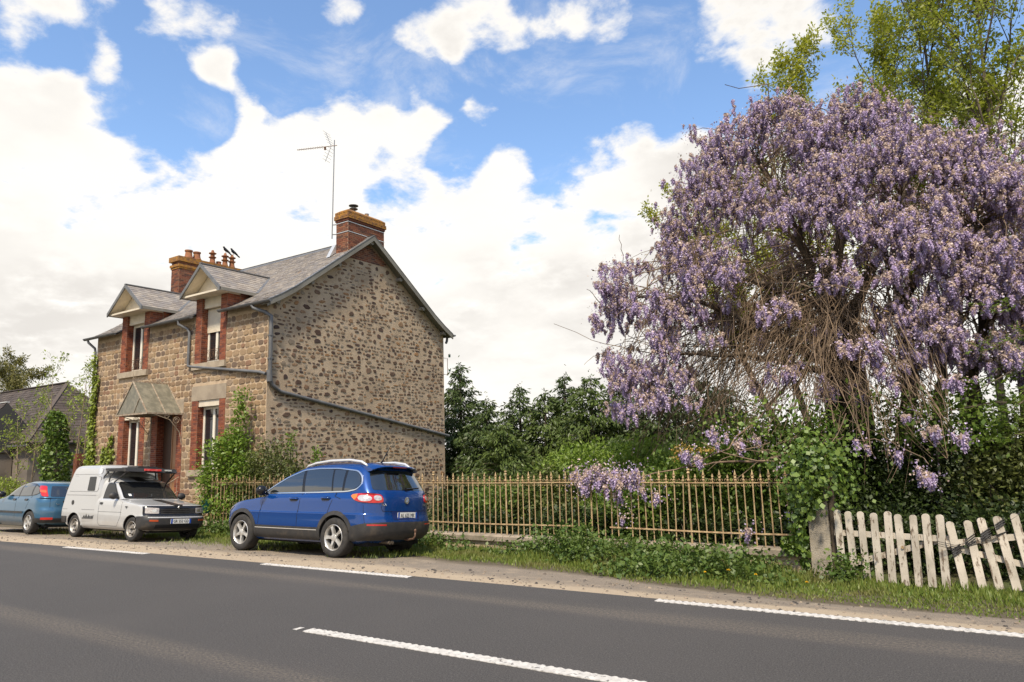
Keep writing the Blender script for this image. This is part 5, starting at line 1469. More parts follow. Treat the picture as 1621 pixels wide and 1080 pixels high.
# ------------------------------------------------------------------ white high-roofed van (nose towards us)
WHITE = carpaint('white_van_paint', (.46, .46, .45), 0.1, .35, dust=.35)
van_pos = Vector((-20.05, 10.29, -.15))
VAN = thing('white_van', 'small white high roofed van with black roof rack and black front', 'van', van_pos, local=True, rot=(R(-4.0), 0, 0))
VAN.scale = (1.05, 1.03, .985)
V = Body(
    xr=[(.26, -.45), (.34, -.58), (.55, -.61), (.95, -.54), (1.0, -.50), (1.08, .3), (1.5, .5), (1.57, .7)],
    xf=[(.24, 3.02), (.29, 3.18), (.36, 3.24), (.56, 3.25), (.60, 3.20), (.64, 3.17), (.80, 3.15), (.84, 3.10), (.87, 2.96), (.90, 2.75), (.935, 2.48), (.965, 2.26), (.985, 2.14), (1.02, 2.08), (1.2, 1.87), (1.36, 1.66), (1.41, 1.58), (1.45, 1.47), (1.50, 1.28), (1.54, 1.10), (1.57, .95)],
    w=[(.24, .70), (.30, .755), (.42, .775), (.60, .785), (.80, .785), (.92, .775), (.97, .755), (1.0, .735), (1.2, .70), (1.36, .66), (1.43, .62), (1.50, .53), (1.55, .40), (1.57, .2)],
    rr=.12, rf=lambda z: .34 if z < .86 else (.45 if z < .97 else .16), pr=2.2, pf=2.6, bow=.03)
cut = arch_cut(0, (.335, .285), .785) + arch_cut(2.58, (.335, .285), .785)
put('body', V.mesh('van_body', zlist(.24, 1.57, .04, ((.56, .66, .012), (.82, 1.02, .012), (1.40, 1.57, .012))), [WHITE, DARKIN], cut), VAN)
BX = Body(
    xr=[(.36, -.70), (.6, -.725), (.98, -.64), (1.5, -.46), (1.74, -.36), (1.82, -.26), (1.85, -.1)],
    xf=[(.36, 1.05), (1.0, 1.10), (1.5, 1.02), (1.72, .97), (1.81, .92), (1.85, .75)],
    w=[(.36, .76), (.45, .785), (.62, .793), (1.0, .793), (1.4, .775), (1.70, .745), (1.79, .70), (1.83, .60), (1.85, .40)],
    rr=.09, rf=.13, pr=2.2, pf=2.2, bow=.012)
cut = arch_cut(0, (.335, .285), .793)
put('cargo_body', BX.mesh('van_box', zlist(.36, 1.85, .045, ((1.70, 1.85, .012),)), [WHITE, DARKIN], cut), VAN)
vs = lambda x, z, o: (x, -(V.half(x, z)+o), z); vs2 = lambda x, z, o: (x, V.half(x, z)+o, z)
bs = lambda x, z, o: (x, -(BX.half(x, z)+o), z); bs2 = lambda x, z, o: (x, BX.half(x, z)+o, z)
vf = frontf(V); bf = frontf(BX)
GAP = pmat('panel_shadow_gap', (.05, .05, .05), rough=.8)
GLASSV = car_glass('van_glass', (.02, .02, .019))
_b = GLASSV.node_tree.nodes['Principled BSDF']; _b.inputs['Coat Weight'].default_value = 0; _b.inputs['Specular IOR Level'].default_value = .45; _b.inputs['IOR'].default_value = 1.45
for fn, fb in ((vs, bs), (vs2, bs2)):
    patch(rounded([(1.18, .985), (1.16, 1.02), (1.20, 1.36), (1.30, 1.385), (1.52, 1.36), (1.86, 1.02), (1.88, .985)], .04), fn, BLK, 'window_seal', VAN, .003)
    patch(rounded([(1.21, 1.005), (1.24, 1.34), (1.50, 1.335), (1.80, 1.03), (1.81, 1.005)], .03), fn, GLASSV, 'side_window', VAN, .006)
    band(resample([(1.12, .98), (1.12, .40), (1.20, .33), (1.96, .33), (2.10, .55), (2.12, .92)]), fn, GAP, 'door_gap', VAN, .009, .0015, False)
    band(resample([(1.10, .665), (2.14, .665)]), fn, GAP, 'door_crease', VAN, .008, .0015, False)
    patch(rounded([(1.17, .845), (1.28, .845), (1.28, .895), (1.17, .895)], .015), fn, BLACKP, 'door_handle', VAN, .016)
    patch(rounded([(-.40, 1.16), (.98, 1.16), (.94, 1.545), (-.30, 1.545)], .06), fb, WHITE, 'pressed_panel', VAN, .010)
    band(rounded([(-.40, 1.16), (.98, 1.16), (.94, 1.545), (-.30, 1.545)], .06), fb, GAP, 'panel_edge', VAN, .008, .003)
    patch(rounded([(-.27, 1.595), (.93, 1.595), (.90, 1.74), (-.20, 1.74)], .04), fb, WHITE, 'pressed_panel', VAN, .009)
    band(rounded([(-.27, 1.595), (.93, 1.595), (.90, 1.74), (-.20, 1.74)], .04), fb, GAP, 'panel_edge', VAN, .007, .003)
    patch(rounded([(.52, 1.175), (.86, 1.175), (.83, 1.53), (.53, 1.53)], .03), fb, GLASSV, 'cargo_window', VAN, .016)
    band(resample([(-.55, 1.06), (1.05, 1.06)]), fb, GAP, 'body_line', VAN, .008, .002, False)
    band(resample([(-.6, .70), (-.36, .70)]), fb, GAP, 'body_line', VAN, .008, .002, False)
    band(resample([(.34, .70), (1.05, .70)]), fb, GAP, 'body_line', VAN, .008, .002, False)
    patch([(-.12+.06*math.cos(a), .87+.06*math.sin(a)) for a in np.linspace(0, 6.28, 16, endpoint=False)], fb, BLACKP, 'fuel_cap', VAN, .008, .04)
    for xc in (0, 2.58):
        band([(xc+.352*math.cos(a), .285+.352*math.sin(a)) for a in np.linspace(.05, math.pi-.05, 26)], fb if xc == 0 else fn, WHITE, 'arch_lip', VAN, .035, .010, False)
    patch(rounded([(.40, .47), (1.02, .47), (1.02, .575), (.40, .50)], .01), fb, pmat('grey_decal', (.10, .10, .10), rough=.5), 'mountain_decal', VAN, .004, .08, False)
    dm = MB()
    for (x, h) in ((.50, .07), (.60, .10), (.72, .085), (.86, .05)):
        dm.add([fb(x-.06, .50, .005), fb(x+.06, .50, .005), fb(x, .50+h, .005)], [(0, 1, 2)])
    put('decal_peaks', dm.mesh('peaks', pmat('dark_decal', (.04, .04, .04))), VAN)
    patch([(-.72, .36), (-.36, .36), (-.36, .52), (-.72, .52)], fb, BLACKP, 'rear_bumper', VAN, .018)
    patch([(2.19, .30), (2.25, .27), (3.05, .27), (3.05, .585), (2.90, .585), (2.88, .45), (2.62+.36, .29)], fn, BLACKP, 'bumper_side', VAN, .010) if False else None
    patch([(2.955, .265), (3.20, .265), (3.20, .585), (2.90, .585)], fn, BLACKP, 'bumper_side', VAN, .012)
    sg = -1 if fn is vs else 1
    mr = MB().lathe([(.02, -.07), (.065, -.05), (.085, 0), (.07, .05), (.03, .07)], (0, 0, 0), 'x', 12).mesh('vmirror', BLACKP, True)
    put('door_mirror', mr, VAN, (1.86, sg*.86, 1.06), None, (.9, 1.3, 1.05))
    put('mirror_arm', MB().tube([(1.84, sg*.72, 1.0), (1.86, sg*.84, 1.03)], .025, 6).mesh('arm', BLACKP), VAN)
    put('indicator', MB().box((2.34, sg*.792, .80), (.06, .02, .03)).mesh('ind', BLACKP), VAN)
# front end
patch([(-1.05, .27), (1.05, .27), (1.05, .585), (.70, .60), (-.70, .60), (-1.05, .585)], vf, BLACKP, 'front_bumper', VAN, .014, .06)
gr = patch([(-.80, .605), (.80, .605), (.80, .82), (.70, .835), (-.70, .835), (-.80, .82)], vf, BLK, 'front_panel', VAN, .008, .05)
for s in (1, -1):
    hl = patch(rounded([(s*.46, .655), (s*.745, .66), (s*.745, .80), (s*.46, .785)], .02), vf, LAMPC, 'headlamp', VAN, .016, .04)
    patch(rounded([(s*.50, .69), (s*.60, .69), (s*.60, .75), (s*.50, .75)], .02), vf, CHROME, 'headlamp_reflector', hl, .019, .04, False)
    patch([(s*.50, .47), (s*.68, .475), (s*.68, .515), (s*.50, .51)], vf, pmat('indicator_lens', (.42, .07, .02), rough=.2), 'front_indicator', VAN, .022, .05)
for z in (.66, .70, .74): band(resample([(-.42, z), (.42, z)]), vf, BLACKP, 'grille_bar', VAN, .016, .018, False)
patch([(-.55, .31), (.55, .31), (.55, .40), (-.55, .40)], vf, DARKIN, 'lower_intake', VAN, .018, .06, False)
plate(VAN, (3.27, 0.02, .475), 1, .50, 'GR 552 GD', right_band=True)
em = MB(); 
em.add([(0, -.030, 0), (0, 0, .042), (0, .030, 0), (0, 0, -.042), (.010, -.022, 0), (.010, 0, .032), (.010, .022, 0), (.010, 0, -.032)], [(0, 1, 5, 4), (1, 2, 6, 5), (2, 3, 7, 6), (3, 0, 4, 7), (4, 5, 6, 7)])
put('emblem', em.mesh('vem', CHROME), VAN, (3.165, 0, .80))
put('emblem_shroud', MB().box((3.12, 0, .84), (.06, .20, .05)).mesh('shroud', BLACKP), VAN)
WS = rounded([(-.66, 1.01), (.66, 1.01), (.60, 1.34), (.55, 1.385), (-.55, 1.385), (-.60, 1.34)], .05)
patch(rounded([(-.70, .992), (.70, .992), (.635, 1.36), (.57, 1.41), (-.57, 1.41), (-.635, 1.36)], .05), vf, BLK, 'windscreen_seal', VAN, .003)
patch(WS, vf, GLASSV, 'windscreen', VAN, .006)
patch([(-.56, 1.06), (-.50, 1.06), (-.50, 1.11), (-.56, 1.11)], vf, PLATEW, 'windscreen_sticker', VAN, .008, .05, False)
for (a, b) in ((-.62, -.05), (.02, .55)):
    put('wiper', MB().tube([vf(a, 1.02, .02), vf((a+b)/2, 1.012, .022), vf(b, 1.035, .02)], .008, 5).mesh('wiper', BLACKP), VAN)
STRIPE = pmat('black_stripe', (.02, .019, .018), rough=.4)
patch([(-.13, .850), (.13, .850), (.13, .975), (-.13, .975)], vf, STRIPE, 'bonnet_stripe', VAN, .003, .012, False)
patch([(-.15, 1.42), (.15, 1.42), (.15, 1.55), (-.15, 1.55)], vf, STRIPE, 'roof_stripe', VAN, .003, .012, False)
band(resample([(-.70, .872), (.70, .872)]), vf, GAP, 'bonnet_gap', VAN, .008, .001, False)
# interior hint: seats behind the glass are not visible; roof rack over the cab
rk = put('roof_rack', MB().span((.98, -.64, 1.665), (1.80, .64, 1.690)).mesh('rack', BLACKP), VAN)
for s in (-1, 1):
    put('rack_rail', MB().bar((.95, s*.63, 1.72), (1.83, s*.63, 1.72), .03, .05).mesh('rrail', BLACKP), rk)
    for x in (1.02, 1.30, 1.90):
        put('rack_leg', MB().tube([(x, s*.60, 1.67), (x-.06 if x < 1.8 else 1.50, s*.66, 1.54 if x < 1.8 else 1.42), (x-.08 if x < 1.8 else 1.46, s*.67, 1.40 if x < 1.8 else 1.38)], .018, 6).mesh('leg', BLACKP), rk)
for k in range(7): put('rack_slat', MB().span((1.0+.11*k, -.60, 1.691), (1.05+.11*k, .60, 1.705)).mesh('slat', BLACKP), rk)
put('wind_deflector', MB().box((1.84, 0, 1.70), (.05, 1.32, .10), (0, -.35, 0)).mesh('defl', BLACKP), rk)
put('light_bar', MB().box((1.875, .02, 1.715), (.05, .42, .05)).mesh('lb', pmat('red_light_bar', (.62, .03, .03), (.70, .12, .11), scale=14, rough=.2)), rk)
put('light_bar_end', MB().box((1.88, .42, 1.715), (.045, .16, .035)).mesh('lbe', SILVERT), rk)
cs = MB(); cs.span((1.05, -.30, 1.706), (1.76, .35, 1.78)); cs.span((1.15, -.22, 1.781), (1.65, .27, 1.81))
put('roof_case', cs.mesh('case', BLACKP), rk)
add_wheels(VAN, (0, 2.58), 1.34, .288, .17, .185, 'steel', STEELW)
put('underbody', MB().span((-.45, -.55, .20), (3.0, .55, .30)).mesh('under', DARKIN), VAN)

# ------------------------------------------------------------------ light blue hatchback at the edge of the picture
SKYB = carpaint('light_blue_paint', (.035, .11, .185), .35, .3, dust=.15)
HATCH = thing('blue_hatchback', 'light blue hatchback with tall red tail lamps parked behind the white van', 'car', Vector((-22.1, 10.12, -.135)), local=True, rot=(R(4.0), 0, math.pi))
H = Body(
    xr=[(.20, -.45), (.28, -.64), (.40, -.72), (.60, -.72), (.70, -.68), (.85, -.66), (.95, -.64), (1.0, -.61), (1.10, -.53), (1.25, -.40), (1.32, -.30), (1.38, -.02), (1.41, .35), (1.43, .7)],
    xf=[(.20, 3.1), (.38, 3.36), (.55, 3.37), (.70, 3.26), (.80, 2.95), (.88, 2.5), (.94, 2.2), (1.0, 2.02), (1.2, 1.66), (1.34, 1.30), (1.39, 1.10), (1.43, .86)],
    w=[(.20, .72), (.30, .81), (.45, .845), (.60, .85), (.78, .848), (.90, .825), (.96, .79), (1.2, .705), (1.32, .625), (1.38, .53), (1.41, .40), (1.43, .15)],
    rr=lambda z: .45 if z < .95 else .30, rf=.6, pr=2.5, pf=2.3, bow=.04)
cut = arch_cut(0, (.355, .30), .85) + arch_cut(2.615, (.355, .30), .85)
put('body', H.mesh('hatch_body', zlist(.20, 1.43, .04, ((.84, 1.0, .014), (1.30, 1.43, .012))), [SKYB, DARKIN], cut), HATCH)
hs_ = lambda x, z, o: (x, H.half(x, z)+o, z); hs2 = lambda x, z, o: (x, -(H.half(x, z)+o), z)
hr = lambda y, z, o: rear(y, z, o, H)
for fn in (hs_, hs2):
    patch(rounded([(1.78, 1.0), (1.0, .985), (.3, .99), (-.10, 1.02), (-.28, 1.08), (-.12, 1.24), (.25, 1.33), (.75, 1.355), (1.10, 1.33), (1.45, 1.20)], .05), fn, BLK, 'window_surround', HATCH, .003)
    for pol in ([(1.66, 1.015), (.86, 1.0), (.90, 1.325), (1.08, 1.31), (1.40, 1.19)], [(.80, 1.0), (.16, 1.01), (.24, 1.30), (.50, 1.33), (.84, 1.335)], [(.10, 1.015), (-.22, 1.075), (-.10, 1.215), (.17, 1.285)]):
        patch(rounded(pol, .03), fn, CGLASS, 'side_window', HATCH, .006)
    for ln in ([(.83, .40), (.83, .99)], [(.22, .66), (.10, .88), (.08, 1.01)]): band(resample(ln), fn, DARKIN, 'door_gap', HATCH, .009, .0015, False)
    band(resample([(.36, .56), (2.2, .56)]), fn, BLACKP, 'side_moulding', HATCH, .05, .012, False)
    for hx in (.98, .28): patch(rounded([(hx-.09, .875), (hx+.08, .875), (hx+.08, .925), (hx-.09, .925)], .02), fn, BLK, 'door_handle', HATCH, .018)
    put('door_mirror', MB().lathe([(.02, -.07), (.065, -.05), (.085, 0), (.07, .05), (.03, .07)], (0, 0, 0), 'x', 12).mesh('hmirror', BLK, True), HATCH, (1.62, (.90 if fn is hs_ else -.90), 1.03), None, (.9, 1.2, 1))
patch(rounded([(-.60, .985), (.60, .985), (.50, 1.27), (-.50, 1.27)], .05), hr, CGLASS, 'rear_window', HATCH, .005)
for s in (1, -1):
    fn = lambda u, z, o, s=s: hr(s*u, z, o)
    tl = patch(rounded([(.64, .985), (.80, 1.0), (.86, 1.22), (.80, 1.285), (.60, 1.27), (.63, 1.15)], .03), fn, LAMPR, 'tail_lamp', HATCH, .014, .04)
    patch(rounded([(.66, 1.09), (.82, 1.10), (.84, 1.17), (.65, 1.16)], .02), fn, pmat('lamp_orange_red', (.60, .09, .02), rough=.15, coat=.8), 'amber_lens', tl, .018, .04, False)
patch([(-1.05, .30), (1.05, .30), (1.05, .42), (-1.05, .42)], hr, BLACKP, 'rear_bumper_base', HATCH, .010, .06)
patch([(.52, .38), (.80, .38), (.80, .44), (.52, .44)], hr, LAMPR, 'fog_lamp', HATCH, .014, .06)
patch(rounded([(-.30, .83), (.30, .83), (.30, .88), (-.30, .88)], .01), hr, DARKIN, 'boot_handle', HATCH, .006, .05)
band(resample([(.60, .96), (.60, .70)]), hr, DARKIN, 'tailgate_gap', HATCH, .008, .0015, False)
put('model_lettering', text_mesh('Focus', .06, CHROME, .003), HATCH, Vector(hr(.40, .79, .008)), (math.pi/2, 0, -math.pi/2+.1))
plate(HATCH, (-.735, 0, .56), -1, .5, '', right_band=True)
add_wheels(HATCH, (0, 2.615), 1.48, .30, .19, .195, 'thin', ALLOY)
put('underbody', MB().span((-.5, -.6, .18), (3.0, .6, .28)).mesh('under', DARKIN), HATCH)
# ================================================================== barn beyond the house
BWALL = pmat('barn_render', (.20, .165, .135), (.14, .118, .10), scale=1.2, rough=.95, bump=.4, bscale=14, dirt=(.09, .075, .06), dscale=.8, damt=.6)
BSLATE = ramp_mat('barn_slate', [(.070, .055, .047), (.085, .067, .057), (.058, .046, .041), (.095, .076, .064), (.075, .062, .055)], rough=.8, bump=.3, namt=.35)
by0 = 18.6; ridge_y = 21.4
pa = atx(107, 607, -46.5); pb = at(30, 616, pa.y)
ZR = pa.z; YR = pa.y; XR = pa.x
half = 3.4; ZE = 2.95
BARN = thing('slate_barn', 'grey rendered barn with dark hipped slate roof left of the house', 'barn', (XR-5, YR, -.4))
yF, yB = YR-half, YR+half
MB().span((XR-9, yF+.3, -.5), (XR+3.0, yB-.3, ZE)).build('wall', BWALL, BARN)
rf = MB()
A = [(XR-9, YR, ZR), (XR, YR, ZR), (XR+3.4, yF, ZE-.05), (XR+3.4, yB, ZE-.05), (XR-9.3, yF, ZE-.05), (XR-9.3, yB, ZE-.05)]
rf.add(A, [(0, 4, 2, 1), (1, 2, 3), (0, 1, 3, 5), (0, 5, 4), (4, 5, 3, 2)])
BR = rf.build('roof', SLATE_BED, BARN)
sl = MB()
def face_slates(o, du, dv, L0, L1, H, course=.22, w=.34):
    o, du, dv = Vector(o), Vector(du).normalized(), Vector(dv).normalized(); n = du.cross(dv).normalized()
    if n.z < 0: n = -n
    k = int(H/course)
    for r in range(k):
        t = (r+.5)/k; a, b = L0[0]+(L1[0]-L0[0])*t, L0[1]+(L1[1]-L0[1])*t
        u = a - (w/2 if r % 2 else 0)
        while u < b:
            c, d = max(u, a), min(u+w-.008, b)
            if d-c > .05:
                lo = n*(.05+rng.uniform(-.01, .01)); v0, v1 = r*H/k, (r+1.2)*H/k
                P = [o+du*c+dv*v0+lo, o+du*d+dv*v0+lo, o+du*d+dv*v1+n*.03, o+du*c+dv*v1+n*.03]
                sl.add(P+[P[0]-n*.02, P[1]-n*.02], [(0, 1, 2, 3), (4, 5, 1, 0)])
            u += w
hyp = math.hypot(half, ZR-ZE)
face_slates((XR-9.3, yF, ZE), (1, 0, 0), (0, half, ZR-ZE), (0, 12.7), (.3, 9.3), hyp)
hyp2 = math.hypot(3.4, ZR-ZE)
face_slates((XR+3.4, yF, ZE), (0, 1, 0), (-3.4, 0, ZR-ZE), (0, 2*half), (half, half), hyp2)
put('slates', sl.mesh('barn_slates', BSLATE, fix=False), BR, kind='stuff')
MB().bar((XR-9, YR, ZR+.06), (XR+.05, YR, ZR+.06), .25, .06).build('ridge_tiles', BSLATE, BARN)
for yy in (yF,): MB().bar((XR, YR, ZR+.05), (XR+3.4, yy, ZE+.05), .2, .05).build('hip_tiles', BSLATE, BARN)
MB().bar((XR-9.3, yF-.05, ZE-.1), (XR+3.45, yF-.05, ZE-.1), .12, .12).build('gutter', ZINC, BARN)
# low wing with its pale ridge, nearer the road
WING = thing('barn_wing', 'lower slate roofed wing left of the barn with pale ridge', 'barn', (XR-12, YR-2, -.4))
wr = at(0, 640, yF-.2); xw = wr.x
MB().span((xw-6, yF-2.2, -.5), (xw+.9, yF+.25, 2.6)).build('wall', BWALL, WING)
q = MB(); q.add([(xw-6, yF-2.5, 2.5), (xw+1.0, yF-2.5, 2.5), (xw+1.0, yF-.2, wr.z), (xw-6, yF-.2, wr.z), (xw-6, yF+2.1, 2.5), (xw+1.0, yF+2.1, 2.5)], [(0, 1, 2, 3), (3, 2, 5, 4), (1, 5, 2), (0, 3, 4), (0, 4, 5, 1)])
wro = q.build('roof', SLATE_BED, WING)
sl = MB(); hy = math.hypot(2.3, wr.z-2.5)
face_slates((xw-6, yF-2.5, 2.5), (1, 0, 0), (0, 2.3, wr.z-2.5), (0, 7.0), (0, 7.0), hy)
put('slates', sl.mesh('wing_slates', BSLATE, fix=False), wro, kind='stuff')
MB().bar((xw-6, yF-.2, wr.z+.06), (xw+1.0, yF-.2, wr.z+.06), .16, .05).build('ridge_flashing', STRAP, WING)
MB().span((-33.2, 15.6, -.5), (-32.9, 15.9, 2.2)).build('brick_pier', BRICK_OLD, WING)
# ================================================================== vegetation
BARK = pmat('bark', (.13, .10, .072), (.075, .058, .042), scale=6, rough=.95, bump=.7, bscale=30)
TWIG = pmat('pale_twig', (.26, .195, .13), (.17, .125, .085), scale=9, rough=.9)
VINE = pmat('wisteria_stem', (.235, .165, .105), (.13, .09, .06), scale=5, rough=.9, island=.25)
DARKBARK = pmat('dark_bark', (.06, .045, .034), (.035, .027, .021), scale=5, rough=.95, bump=.8, bscale=16)
L_GRASS = leaf_mat('grass_blades', (.105, .165, .022), (.21, .24, .045), .3, c3=(.20, .19, .06))
L_WEED = leaf_mat('weed_leaves', (.060, .110, .020), (.125, .175, .032), .3)
L_ELDER = leaf_mat('fresh_green_leaves', (.12, .21, .022), (.22, .31, .042), .4)
L_OLIVE = leaf_mat('dull_green_leaves', (.075, .095, .024), (.135, .15, .040), .3)
L_BUSH = leaf_mat('mid_green_leaves', (.080, .145, .020), (.16, .225, .036), .38)
L_BRIGHT = leaf_mat('bright_bush_leaves', (.13, .215, .022), (.23, .31, .045), .42)
L_CON = leaf_mat('conifer_sprays', (.045, .072, .020), (.088, .125, .032), .22)
L_CON2 = leaf_mat('conifer_sprays_light', (.065, .098, .022), (.12, .165, .038), .25)
L_IVY = leaf_mat('ivy_leaves', (.060, .120, .016), (.165, .235, .035), .25, gloss=.035, rough=.5)
L_IVYY = leaf_mat('young_ivy_leaves', (.18, .24, .025), (.28, .33, .05), .35)
L_TUFT = leaf_mat('spring_tufts', (.30, .33, .022), (.45, .45, .05), .55)
L_TUFT2 = leaf_mat('spring_leaves_dark', (.20, .24, .02), (.32, .35, .04), .52)
L_DARK = leaf_mat('painted_shade_leaves', (.028, .045, .011), (.055, .085, .018), .3)  # green lowered below the leaves' own tone to carry the canopy's shade
L_FLOWER = leaf_mat('wisteria_petals', None, None, .28, tint=True, gloss=.01)
L_BROWN = leaf_mat('brown_buds', (0.208, 0.130, 0.052), (0.312, 0.221, 0.078), .3)
def N3(n): return nr.normal(size=(n, 3))
def clumps(c, rad, k, shell=.55):
    """centres of leaf clumps through an ellipsoid"""
    d = rand_unit(k); t = shell + (1-shell)*nr.random((k, 1))**.7
    return np.asarray(c) + d*t*np.asarray(rad)
def clump_leaves(cs, per, spread):
    n = len(cs)*per; i = np.repeat(np.arange(len(cs)), per)
    sp = np.broadcast_to(np.asarray(spread, float), (3,))
    return cs[i] + N3(n)*sp, i
def leafy(name, pts, mat, size, aspect=.6, parent=None, center=None, droop=-.2, jitter=.35, kind=None):
    n = len(pts); d = rand_unit(n)
    if center is not None:
        o = pts-np.asarray(center); o /= np.linalg.norm(o, axis=1, keepdims=True)+1e-6; d = d*.8+o*.7
    d[:, 2] += droop
    s = size*(1+jitter*nr.normal(size=n)).clip(.4, 2)
    me = leaf_mesh(name, pts, d, rand_unit(n)+np.array([0, 0, 1.2]), s, s*aspect, mat, fold=.12)
    return put(name, me, parent, kind=kind)
def stems(mb, base, tips, r0, r1, n=5, bend=.25, k=5):
    base = Vector(base)
    for t in tips:
        t = Vector(t); d = t-base; off = Vector((rng.uniform(-1, 1), rng.uniform(-1, 1), rng.uniform(0, .5)))*bend*d.length*.5
        pts = [base + d*(i/(k-1)) + off*math.sin(math.pi*i/(k-1)) + Vector((rng.gauss(0, .02), rng.gauss(0, .02), 0)) for i in range(k)]
        mb.tube(pts, [r0+(r1-r0)*i/(k-1) for i in range(k)], n, False)
def shrub(name, label, base, rad, h, nclump, per, size, mat, cat='bush', group=None, spread=.14, aspect=.6, lift=.5, mat2=None, stem=BARK):
    base = Vector(base); T = thing(name, label, cat, base, group)
    c = (base.x, base.y, base.z+h*lift); rr = (rad[0], rad[1], h*.5)
    cs = clumps(c, rr, nclump); cs[:, 2] = np.maximum(cs[:, 2], base.z+.03)
    m = MB(); pick = [cs[i] for i in nr.choice(len(cs), min(14, len(cs)), replace=False)]
    stems(m, base-Vector((0, 0, .1)), pick, .022, .006); m.build('stem', stem, T, fix=False)
    pts, _ = clump_leaves(cs, per, spread); pts[:, 2] = np.maximum(pts[:, 2], base.z+.01)
    leafy('foliage', pts, mat, size, aspect, T, c)
    if mat2:
        p2, _ = clump_leaves(cs[::3], per//2, spread*1.1); p2[:, 2] = np.maximum(p2[:, 2], base.z); leafy('young_foliage', p2, mat2, size, aspect, T, c)
    return T

# ------------------------------------------------------------------ verge: grass, weeds
def ver_y(x): return 10.75 if x < -9.5 else 10.75 - 1.40*min(1, max(0, (x+9.5)/8.0))
n = 60000
gx = nr.uniform(-20, 4.5, n); gy = np.array([ver_y(x) for x in gx]); t = nr.random(n)**.8
yy = gy + .1 + t*(12.95-gy) + nr.normal(size=n)*.1 + .12*np.sin(gx*3.1)
keep = (gx > -10.2) | (nr.random(n) < .5)
gx, yy, t = gx[keep], yy[keep], t[keep]; n = len(gx)
gz = np.array([ground_z(y, x) for x, y in zip(gx, yy)])-.015
L = (.04 + .22*t**1.3*nr.random(n) + .05*nr.random(n))*np.where((gx > -8) & (t > .45), 1.35, 1.0)*(.75+.5*np.sin(gx*2.2+yy)**2)
L = np.where(gx > -2.7, L*.55, np.where((gx < -7.2) & (gx > -10.5) & (yy > 11.8), L*.6, L))
d = N3(n)*.35; d[:, 2] = 1.0
me = leaf_mesh('grass', np.stack([gx, yy, gz], 1), d, N3(n), L, .012+.010*nr.random(n), L_GRASS)
tag(put('verge_grass', me), 'rough green grass along the verge before the low wall', 'grass', kind='stuff')
# thin grass under the parked cars and by the shoulder
n = 5000
gx = nr.uniform(-24, -9, n); yy = nr.normal(10.6, .45, n); gz = np.array([ground_z(y) for y in yy])-.012
k = (np.sin(gx*2.3)+np.sin(gx*.9+2) > -.3); gx, yy, gz = gx[k], yy[k], gz[k]; n = len(gx)
d = N3(n)*.4; d[:, 2] = 1
tag(put('sparse_grass', leaf_mesh('sparse_grass', np.stack([gx, yy, gz], 1), d, N3(n), .05+.09*nr.random(n), .012, L_GRASS)), 'thin grass under the parked cars', 'grass', kind='stuff')
# broad-leaved weeds (nettles, brambles)
cs = []
for (x0, x1, y0, y1, h, k) in ((-6.9, -3.4, 11.2, 12.8, .42, 120), (-7.6, -6.6, 11.9, 12.85, .55, 40), (-10.2, -7.4, 11.8, 12.85, .2, 22), (-3.6, -2.9, 10.4, 12.6, .22, 14), (-2.5, -2.1, 12.3, 12.8, .38, 14), (-18.9, -15.0, 12.0, 12.9, .38, 80), (-5.4, -3.9, 10.2, 11.3, .22, 30), (-13.5, -10.4, 12.2, 12.9, .3, 50)):
    for _ in range(k):
        x, y = rng.uniform(x0, x1), rng.uniform(y0, y1); cs.append((x, y, ground_z(y, x)+rng.uniform(.1, 1)*h))
cs = np.array(cs)
pts, _ = clump_leaves(cs, 46, (.13, .12, .08)); o = leafy('bramble_and_nettles', pts, L_WEED, .065, .72, None, None, -.1)
tag(o, 'leafy nettles and brambles growing against the low wall', 'weeds', kind='stuff')
# dandelions
YEL = pmat('dandelion_yellow', (.75, .48, .01), (.62, .36, .01), scale=40, rough=.8)
for i, (px, py, lab) in enumerate(((1115, 906, 'leftmost of the yellow dandelions in the verge grass'), (1152, 903, 'largest yellow dandelion flower below the brambles'), (1195, 910, 'small yellow dandelion between brambles and post'), (1276, 922, 'yellow dandelion alone in the grass before the post'))):
    Y = (10.05, 10.15, 9.95, 9.85)[i]; p = at(px, py, Y); zg = ground_z(Y, p.x)
    D = thing('dandelion', lab, 'flower', (p.x, p.y, zg-.01), 'dandelions in the verge')
    MB().tube([(p.x, p.y, zg-.02), (p.x+.01, p.y, p.z)], .004, 5).build('stem', L_WEED, D)
    n = 60; dd = rand_unit(n)*np.array([1, 1, .35]); dd[:, 2] = np.abs(dd[:, 2])+.15
    put('flower_head', leaf_mesh('petals', np.tile([p.x+.01, p.y, p.z], (n, 1)), dd, rand_unit(n), .028 if i == 1 else .022, .009, YEL), D)

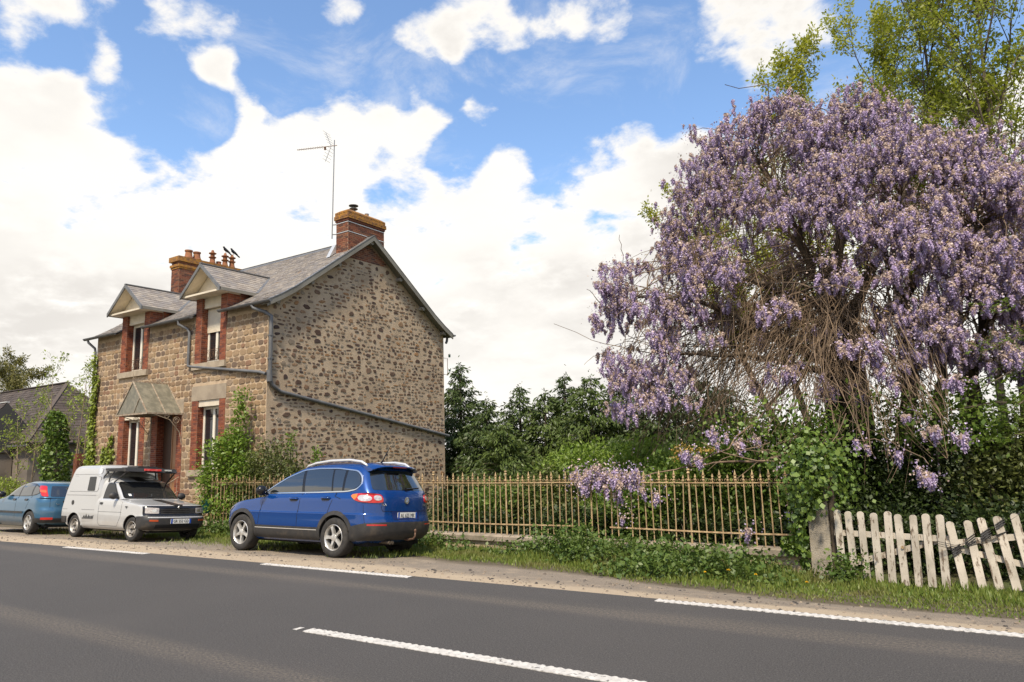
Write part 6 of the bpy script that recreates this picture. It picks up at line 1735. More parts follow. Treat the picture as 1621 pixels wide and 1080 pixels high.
# ------------------------------------------------------------------ garden shrubs behind the railing
def gp(px, Y, z=-.34): return Vector((at(px, 760, Y).x, Y, z))
SH = [
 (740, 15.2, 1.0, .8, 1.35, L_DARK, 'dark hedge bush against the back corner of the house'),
 (800, 14.6, 1.0, .6, 1.35, L_BUSH, 'leafy bush behind the railing just right of the house corner'),
 (862, 14.8, .9, .7, 1.55, L_OLIVE, 'dull green bush behind the railing near its middle'),
 (930, 15.6, 1.3, .9, 2.2, L_BRIGHT, 'bright green feathery bush under the left wisteria curtain'),
 (1010, 16.0, 1.3, 1.0, 2.3, L_BRIGHT, 'tall bright green bush right of the feathery bush'),
 (1005, 14.3, 1.0, .5, 1.25, L_BUSH, 'mid green bush behind the blossom that hangs on the railing'),
 (1085, 14.7, 1.1, .7, 2.1, L_BUSH, 'leafy climber bush under the bare wisteria stems'),
 (1160, 14.9, 1.1, .7, 2.35, L_BUSH, 'dense green climber behind the last railing bay'),
 (1235, 15.2, 1.0, .7, 2.55, L_IVY, 'ivy covered bush left of the concrete gate post'),
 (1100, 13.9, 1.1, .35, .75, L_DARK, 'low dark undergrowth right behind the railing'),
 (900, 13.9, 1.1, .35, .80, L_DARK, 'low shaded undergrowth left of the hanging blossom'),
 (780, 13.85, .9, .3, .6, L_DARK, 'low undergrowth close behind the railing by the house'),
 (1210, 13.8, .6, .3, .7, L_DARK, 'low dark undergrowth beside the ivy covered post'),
]
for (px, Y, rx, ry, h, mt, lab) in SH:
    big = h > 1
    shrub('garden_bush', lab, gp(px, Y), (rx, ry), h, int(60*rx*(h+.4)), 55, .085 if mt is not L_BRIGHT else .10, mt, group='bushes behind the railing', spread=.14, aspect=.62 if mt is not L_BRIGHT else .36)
# hedge behind the gate, its deep shade painted into the dark leaves
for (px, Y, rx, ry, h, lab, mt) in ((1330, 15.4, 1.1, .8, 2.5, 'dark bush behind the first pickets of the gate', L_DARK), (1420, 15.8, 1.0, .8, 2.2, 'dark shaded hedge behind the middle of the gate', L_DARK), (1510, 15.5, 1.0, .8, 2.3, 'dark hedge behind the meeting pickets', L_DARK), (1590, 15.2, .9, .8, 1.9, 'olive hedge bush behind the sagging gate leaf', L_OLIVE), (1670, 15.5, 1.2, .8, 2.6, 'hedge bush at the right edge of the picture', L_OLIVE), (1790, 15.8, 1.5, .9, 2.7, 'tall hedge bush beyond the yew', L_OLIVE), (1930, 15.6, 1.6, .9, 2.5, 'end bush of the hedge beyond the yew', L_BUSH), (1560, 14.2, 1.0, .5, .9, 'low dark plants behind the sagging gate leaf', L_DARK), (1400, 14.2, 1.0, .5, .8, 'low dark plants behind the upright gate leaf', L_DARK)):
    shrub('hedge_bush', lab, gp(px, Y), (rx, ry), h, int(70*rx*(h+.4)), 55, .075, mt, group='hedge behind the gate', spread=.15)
# leafy growth in front of the house
p = gp(372, 13.5, -.35)
shrub('elder_bush', 'bright green elder bush growing up before the house window', (p.x-.1, 13.36, -.35), (1.25, .38), 2.85, 150, 62, .085, L_ELDER, spread=.15, lift=.56, mat2=L_BRIGHT)
T = thing('elder_shoot', 'upright leafy shoot above the elder bush beside the window', 'bush', (-17.55, 13.35, 1.2))
q0 = at(372, 720, 13.38); q1 = at(383, 622, 13.38)
m = MB().tube([q0, (q0+q1)/2, q1], [.02, .012, .004], 5).build('stem', BARK, T)
cs = np.array([tuple(q0.lerp(q1, t)) for t in np.linspace(.15, 1, 16)]); pts, _ = clump_leaves(cs, 55, (.17, .1, .1)); leafy('foliage', pts, L_ELDER, .085, .6, T)
p = gp(425, 13.55, -.35)
shrub('dull_bush', 'dull olive bush between the elder and the gable wall', (p.x+.25, 13.42, -.35), (1.35, .36), 2.45, 150, 60, .075, L_OLIVE, spread=.15, lift=.52)
p = gp(480, 13.7, -.35)
shrub('low_bush', 'low olive bush at the foot of the gable wall', (p.x, 14.0, -.35), (.75, .3), 1.9, 56, 48, .07, L_OLIVE, spread=.14)
for px, py, lab in ((500, 715, 'small fresh green sprout before the gable wall'), (460, 690, 'thin yellow green sprout above the low olive bush')):
    q = at(px, py+22, 13.7); T = thing('green_sprout', lab, 'sprout', (q.x, q.y, -.34), 'sprouts by the gable wall')
    MB().tube([(q.x, q.y, -.35), (q.x, q.y, q.z), (q.x+.02, q.y, q.z+.45)], [.014, .010, .004], 5).build('stem', BARK, T)
    cs = np.array([(q.x, q.y, q.z+z) for z in np.linspace(.0, .45, 7)]); pts, _ = clump_leaves(cs, 26, (.07, .07, .05)); leafy('foliage', pts, L_ELDER, .07, .6, T)

# ------------------------------------------------------------------ ivy: on the house corner, on the gate post
def ivy(name, label, pts, nrm, size, mat, base, mat2=None, stemlines=()):
    T = thing(name, label, 'ivy', base); n = len(pts)
    d = N3(n)*.7 + np.array([0, 0, -.7]); nn = np.asarray(nrm)+N3(n)*.45
    s = size*(1+.3*nr.normal(size=n)).clip(.5, 1.7)
    put('foliage', leaf_mesh('ivy_leaves', pts, d, nn, s, s*.9, mat, fold=.08), T)
    if stemlines:
        m = MB()
        for ln in stemlines: m.tube(ln, .010, 5, False)
        m.build('stem', BARK, T, fix=False)
    return T
P_ = []; lines = []
for (xa, za, xb, zb, wd, n) in ((-27.95, -.3, -27.9, 2.4, .30, 1500), (-27.9, 2.0, -28.0, 5.8, .10, 700), (-27.5, -.3, -26.5, 2.75, .12, 600), (-27.6, -.2, -27.0, 2.3, .12, 500), (-26.9, .6, -26.45, 2.2, .09, 250), (-28.05, 3.0, -27.7, 5.0, .06, 160)):
    t = nr.random(n); w = wd*(1.2-t)
    P_.append(np.stack([xa+(xb-xa)*t+nr.normal(size=n)*w, np.full(n, 13.74)-.06*nr.random(n)-.06*(1-t), za+(zb-za)*t+nr.normal(size=n)*.05], 1))
    lines.append([(xa, 13.77, za), ((xa+xb)/2+.05, 13.77, (za+zb)/2), (xb, 13.77, zb)])
ivy('wall_ivy', 'young ivy climbing the left corner of the stone house', np.concatenate(P_), (0, -1, .2), .095, L_IVYY, (-27.8, 13.7, -.36), stemlines=lines)
n = 5200
th_ = nr.random(n)*2*math.pi; zz = -.38 + 2.05*nr.random(n)**.85
rr_ = .08+.15*np.clip(1-np.abs(zz-.9)/1.5, .2, 1)
cx_ = -2.90 + .14*np.clip((zz-.45), 0, 1)
P1 = np.stack([cx_+np.cos(th_)*rr_*(.6+.6*nr.random(n))*1.15, 12.98+np.sin(th_)*rr_*(.6+.6*nr.random(n)), zz], 1)
n2_ = 2600
P2 = np.stack([-2.72+nr.normal(size=n2_)*.30, 13.05+nr.normal(size=n2_)*.3, 1.22+nr.normal(size=n2_)*.30], 1)
P3 = np.stack([nr.uniform(-3.25, -2.8, 500), 12.88+nr.normal(size=500)*.06, -.05+np.abs(nr.normal(size=500))*.12], 1)
PA = np.concatenate([P1, P2, P3]); PA = PA[~((PA[:, 0] > -2.90) & (PA[:, 2] < .62+.12*np.sin(PA[:, 0]*23)))]; nn = PA-np.array([-2.85, 13.1, .5]); nn[:, 2] *= .3
ivy('post_ivy', 'thick green ivy swallowing the railing end and the concrete post', PA, nn/np.linalg.norm(nn, axis=1, keepdims=True), .075, L_IVY, (-2.95, 12.98, -.4), stemlines=[[(-2.95, 13.0, -.4), (-2.98, 12.95, .5), (-2.85, 13.0, 1.4)]])

# ------------------------------------------------------------------ conifers behind the garden
def conifer(px, py, Y, rad, label, mat, dens=1.0):
    top = at(px, py, Y); base = Vector((top.x, Y, -.34)); H = top.z-base.z
    T = thing('conifer', label, 'conifer tree', base, 'conifers behind the garden')
    MB().tube([base, base.lerp(top, .5), top], [.13, .08, .01], 7).build('trunk', BARK, T)
    pts, dirs, nrm, ln, bm_ = [], [], [], [], MB()
    z = .25
    while z < H-.05:
        f = 1-z/H; r = 1.2*rad*(f**.7)*rng.uniform(.82, 1.15)+.05
        nb = max(4, int(9*f+4))
        for b in range(nb):
            a = rng.uniform(0, 2*math.pi); rr = r*rng.uniform(.7, 1.2)
            tip = Vector((math.cos(a)*rr, math.sin(a)*rr, -.10*rr + .16*rr*(1-f)*2))
            bs_ = Vector((base.x, base.y, base.z+z)); 
            bm_.tube([bs_, bs_+tip*.55+Vector((0, 0, .06*rr)), bs_+tip], [.016*f+.005, .010*f+.004, .003], 3, False)
            k = max(9, int(50*rr*dens))
            t = nr.random(k)**.6
            p = np.array(bs_)+np.outer(t, np.array(tip))+np.outer(np.sin(t*3.1), [0, 0, .05*rr])+nr.normal(size=(k, 3))*np.array([.07, .07, .05])*(.5+rr)
            dd = np.array([math.cos(a), math.sin(a), -.75])+nr.normal(size=(k, 3))*.45
            pts.append(p); dirs.append(dd); ln.append(.13+.12*nr.random(k))
        z += rng.uniform(.13, .2)
    k = 40; pts.append(np.array(top)+nr.normal(size=(k, 3))*np.array([.06, .06, .22])-np.array([0, 0, .2])); dirs.append(nr.normal(size=(k, 3))*.5+np.array([0, 0, .2])); ln.append(np.full(k, .14))
    bm_.build('branches', BARK, T, fix=False, kind='stuff')
    pts = np.concatenate(pts); dirs = np.concatenate(dirs); ln = np.concatenate(ln)
    put('crown', leaf_mesh('conifer_foliage', pts, dirs, rand_unit(len(pts))+np.array([0, 0, .8]), ln, ln*.34, mat, fold=.1), T)
for a in ((728, 578, 25.0, 1.75, 'tall dark conifer touching the back corner of the house', L_CON), (770, 632, 24.0, 1.5, 'shorter dark conifer right of the tall one', L_CON),
          (822, 612, 25.5, 1.5, 'thin topped conifer left of the gap in the tree line', L_CON), (795, 668, 22.5, 1.4, 'low conifer in front of the thin topped one', L_CON2), (862, 622, 25.0, 1.55, 'conifer in the middle of the row, left of the twin tops', L_CON2), (893, 594, 26.0, 1.4, 'pointed conifer, left one of the twin tops', L_CON),
          (935, 596, 25.0, 1.8, 'conifer just left of the wisteria curtain', L_CON2), (985, 600, 26.0, 2.0, 'conifer behind the left wisteria curtain', L_CON), (1040, 605, 25.0, 2.2, 'conifer behind the lower wisteria stems', L_CON), (1120, 600, 27.0, 2.6, 'conifer hidden behind the middle of the wisteria', L_CON)):
    conifer(*a)
# a yew leaning in at the right edge
T = thing('yew_branches', 'bright needled yew bough reaching in at the right edge', 'tree', (1.6, 15.0, -.34))
pts = []; dirs = []; bm_ = MB()
for (px, py, qx, qy) in ((1700, 470, 1575, 490), (1700, 520, 1550, 560), (1690, 560, 1545, 620), (1700, 600, 1600, 650), (1680, 640, 1480, 655), (1700, 690, 1560, 700)):
    a, b = at(px, py, 15.4), at(qx, qy, 14.6)
    bm_.tube([a, (a+b)/2+Vector((0, 0, .12)), b], [.03, .018, .005], 5, False)
    for _ in range(34):
        t = rng.random()**.8; c = a.lerp(b, t)+Vector((rng.gauss(0, .10), rng.gauss(0, .12), .12*math.sin(3.1*t)+rng.gauss(0, .07)))
        tw = Vector((rng.gauss(-.5, .5), rng.gauss(0, .5), rng.gauss(-.1, .3))).normalized()
        for j in range(26):
            pts.append(c+tw*.011*j); dirs.append(tw+Vector((rng.gauss(0, .8), rng.gauss(0, .8), rng.gauss(0, .5))))
bm_.build('branch', BARK, T, fix=False)
pts = np.array(pts); put('foliage', leaf_mesh('yew', pts, np.array(dirs), rand_unit(len(pts)), .055, .014, L_BRIGHT), T)
MB().tube([(1.6, 15.4, -.4), (1.5, 15.4, 2.5), (1.7, 15.5, 5.6)], [.16, .13, .06], 8).build('trunk', DARKBARK, T)

yc = clumps((1.95, 15.7, 3.4), (1.15, 1.0, 2.9), 260, .4); yp, _ = clump_leaves(yc, 60, .15)
put('crown', leaf_mesh('yew_crown', yp, N3(len(yp))+np.array([0, 0, -.3]), rand_unit(len(yp)), .075, .022, L_CON2), T)
# ------------------------------------------------------------------ deciduous trees
def tree(name, label, base, H, spread, mat, tufts, leaf, nprim=9, upright=.75, trunk_r=.16, group=None, lean=(0, 0), cat='tree', leaf_n=14, start=.35, barkm=BARK, ivy_n=0, sub=5, twig=4):
    base = Vector(base); T = thing(name, label, cat, base, group)
    top = base + Vector((lean[0], lean[1], H*.92)); tm = MB(); bm_ = MB(); tips = []
    def P(t): return base.lerp(top, t) + Vector((math.sin(t*5+base.x)*.10*H*.05, math.cos(t*4+base.y)*.1*H*.05, 0))
    tm.tube([P(i/8) for i in range(9)], [trunk_r*(1-.85*i/8) for i in range(9)], 8); tm.build('trunk', barkm, T, True)
    def branch(p, d, L, r, lvl):
        k = 5; pts = [p]; dd = d.copy()
        for i in range(k):
            dd = (dd + Vector((rng.gauss(0, .16), rng.gauss(0, .16), rng.gauss(0, .08)+.13*upright))).normalized(); pts.append(pts[-1]+dd*L/k)
        bm_.tube(pts, [r*(1-.75*i/k) for i in range(k+1)], 4 if lvl else 5, False)
        if lvl < 2:
            nn_ = sub if lvl == 0 else twig
            for j in range(nn_):
                t = .25+.75*(j+rng.random())/nn_; i = min(int(t*k), k-1); q = pts[i].lerp(pts[i+1], t*k-i)
                ax = dd.orthogonal().normalized(); ax.rotate(Matrix.Rotation(rng.uniform(0, 6.28), 3, dd))
                nd = (dd*.75 + ax*.75 + Vector((0, 0, .35*upright))).normalized()
                branch(q, nd, L*rng.uniform(.38, .6), r*.45, lvl+1)
        if lvl >= 1:
            for i in range(2, k+1): tips.append(pts[i])
    for j in range(nprim):
        t = start + (1-start)*(j+rng.random()*.8)/nprim; a = j*2.4+rng.uniform(-.4, .4)
        d = Vector((math.cos(a), math.sin(a), .4+upright*1.1)).normalized(); 
        branch(P(t), d, spread*rng.uniform(.75, 1.15)*(1.15-.5*t), trunk_r*(1-.7*t)*.5, 0)
    branch(P(1.0), Vector((0, 0, 1)), spread*.5, trunk_r*.15, 0)
    bm_.build('branches', barkm, T, fix=False, kind='stuff')
    tips = np.array(tips)
    if tufts < len(tips): tips = tips[nr.choice(len(tips), tufts, replace=False)]
    pts, idx = clump_leaves(tips, leaf_n, leaf*.62)
    dd = (pts-tips[idx]) + N3(len(pts))*.03
    s = leaf*(1+.3*nr.normal(size=len(pts))).clip(.5, 1.8)
    put('crown', leaf_mesh('leaves', pts, dd, rand_unit(len(pts))+np.array([0, 0, .7]), s, s*.5, mat, fold=.1), T)
    return T
def tb(px, Y): return Vector((at(px, 700, Y).x, Y, -.34))
GT = 'spring trees behind the wisteria'
for (px, Y, H, sp, mt, tf, lab, ln) in (
   (1300, 21.5, 9.1, 2.4, L_TUFT, 420, 'leftmost spring tree showing above the wisteria', (-3.5, 0)), (1320, 22.0, 10.2, 2.6, L_TUFT, 420, 'yellow green spring tree rising behind the wisteria top', (-2.1, 0)),
   (1352, 21.0, 12.6, 2.9, L_TUFT, 450, 'tall spring tree with bare forked stem above the wisteria', (-.6, 0)), (1445, 22.0, 13.4, 3.0, L_TUFT, 460, 'spring tree left of the frame corner with brown seed bunches', (0, 0)),
   (1530, 20.5, 14.0, 3.2, L_TUFT2, 520, 'leafier spring tree in the upper right corner', (.2, 0)), (1620, 19.5, 13.3, 3.4, L_TUFT2, 620, 'darker spring tree cut by the right edge', (.3, 0)), (1590, 22.5, 11.0, 2.8, L_TUFT2, 420, 'lower spring tree behind the right side of the wisteria', (0, 0))):
    tree('spring_tree', lab, tb(px, Y), H, sp*1.1, mt, int(tf*1.9), .092, 13, .95, .14, GT, ln, leaf_n=16 if mt is L_TUFT else 15, start=.36)
# trees and saplings left of the house
tree('leafy_tree', 'budding leafy tree behind the barn wing at the left edge', (at(18, 700, 26).x, 26, -.34), 9.3, 3.6, leaf_mat('budding_leaves', (0.156, 0.156, 0.046), (0.247, 0.221, 0.065), .4), 1500, .16, 12, .5, .2, None, leaf_n=12, start=.3)
GS = 'thin saplings before the barn'
for (px, Y, H, sp, lab, lean) in ((28, 16.0, 4.6, 1.6, 'thin crooked sapling at the left edge before the barn', (-.5, 0)), (70, 16.5, 6.9, 1.7, 'forked bare sapling left of the ivy clad trunk', (.2, 0)), (112, 15.6, 6.2, 1.5, 'slender sapling right of the ivy clad trunk', (.1, .3)), (128, 16.8, 6.4, 1.5, 'tall thin sapling close to the house corner', (.3, 0)), (48, 17.2, 5.2, 1.6, 'thin sapling in front of the barn roof', (.4, 0))):
    tree('sapling', lab, (at(px, 760, Y).x, Y, -.34), H, sp, L_IVYY, 130, .11, 7, .6, .055, GS, lean, leaf_n=5, start=.25, barkm=TWIG, sub=4, twig=3)
bp = at(88, 760, 15.2)
T = thing('ivy_clad_trunk', 'short tree trunk clad in dark ivy before the barn', 'tree', (bp.x, 15.2, -.34))
MB().tube([(bp.x, 15.2, -.4), (bp.x+.05, 15.2, 1.6), (bp.x-.3, 15.2, 4.1)], [.14, .11, .03], 8).build('trunk', BARK, T)
n = 4200; t = nr.random(n)**.8; a = nr.random(n)*6.28; r_ = (.48*(1-t)**.5+.10)*(.7+.4*nr.random(n)) + .15*np.sin(t*9)**2
P_ = np.stack([bp.x-.3*t**2+np.cos(a)*r_, 15.2+np.sin(a)*r_, -.3+t*4.3], 1)
leafy('ivy_foliage', P_, L_IVY, .11, .85, T)
shrub('barn_bush', 'yellow green bush beside the hatchback before the barn', (at(10, 760, 15.5).x, 15.5, -.34), (1.2, .7), 1.5, 60, 40, .09, L_IVYY)
# ================================================================== wisteria
WB = at(1340, 700, 16.6); WB.z = -.34
WIS = thing('wisteria', 'huge wisteria in lilac bloom draped over an old tree behind the gate', 'wisteria', WB)
def dome_y(px, py, depth=1.0):
    """front of the crown: nearest in the middle, turning back towards its outline"""
    r2 = ((px-1345)/430.0)**2 + ((py-430)/330.0)**2
    return 16.8 - 2.6*depth*math.sqrt(max(0.02, 1-min(r2, .98)))
def inside(p, poly):
    x, y = p; c = False
    for (x1, y1), (x2, y2) in zip(poly, poly[1:]+poly[:1]):
        if (y1 > y) != (y2 > y) and x < (x2-x1)*(y-y1)/(y2-y1)+x1: c = not c
    return c
CROWN = [(1045, 370), (1070, 320), (1078, 275), (1110, 240), (1145, 205), (1205, 168), (1300, 143), (1350, 148), (1400, 165), (1440, 192), (1490, 200), (1560, 235), (1600, 275), (1700, 290), (1700, 480), (1600, 470), (1500, 440), (1420, 400), (1340, 360), (1260, 345), (1190, 390), (1120, 415), (1050, 425)]
CURT = [(948, 432), (1000, 425), (1060, 405), (1150, 395), (1168, 450), (1150, 540), (1120, 620), (1050, 650), (1000, 660), (972, 650), (962, 600), (945, 560), (940, 480)]
MID = [(1150, 390), (1400, 380), (1480, 560), (1400, 640), (1220, 640), (1140, 600)]
RIGHT = [(1400, 400), (1700, 470), (1700, 620), (1560, 600), (1450, 610), (1400, 520)]
clus = []
def fill(poly, n, rad, jit=.5, ok=None, near=None):
    x0, x1 = min(p[0] for p in poly), max(p[0] for p in poly); y0, y1 = min(p[1] for p in poly), max(p[1] for p in poly); k = 0
    while k < n:
        p = (rng.uniform(x0, x1), rng.uniform(y0, y1))
        if not inside(p, poly) or (ok and not ok(*p)): continue
        Y = (dome_y(*p) if near is None else near) + abs(rng.gauss(0, jit)); c = at(p[0], p[1]-10, Y)
        clus.append((c, rad*rng.uniform(.6, 1.3), rng.choice((4, 6, 8, 10)))); k += 1
patchy = lambda x, y: math.sin(x*.031+y*.017)+math.sin(y*.045-x*.012+1.3)+math.sin(x*.08+2)*.6 > -.65
patchy2 = lambda x, y: math.sin(x*.045+y*.02)+math.sin(y*.055-x*.02+1.3) > -.45
fill(CROWN, 410, .19, .40, patchy); fill(CROWN, 120, .22, 2.2)
fill(CURT, 100, .16, .40, patchy2, 14.1); fill(CURT, 45, .17, .8, None, 14.8)
fill(MID, 22, .15, .6)
fill(RIGHT, 130, .18, .7, patchy2)
# back of the crown
for _ in range(150):
    px, py = rng.uniform(1080, 1680), rng.uniform(180, 420); Y = 16.8+2.4*rng.random()
    clus.append((at(px, py+20, Y), .2, 5))
for (px, py, Y, r, k) in ((1215, 495, 14.5, .20, 14), (1240, 485, 14.6, .16, 8), (1335, 545, 14.3, .14, 8), (1365, 540, 14.4, .15, 10), (1395, 555, 14.3, .17, 12), (1410, 585, 14.3, .15, 9), (1480, 480, 14.4, .18, 14), (1485, 520, 14.4, .20, 16), (1450, 555, 14.5, .16, 10), (1250, 585, 14.3, .12, 7), (1225, 590, 14.3, .12, 6), (1520, 600, 14.2, .13, 7), (1345, 430, 14.5, .16, 8), (1315, 450, 14.5, .14, 8),
                          (975, 640, 14.2, .10, 7), (990, 655, 14.2, .10, 6), (962, 645, 14.2, .08, 4), (1130, 684, 13.6, .12, 6), (1148, 690, 13.6, .06, 2), (1168, 698, 13.6, .07, 2), (1198, 688, 13.6, .06, 3), (1085, 715, 13.4, .07, 4), (1105, 722, 13.4, .07, 4),
                          (1365, 702, 13.8, .05, 2), (1418, 712, 13.6, .05, 2), (1435, 658, 13.8, .07, 4), (1475, 680, 13.7, .10, 6), (1525, 688, 13.7, .08, 5), (1463, 745, 13.2, .08, 5), (1475, 758, 13.2, .08, 5), (1245, 745, 13.2, .04, 1), (1560, 470, 14.4, .15, 10), (1600, 560, 14.2, .12, 6)):
    clus.append((at(px, py, Y), r, k))
# the spray lying over the railing
for i in range(26):
    px = rng.uniform(905, 1020); clus.append((at(px, 750+rng.uniform(-7, 12), 12.9+rng.uniform(-.06, .25)), .09, 3))
for (px, py) in ((985, 800), (975, 785), (990, 822), (1010, 775), (925, 780), (1040, 790), (1183, 845), (1256, 820)): clus.append((at(px, py-8, 12.95), .05, 2))
# ---- racemes
PAL_L = [(.53, .43, .60), (.44, .345, .51), (.62, .53, .68), (.35, .265, .42), (.50, .40, .57)]
PAL_B = [(.53, .41, .34), (.45, .34, .275), (.60, .48, .42), (.39, .29, .24)]
def raceme_data(seed, buff):
    """petals shingled on a hanging tapered core; returns corner points and colours"""
    r_ = np.random.default_rng(seed); n = 60
    t = np.linspace(0, .96, n)+r_.normal(size=n)*.02; t = t.clip(0, 1); ang = np.arange(n)*2.4+r_.normal(size=n)*.3
    prof = lambda t: (.235*np.sin(np.clip(t*2.6+.55, 0, 3.0))**.8*(1-.55*t)+.03)
    rad = prof(t)*(.85+.3*r_.random(n))
    er = np.stack([np.cos(ang), np.sin(ang), np.zeros(n)], 1); et = np.stack([-np.sin(ang), np.cos(ang), np.zeros(n)], 1)
    p = er*rad[:, None]; p[:, 2] = -t+.04
    d = np.array([0, 0, -1])*.8 + er*(.35+.5*r_.random((n, 1))) + et*r_.normal(size=(n, 1))*.35
    d /= np.linalg.norm(d, axis=1, keepdims=True)
    s = (.15*(1+.25*r_.normal(size=n)).clip(.6, 1.5)*(1-.35*t))[:, None]
    sd_ = np.cross(d, er); sd_ /= np.linalg.norm(sd_, axis=1, keepdims=True)
    q = np.stack([p, p+d*s*.55+sd_*s*.55-er*.02, p+d*s*1.05, p+d*s*.55-sd_*s*.55-er*.02], 1)
    c = np.array([PAL_B[r_.integers(4)] if (tt < buff+.18*r_.normal()) else PAL_L[r_.integers(5)] for tt in t])
    # core
    k = 5; zs = np.array([.02, -.25, -.55, -.8, -1.0]); rr = prof(-zs)*.8; rr[-1] = .02
    cq, cc = [], []
    for i in range(4):
        for j in range(k):
            a0, a1 = 2*math.pi*j/k, 2*math.pi*(j+1)/k
            cq.append([(rr[i]*math.cos(a0), rr[i]*math.sin(a0), zs[i]), (rr[i+1]*math.cos(a0), rr[i+1]*math.sin(a0), zs[i+1]), (rr[i+1]*math.cos(a1), rr[i+1]*math.sin(a1), zs[i+1]), (rr[i]*math.cos(a1), rr[i]*math.sin(a1), zs[i])])
            cc.append(PAL_B[3] if -zs[i] < buff-.15 else PAL_L[3])
    return np.concatenate([q, np.array(cq)]), np.concatenate([c, np.array(cc)])
def quad_mesh(name, v, cols, mat):
    n = len(v); me = bpy.data.meshes.new(name)
    me.vertices.add(n*4); me.vertices.foreach_set('co', np.ascontiguousarray(v).reshape(-1)); me.loops.add(n*4); me.polygons.add(n)
    me.loops.foreach_set('vertex_index', np.arange(n*4, dtype=np.int32)); me.polygons.foreach_set('loop_start', np.arange(0, n*4, 4, dtype=np.int32))
    ca = me.color_attributes.new('tint', 'FLOAT_COLOR', 'POINT'); c4 = np.ones((n, 4, 4)); c4[:, :, :3] = cols[:, None, :]; ca.data.foreach_set('color', c4.reshape(-1))
    me.materials.append(mat); me.update(calc_edges=True); me.validate(); return me
VAR = [raceme_data(50+i, (.05, .15, .28, .4, .6)[i % 5]) for i in range(15)]
RM = [quad_mesh('raceme', v, c, L_FLOWER) for v, c in VAR]
ras = []
for (c, r, k) in clus:
    bias = rng.random()**.8
    for _ in range(k):
        q = c + Vector((rng.gauss(0, r*.75), rng.gauss(0, r*.75), rng.gauss(0, r*.6)))
        ras.append((q, rng.choice((rng.uniform(.12, .2), rng.uniform(.17, .32))), rng.uniform(0, 6.28), rng.gauss(0, .22), rng.gauss(0, .22), (rng.randrange(3)*5 + min(4, max(0, int(bias*3.2+rng.gauss(.6, 1.0)))))))
ras.sort(key=lambda a: (a[0]-EYE).length - a[1]*2 + (3 if abs((a[0]-EYE).normalized().dot(_r)) > .62 else 0))
rest = []
for i, (q, L_, az, tx, ty, k) in enumerate(ras):
    e = Euler((tx, ty, az)); w = L_*.72+.04
    if i < 300: put('raceme', RM[k], WIS, q, e, (w, w, L_))
    else: rest.append((q, e, w, L_, k))
P, Cc = [], []
for (q, e, w, L_, k) in rest:
    v, c = VAR[k]; m3 = np.array(e.to_matrix())
    P.append((v*np.array([w, w, L_]))@m3.T + np.array(q)); Cc.append(c)
me = quad_mesh('racemes', np.concatenate(P), np.concatenate(Cc), L_FLOWER)
put('racemes', me, WIS, kind='stuff')
# loose florets between the racemes
fc = np.array([tuple(c) for (c, r, k) in clus]); fpts, fi = clump_leaves(fc, 42, .125); nf = len(fpts)
fcol = np.array([(PAL_L+PAL_B)[j] for j in nr.integers(0, 9, nf)])
put('loose_florets', leaf_mesh('florets', fpts, N3(nf)*.6+np.array([0, 0, -.6]), rand_unit(nf)+np.array([0, -.6, .3]), .03+.02*nr.random(nf), .028+.015*nr.random(nf), L_FLOWER, fcol, fold=.15), WIS, kind='stuff')
# ---- old trunk, limbs and stems
m = MB()
A = lambda px, py, Y: at(px, py, Y)
m.tube([(WB.x, 16.6, -.5), A(1345, 660, 16.5), A(1335, 590, 16.5), A(1330, 530, 16.5), A(1318, 480, 16.5), A(1310, 420, 16.6)], [.50, .46, .44, .40, .30, .18], 12)
m.build('trunk', DARKBARK, WIS, True)
LIMBS = [([(1330, 520, 16.4), (1290, 480, 16.0), (1235, 462, 15.6), (1170, 440, 15.2), (1090, 425, 15.0)], .10), ([(1325, 500, 16.4), (1290, 430, 16.0), (1262, 370, 15.8), (1230, 300, 15.8), (1190, 240, 16.0)], .12), ([(1320, 480, 16.5), (1330, 380, 16.4), (1340, 280, 16.4), (1310, 190, 16.6)], .13),
         ([(1335, 560, 16.5), (1400, 500, 16.2), (1460, 430, 16.0), (1530, 370, 16.0), (1600, 330, 16.2)], .14), ([(1335, 590, 16.5), (1250, 545, 15.8), (1180, 510, 15.2), (1100, 480, 14.8), (1010, 470, 14.6)], .09), ([(1330, 540, 16.5), (1380, 430, 16.2), (1420, 330, 16.2), (1450, 240, 16.5)], .13),
         ([(1430, 720, 16.6), (1440, 600, 16.5), (1435, 500, 16.4), (1400, 400, 16.4)], .17), ([(1340, 600, 16.4), (1230, 570, 15.4), (1130, 560, 14.8), (1040, 560, 15.0)], .07), ([(1480, 700, 16.8), (1490, 600, 16.8), (1500, 480, 16.6), (1520, 380, 16.5)], .13), ([(1560, 720, 16.2), (1540, 600, 16.2), (1560, 500, 16.0), (1610, 420, 16.0)], .15),
         ([(1240, 640, 15.2), (1200, 660, 14.6), (1130, 720, 13.8), (1010, 755, 13.2), (930, 757, 12.98)], .022), ([(1320, 690, 15.2), (1230, 725, 14.0), (1150, 733, 13.7), (1080, 740, 13.4)], .035), ([(1340, 660, 16), (1280, 720, 14), (1200, 730, 13.5), (1110, 700, 13.5)], .02),
         ([(1330, 620, 16.2), (1400, 690, 14.6), (1470, 735, 13.3)], .016), ([(1340, 640, 16.2), (1300, 690, 14.4), (1370, 696, 13.9), (1420, 705, 13.7)], .014)]
nodes = []
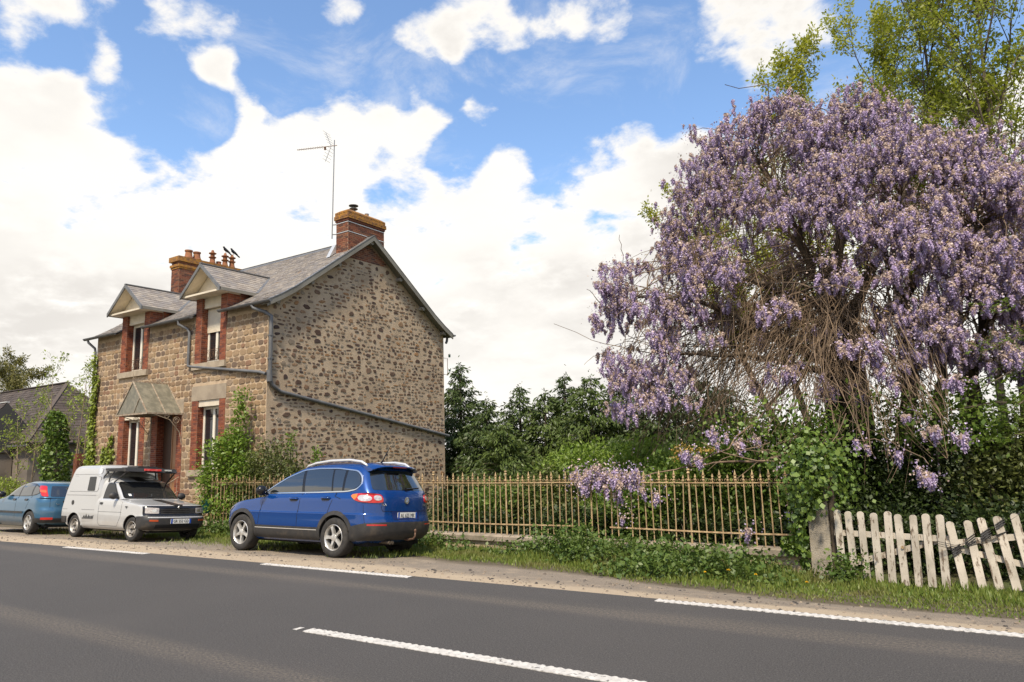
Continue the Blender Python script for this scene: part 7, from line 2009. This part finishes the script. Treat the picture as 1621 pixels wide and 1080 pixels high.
for ln, r in LIMBS:
    pts = [A(*p) for p in ln]; sm = []
    for i in range(len(pts)-1):
        for k in range(4):
            t = k/4; p0, p1, p2, p3 = pts[max(i-1, 0)], pts[i], pts[i+1], pts[min(i+2, len(pts)-1)]
            sm.append(.5*((2*p1)+(p2-p0)*t+(2*p0-5*p1+4*p2-p3)*t*t+(3*p1-p0-3*p2+p3)*t**3) + Vector((rng.gauss(0, .03), rng.gauss(0, .03), rng.gauss(0, .03))))
    sm.append(pts[-1]); k = len(sm)
    m = MB(); m.tube(sm, [r*(1-.65*i/(k-1)) for i in range(k)], 7); m.build('limb', BARK if r > .05 else VINE, WIS, True)
    if r > .05: nodes += sm[2:]
sm_ = MB()
def vine(a, b, sag, r, k=8, wob=.05):
    a, b = Vector(a), Vector(b); d = b-a; lat = Vector((rng.gauss(0, 1), rng.gauss(0, 1), 0))*wob*d.length
    pts = [a + d*(i/(k-1)) + Vector((0, 0, sag*math.sin(math.pi*i/(k-1)))) + lat*math.sin(2*math.pi*i/(k-1)*rng.choice((.5, 1))) + Vector((rng.gauss(0, .012), rng.gauss(0, .012), rng.gauss(0, .012))) for i in range(k)]
    sm_.tube(pts, [r*(1-.5*i/(k-1)) for i in range(k)], 4, False)
for (c, r, k) in clus[:957]:
    nd = min((nodes[rng.randrange(len(nodes))] for _ in range(10)), key=lambda q: (q-c).length)
    vine(nd, c+Vector((0, 0, .05)), rng.uniform(.05, .5), rng.uniform(.006, .014))
# bare stems arching out of the old head and hanging down
for _ in range(520):
    px0, py0 = rng.gauss(1290, 55), rng.uniform(390, 560); a_ = rng.choice((-1, -1, 1))
    x1 = px0 + a_*rng.uniform(20, 260) - 20; y1 = rng.uniform(560, 735)
    x1 = min(max(x1, 1000), 1500); yo = .9 if x1 < 1150 else 0
    vine(A(px0, py0, 15.8+rng.uniform(-.6, .6)), A(x1, y1, 14.7+yo+rng.uniform(-.9, .9)), rng.uniform(.1, .9), rng.uniform(.005, .014), 9, .07)
for _ in range(260):
    px0, py0 = rng.uniform(1060, 1480), rng.uniform(420, 560)
    vine(A(px0, py0, 15.0+rng.uniform(-.6, .8)), A(px0+rng.gauss(-12, 35), py0+rng.uniform(90, 230), 14.6+rng.uniform(-.6, .8)), rng.uniform(-.1, .25), rng.uniform(.004, .009), 7, .06)
for _ in range(150):   # interlaced twigs inside the crown
    a0 = nodes[rng.randrange(len(nodes))]; v = Vector((rng.gauss(0, 1), rng.gauss(0, .8), rng.gauss(.2, .7)))
    vine(a0, a0+v*rng.uniform(.5, 1.5), rng.uniform(-.2, .3), rng.uniform(.008, .02), 7, .08)
for (px, py, qx, qy) in ((1060, 345, 1020, 352), (985, 425, 980, 372), (950, 480, 928, 458), (955, 560, 925, 578), (1100, 300, 1052, 305), (1060, 400, 1035, 420), (1160, 760, 1260, 690), (1160, 690, 1330, 790), (1220, 700, 1120, 745), (1260, 720, 1170, 715), (1340, 655, 1290, 760)):
    vine(A(px, py, 14.8 if py < 600 else 13.6), A(qx, qy, 14.5 if py < 600 else 13.4), .05, .010, 7, .03)
sm_.build('stems', VINE, WIS, fix=False, kind='stuff')
# sparse young leaves
cs = np.array([tuple(c) for (c, r, k) in clus[:950:4]]); pts, _ = clump_leaves(cs, 9, .2)
leafy('young_leaves', pts, L_BROWN, .06, .4, WIS)
cs = np.array([tuple(A(rng.uniform(1090, 1320), rng.uniform(640, 745), 14.3+rng.uniform(-.5, .5))) for _ in range(60)]); pts, _ = clump_leaves(cs, 30, .13)
T = thing('climbing_hedge', 'green leafy climbers tangled in the lower wisteria stems', 'climber', (at(1200, 740, 14.3).x, 14.3, -.34)); leafy('foliage', pts, L_IVY, .08, .7, T)
MB().tube([(at(1200, 740, 14.3).x, 14.3, -.4), A(1200, 700, 14.3)], .02, 5).build('stem', BARK, T)
cs = np.array([tuple(A(rng.uniform(1360, 1600), rng.uniform(620, 700), 15.0+rng.uniform(-.5, .5))) for _ in range(90)]); pts, _ = clump_leaves(cs, 30, .16)
T = thing('leafy_climber', 'leafy green climber on the trunks above the gate', 'climber', (at(1480, 740, 15).x, 15.0, -.34)); leafy('foliage', pts, L_BUSH, .085, .65, T)
MB().tube([(at(1480, 740, 15).x, 15.0, -.4), A(1480, 650, 15.0)], .02, 5).build('stem', BARK, T)
# faded yellow umbels over the railing
T = thing('yellow_umbels', 'faded yellow flower umbels above the railing under the wisteria', 'flower', (at(1090, 740, 13.5).x, 13.5, -.34))
cs = np.array([tuple(A(x, y, 13.5)) for x, y in ((1073, 712), (1082, 706), (1095, 713), (1110, 712), (1070, 725), (1125, 713), (1078, 718))]); pts, _ = clump_leaves(cs, 50, (.07, .05, .03)); leafy('flower_head', pts, leaf_mat('yellow_umbel', (.42, .26, .05), (.50, .34, .09), .3), .03, .8, T, kind='stuff')
MB().tube([(at(1090, 740, 13.5).x, 13.5, -.4), A(1088, 725, 13.5)], .012, 5).build('stem', BARK, T)
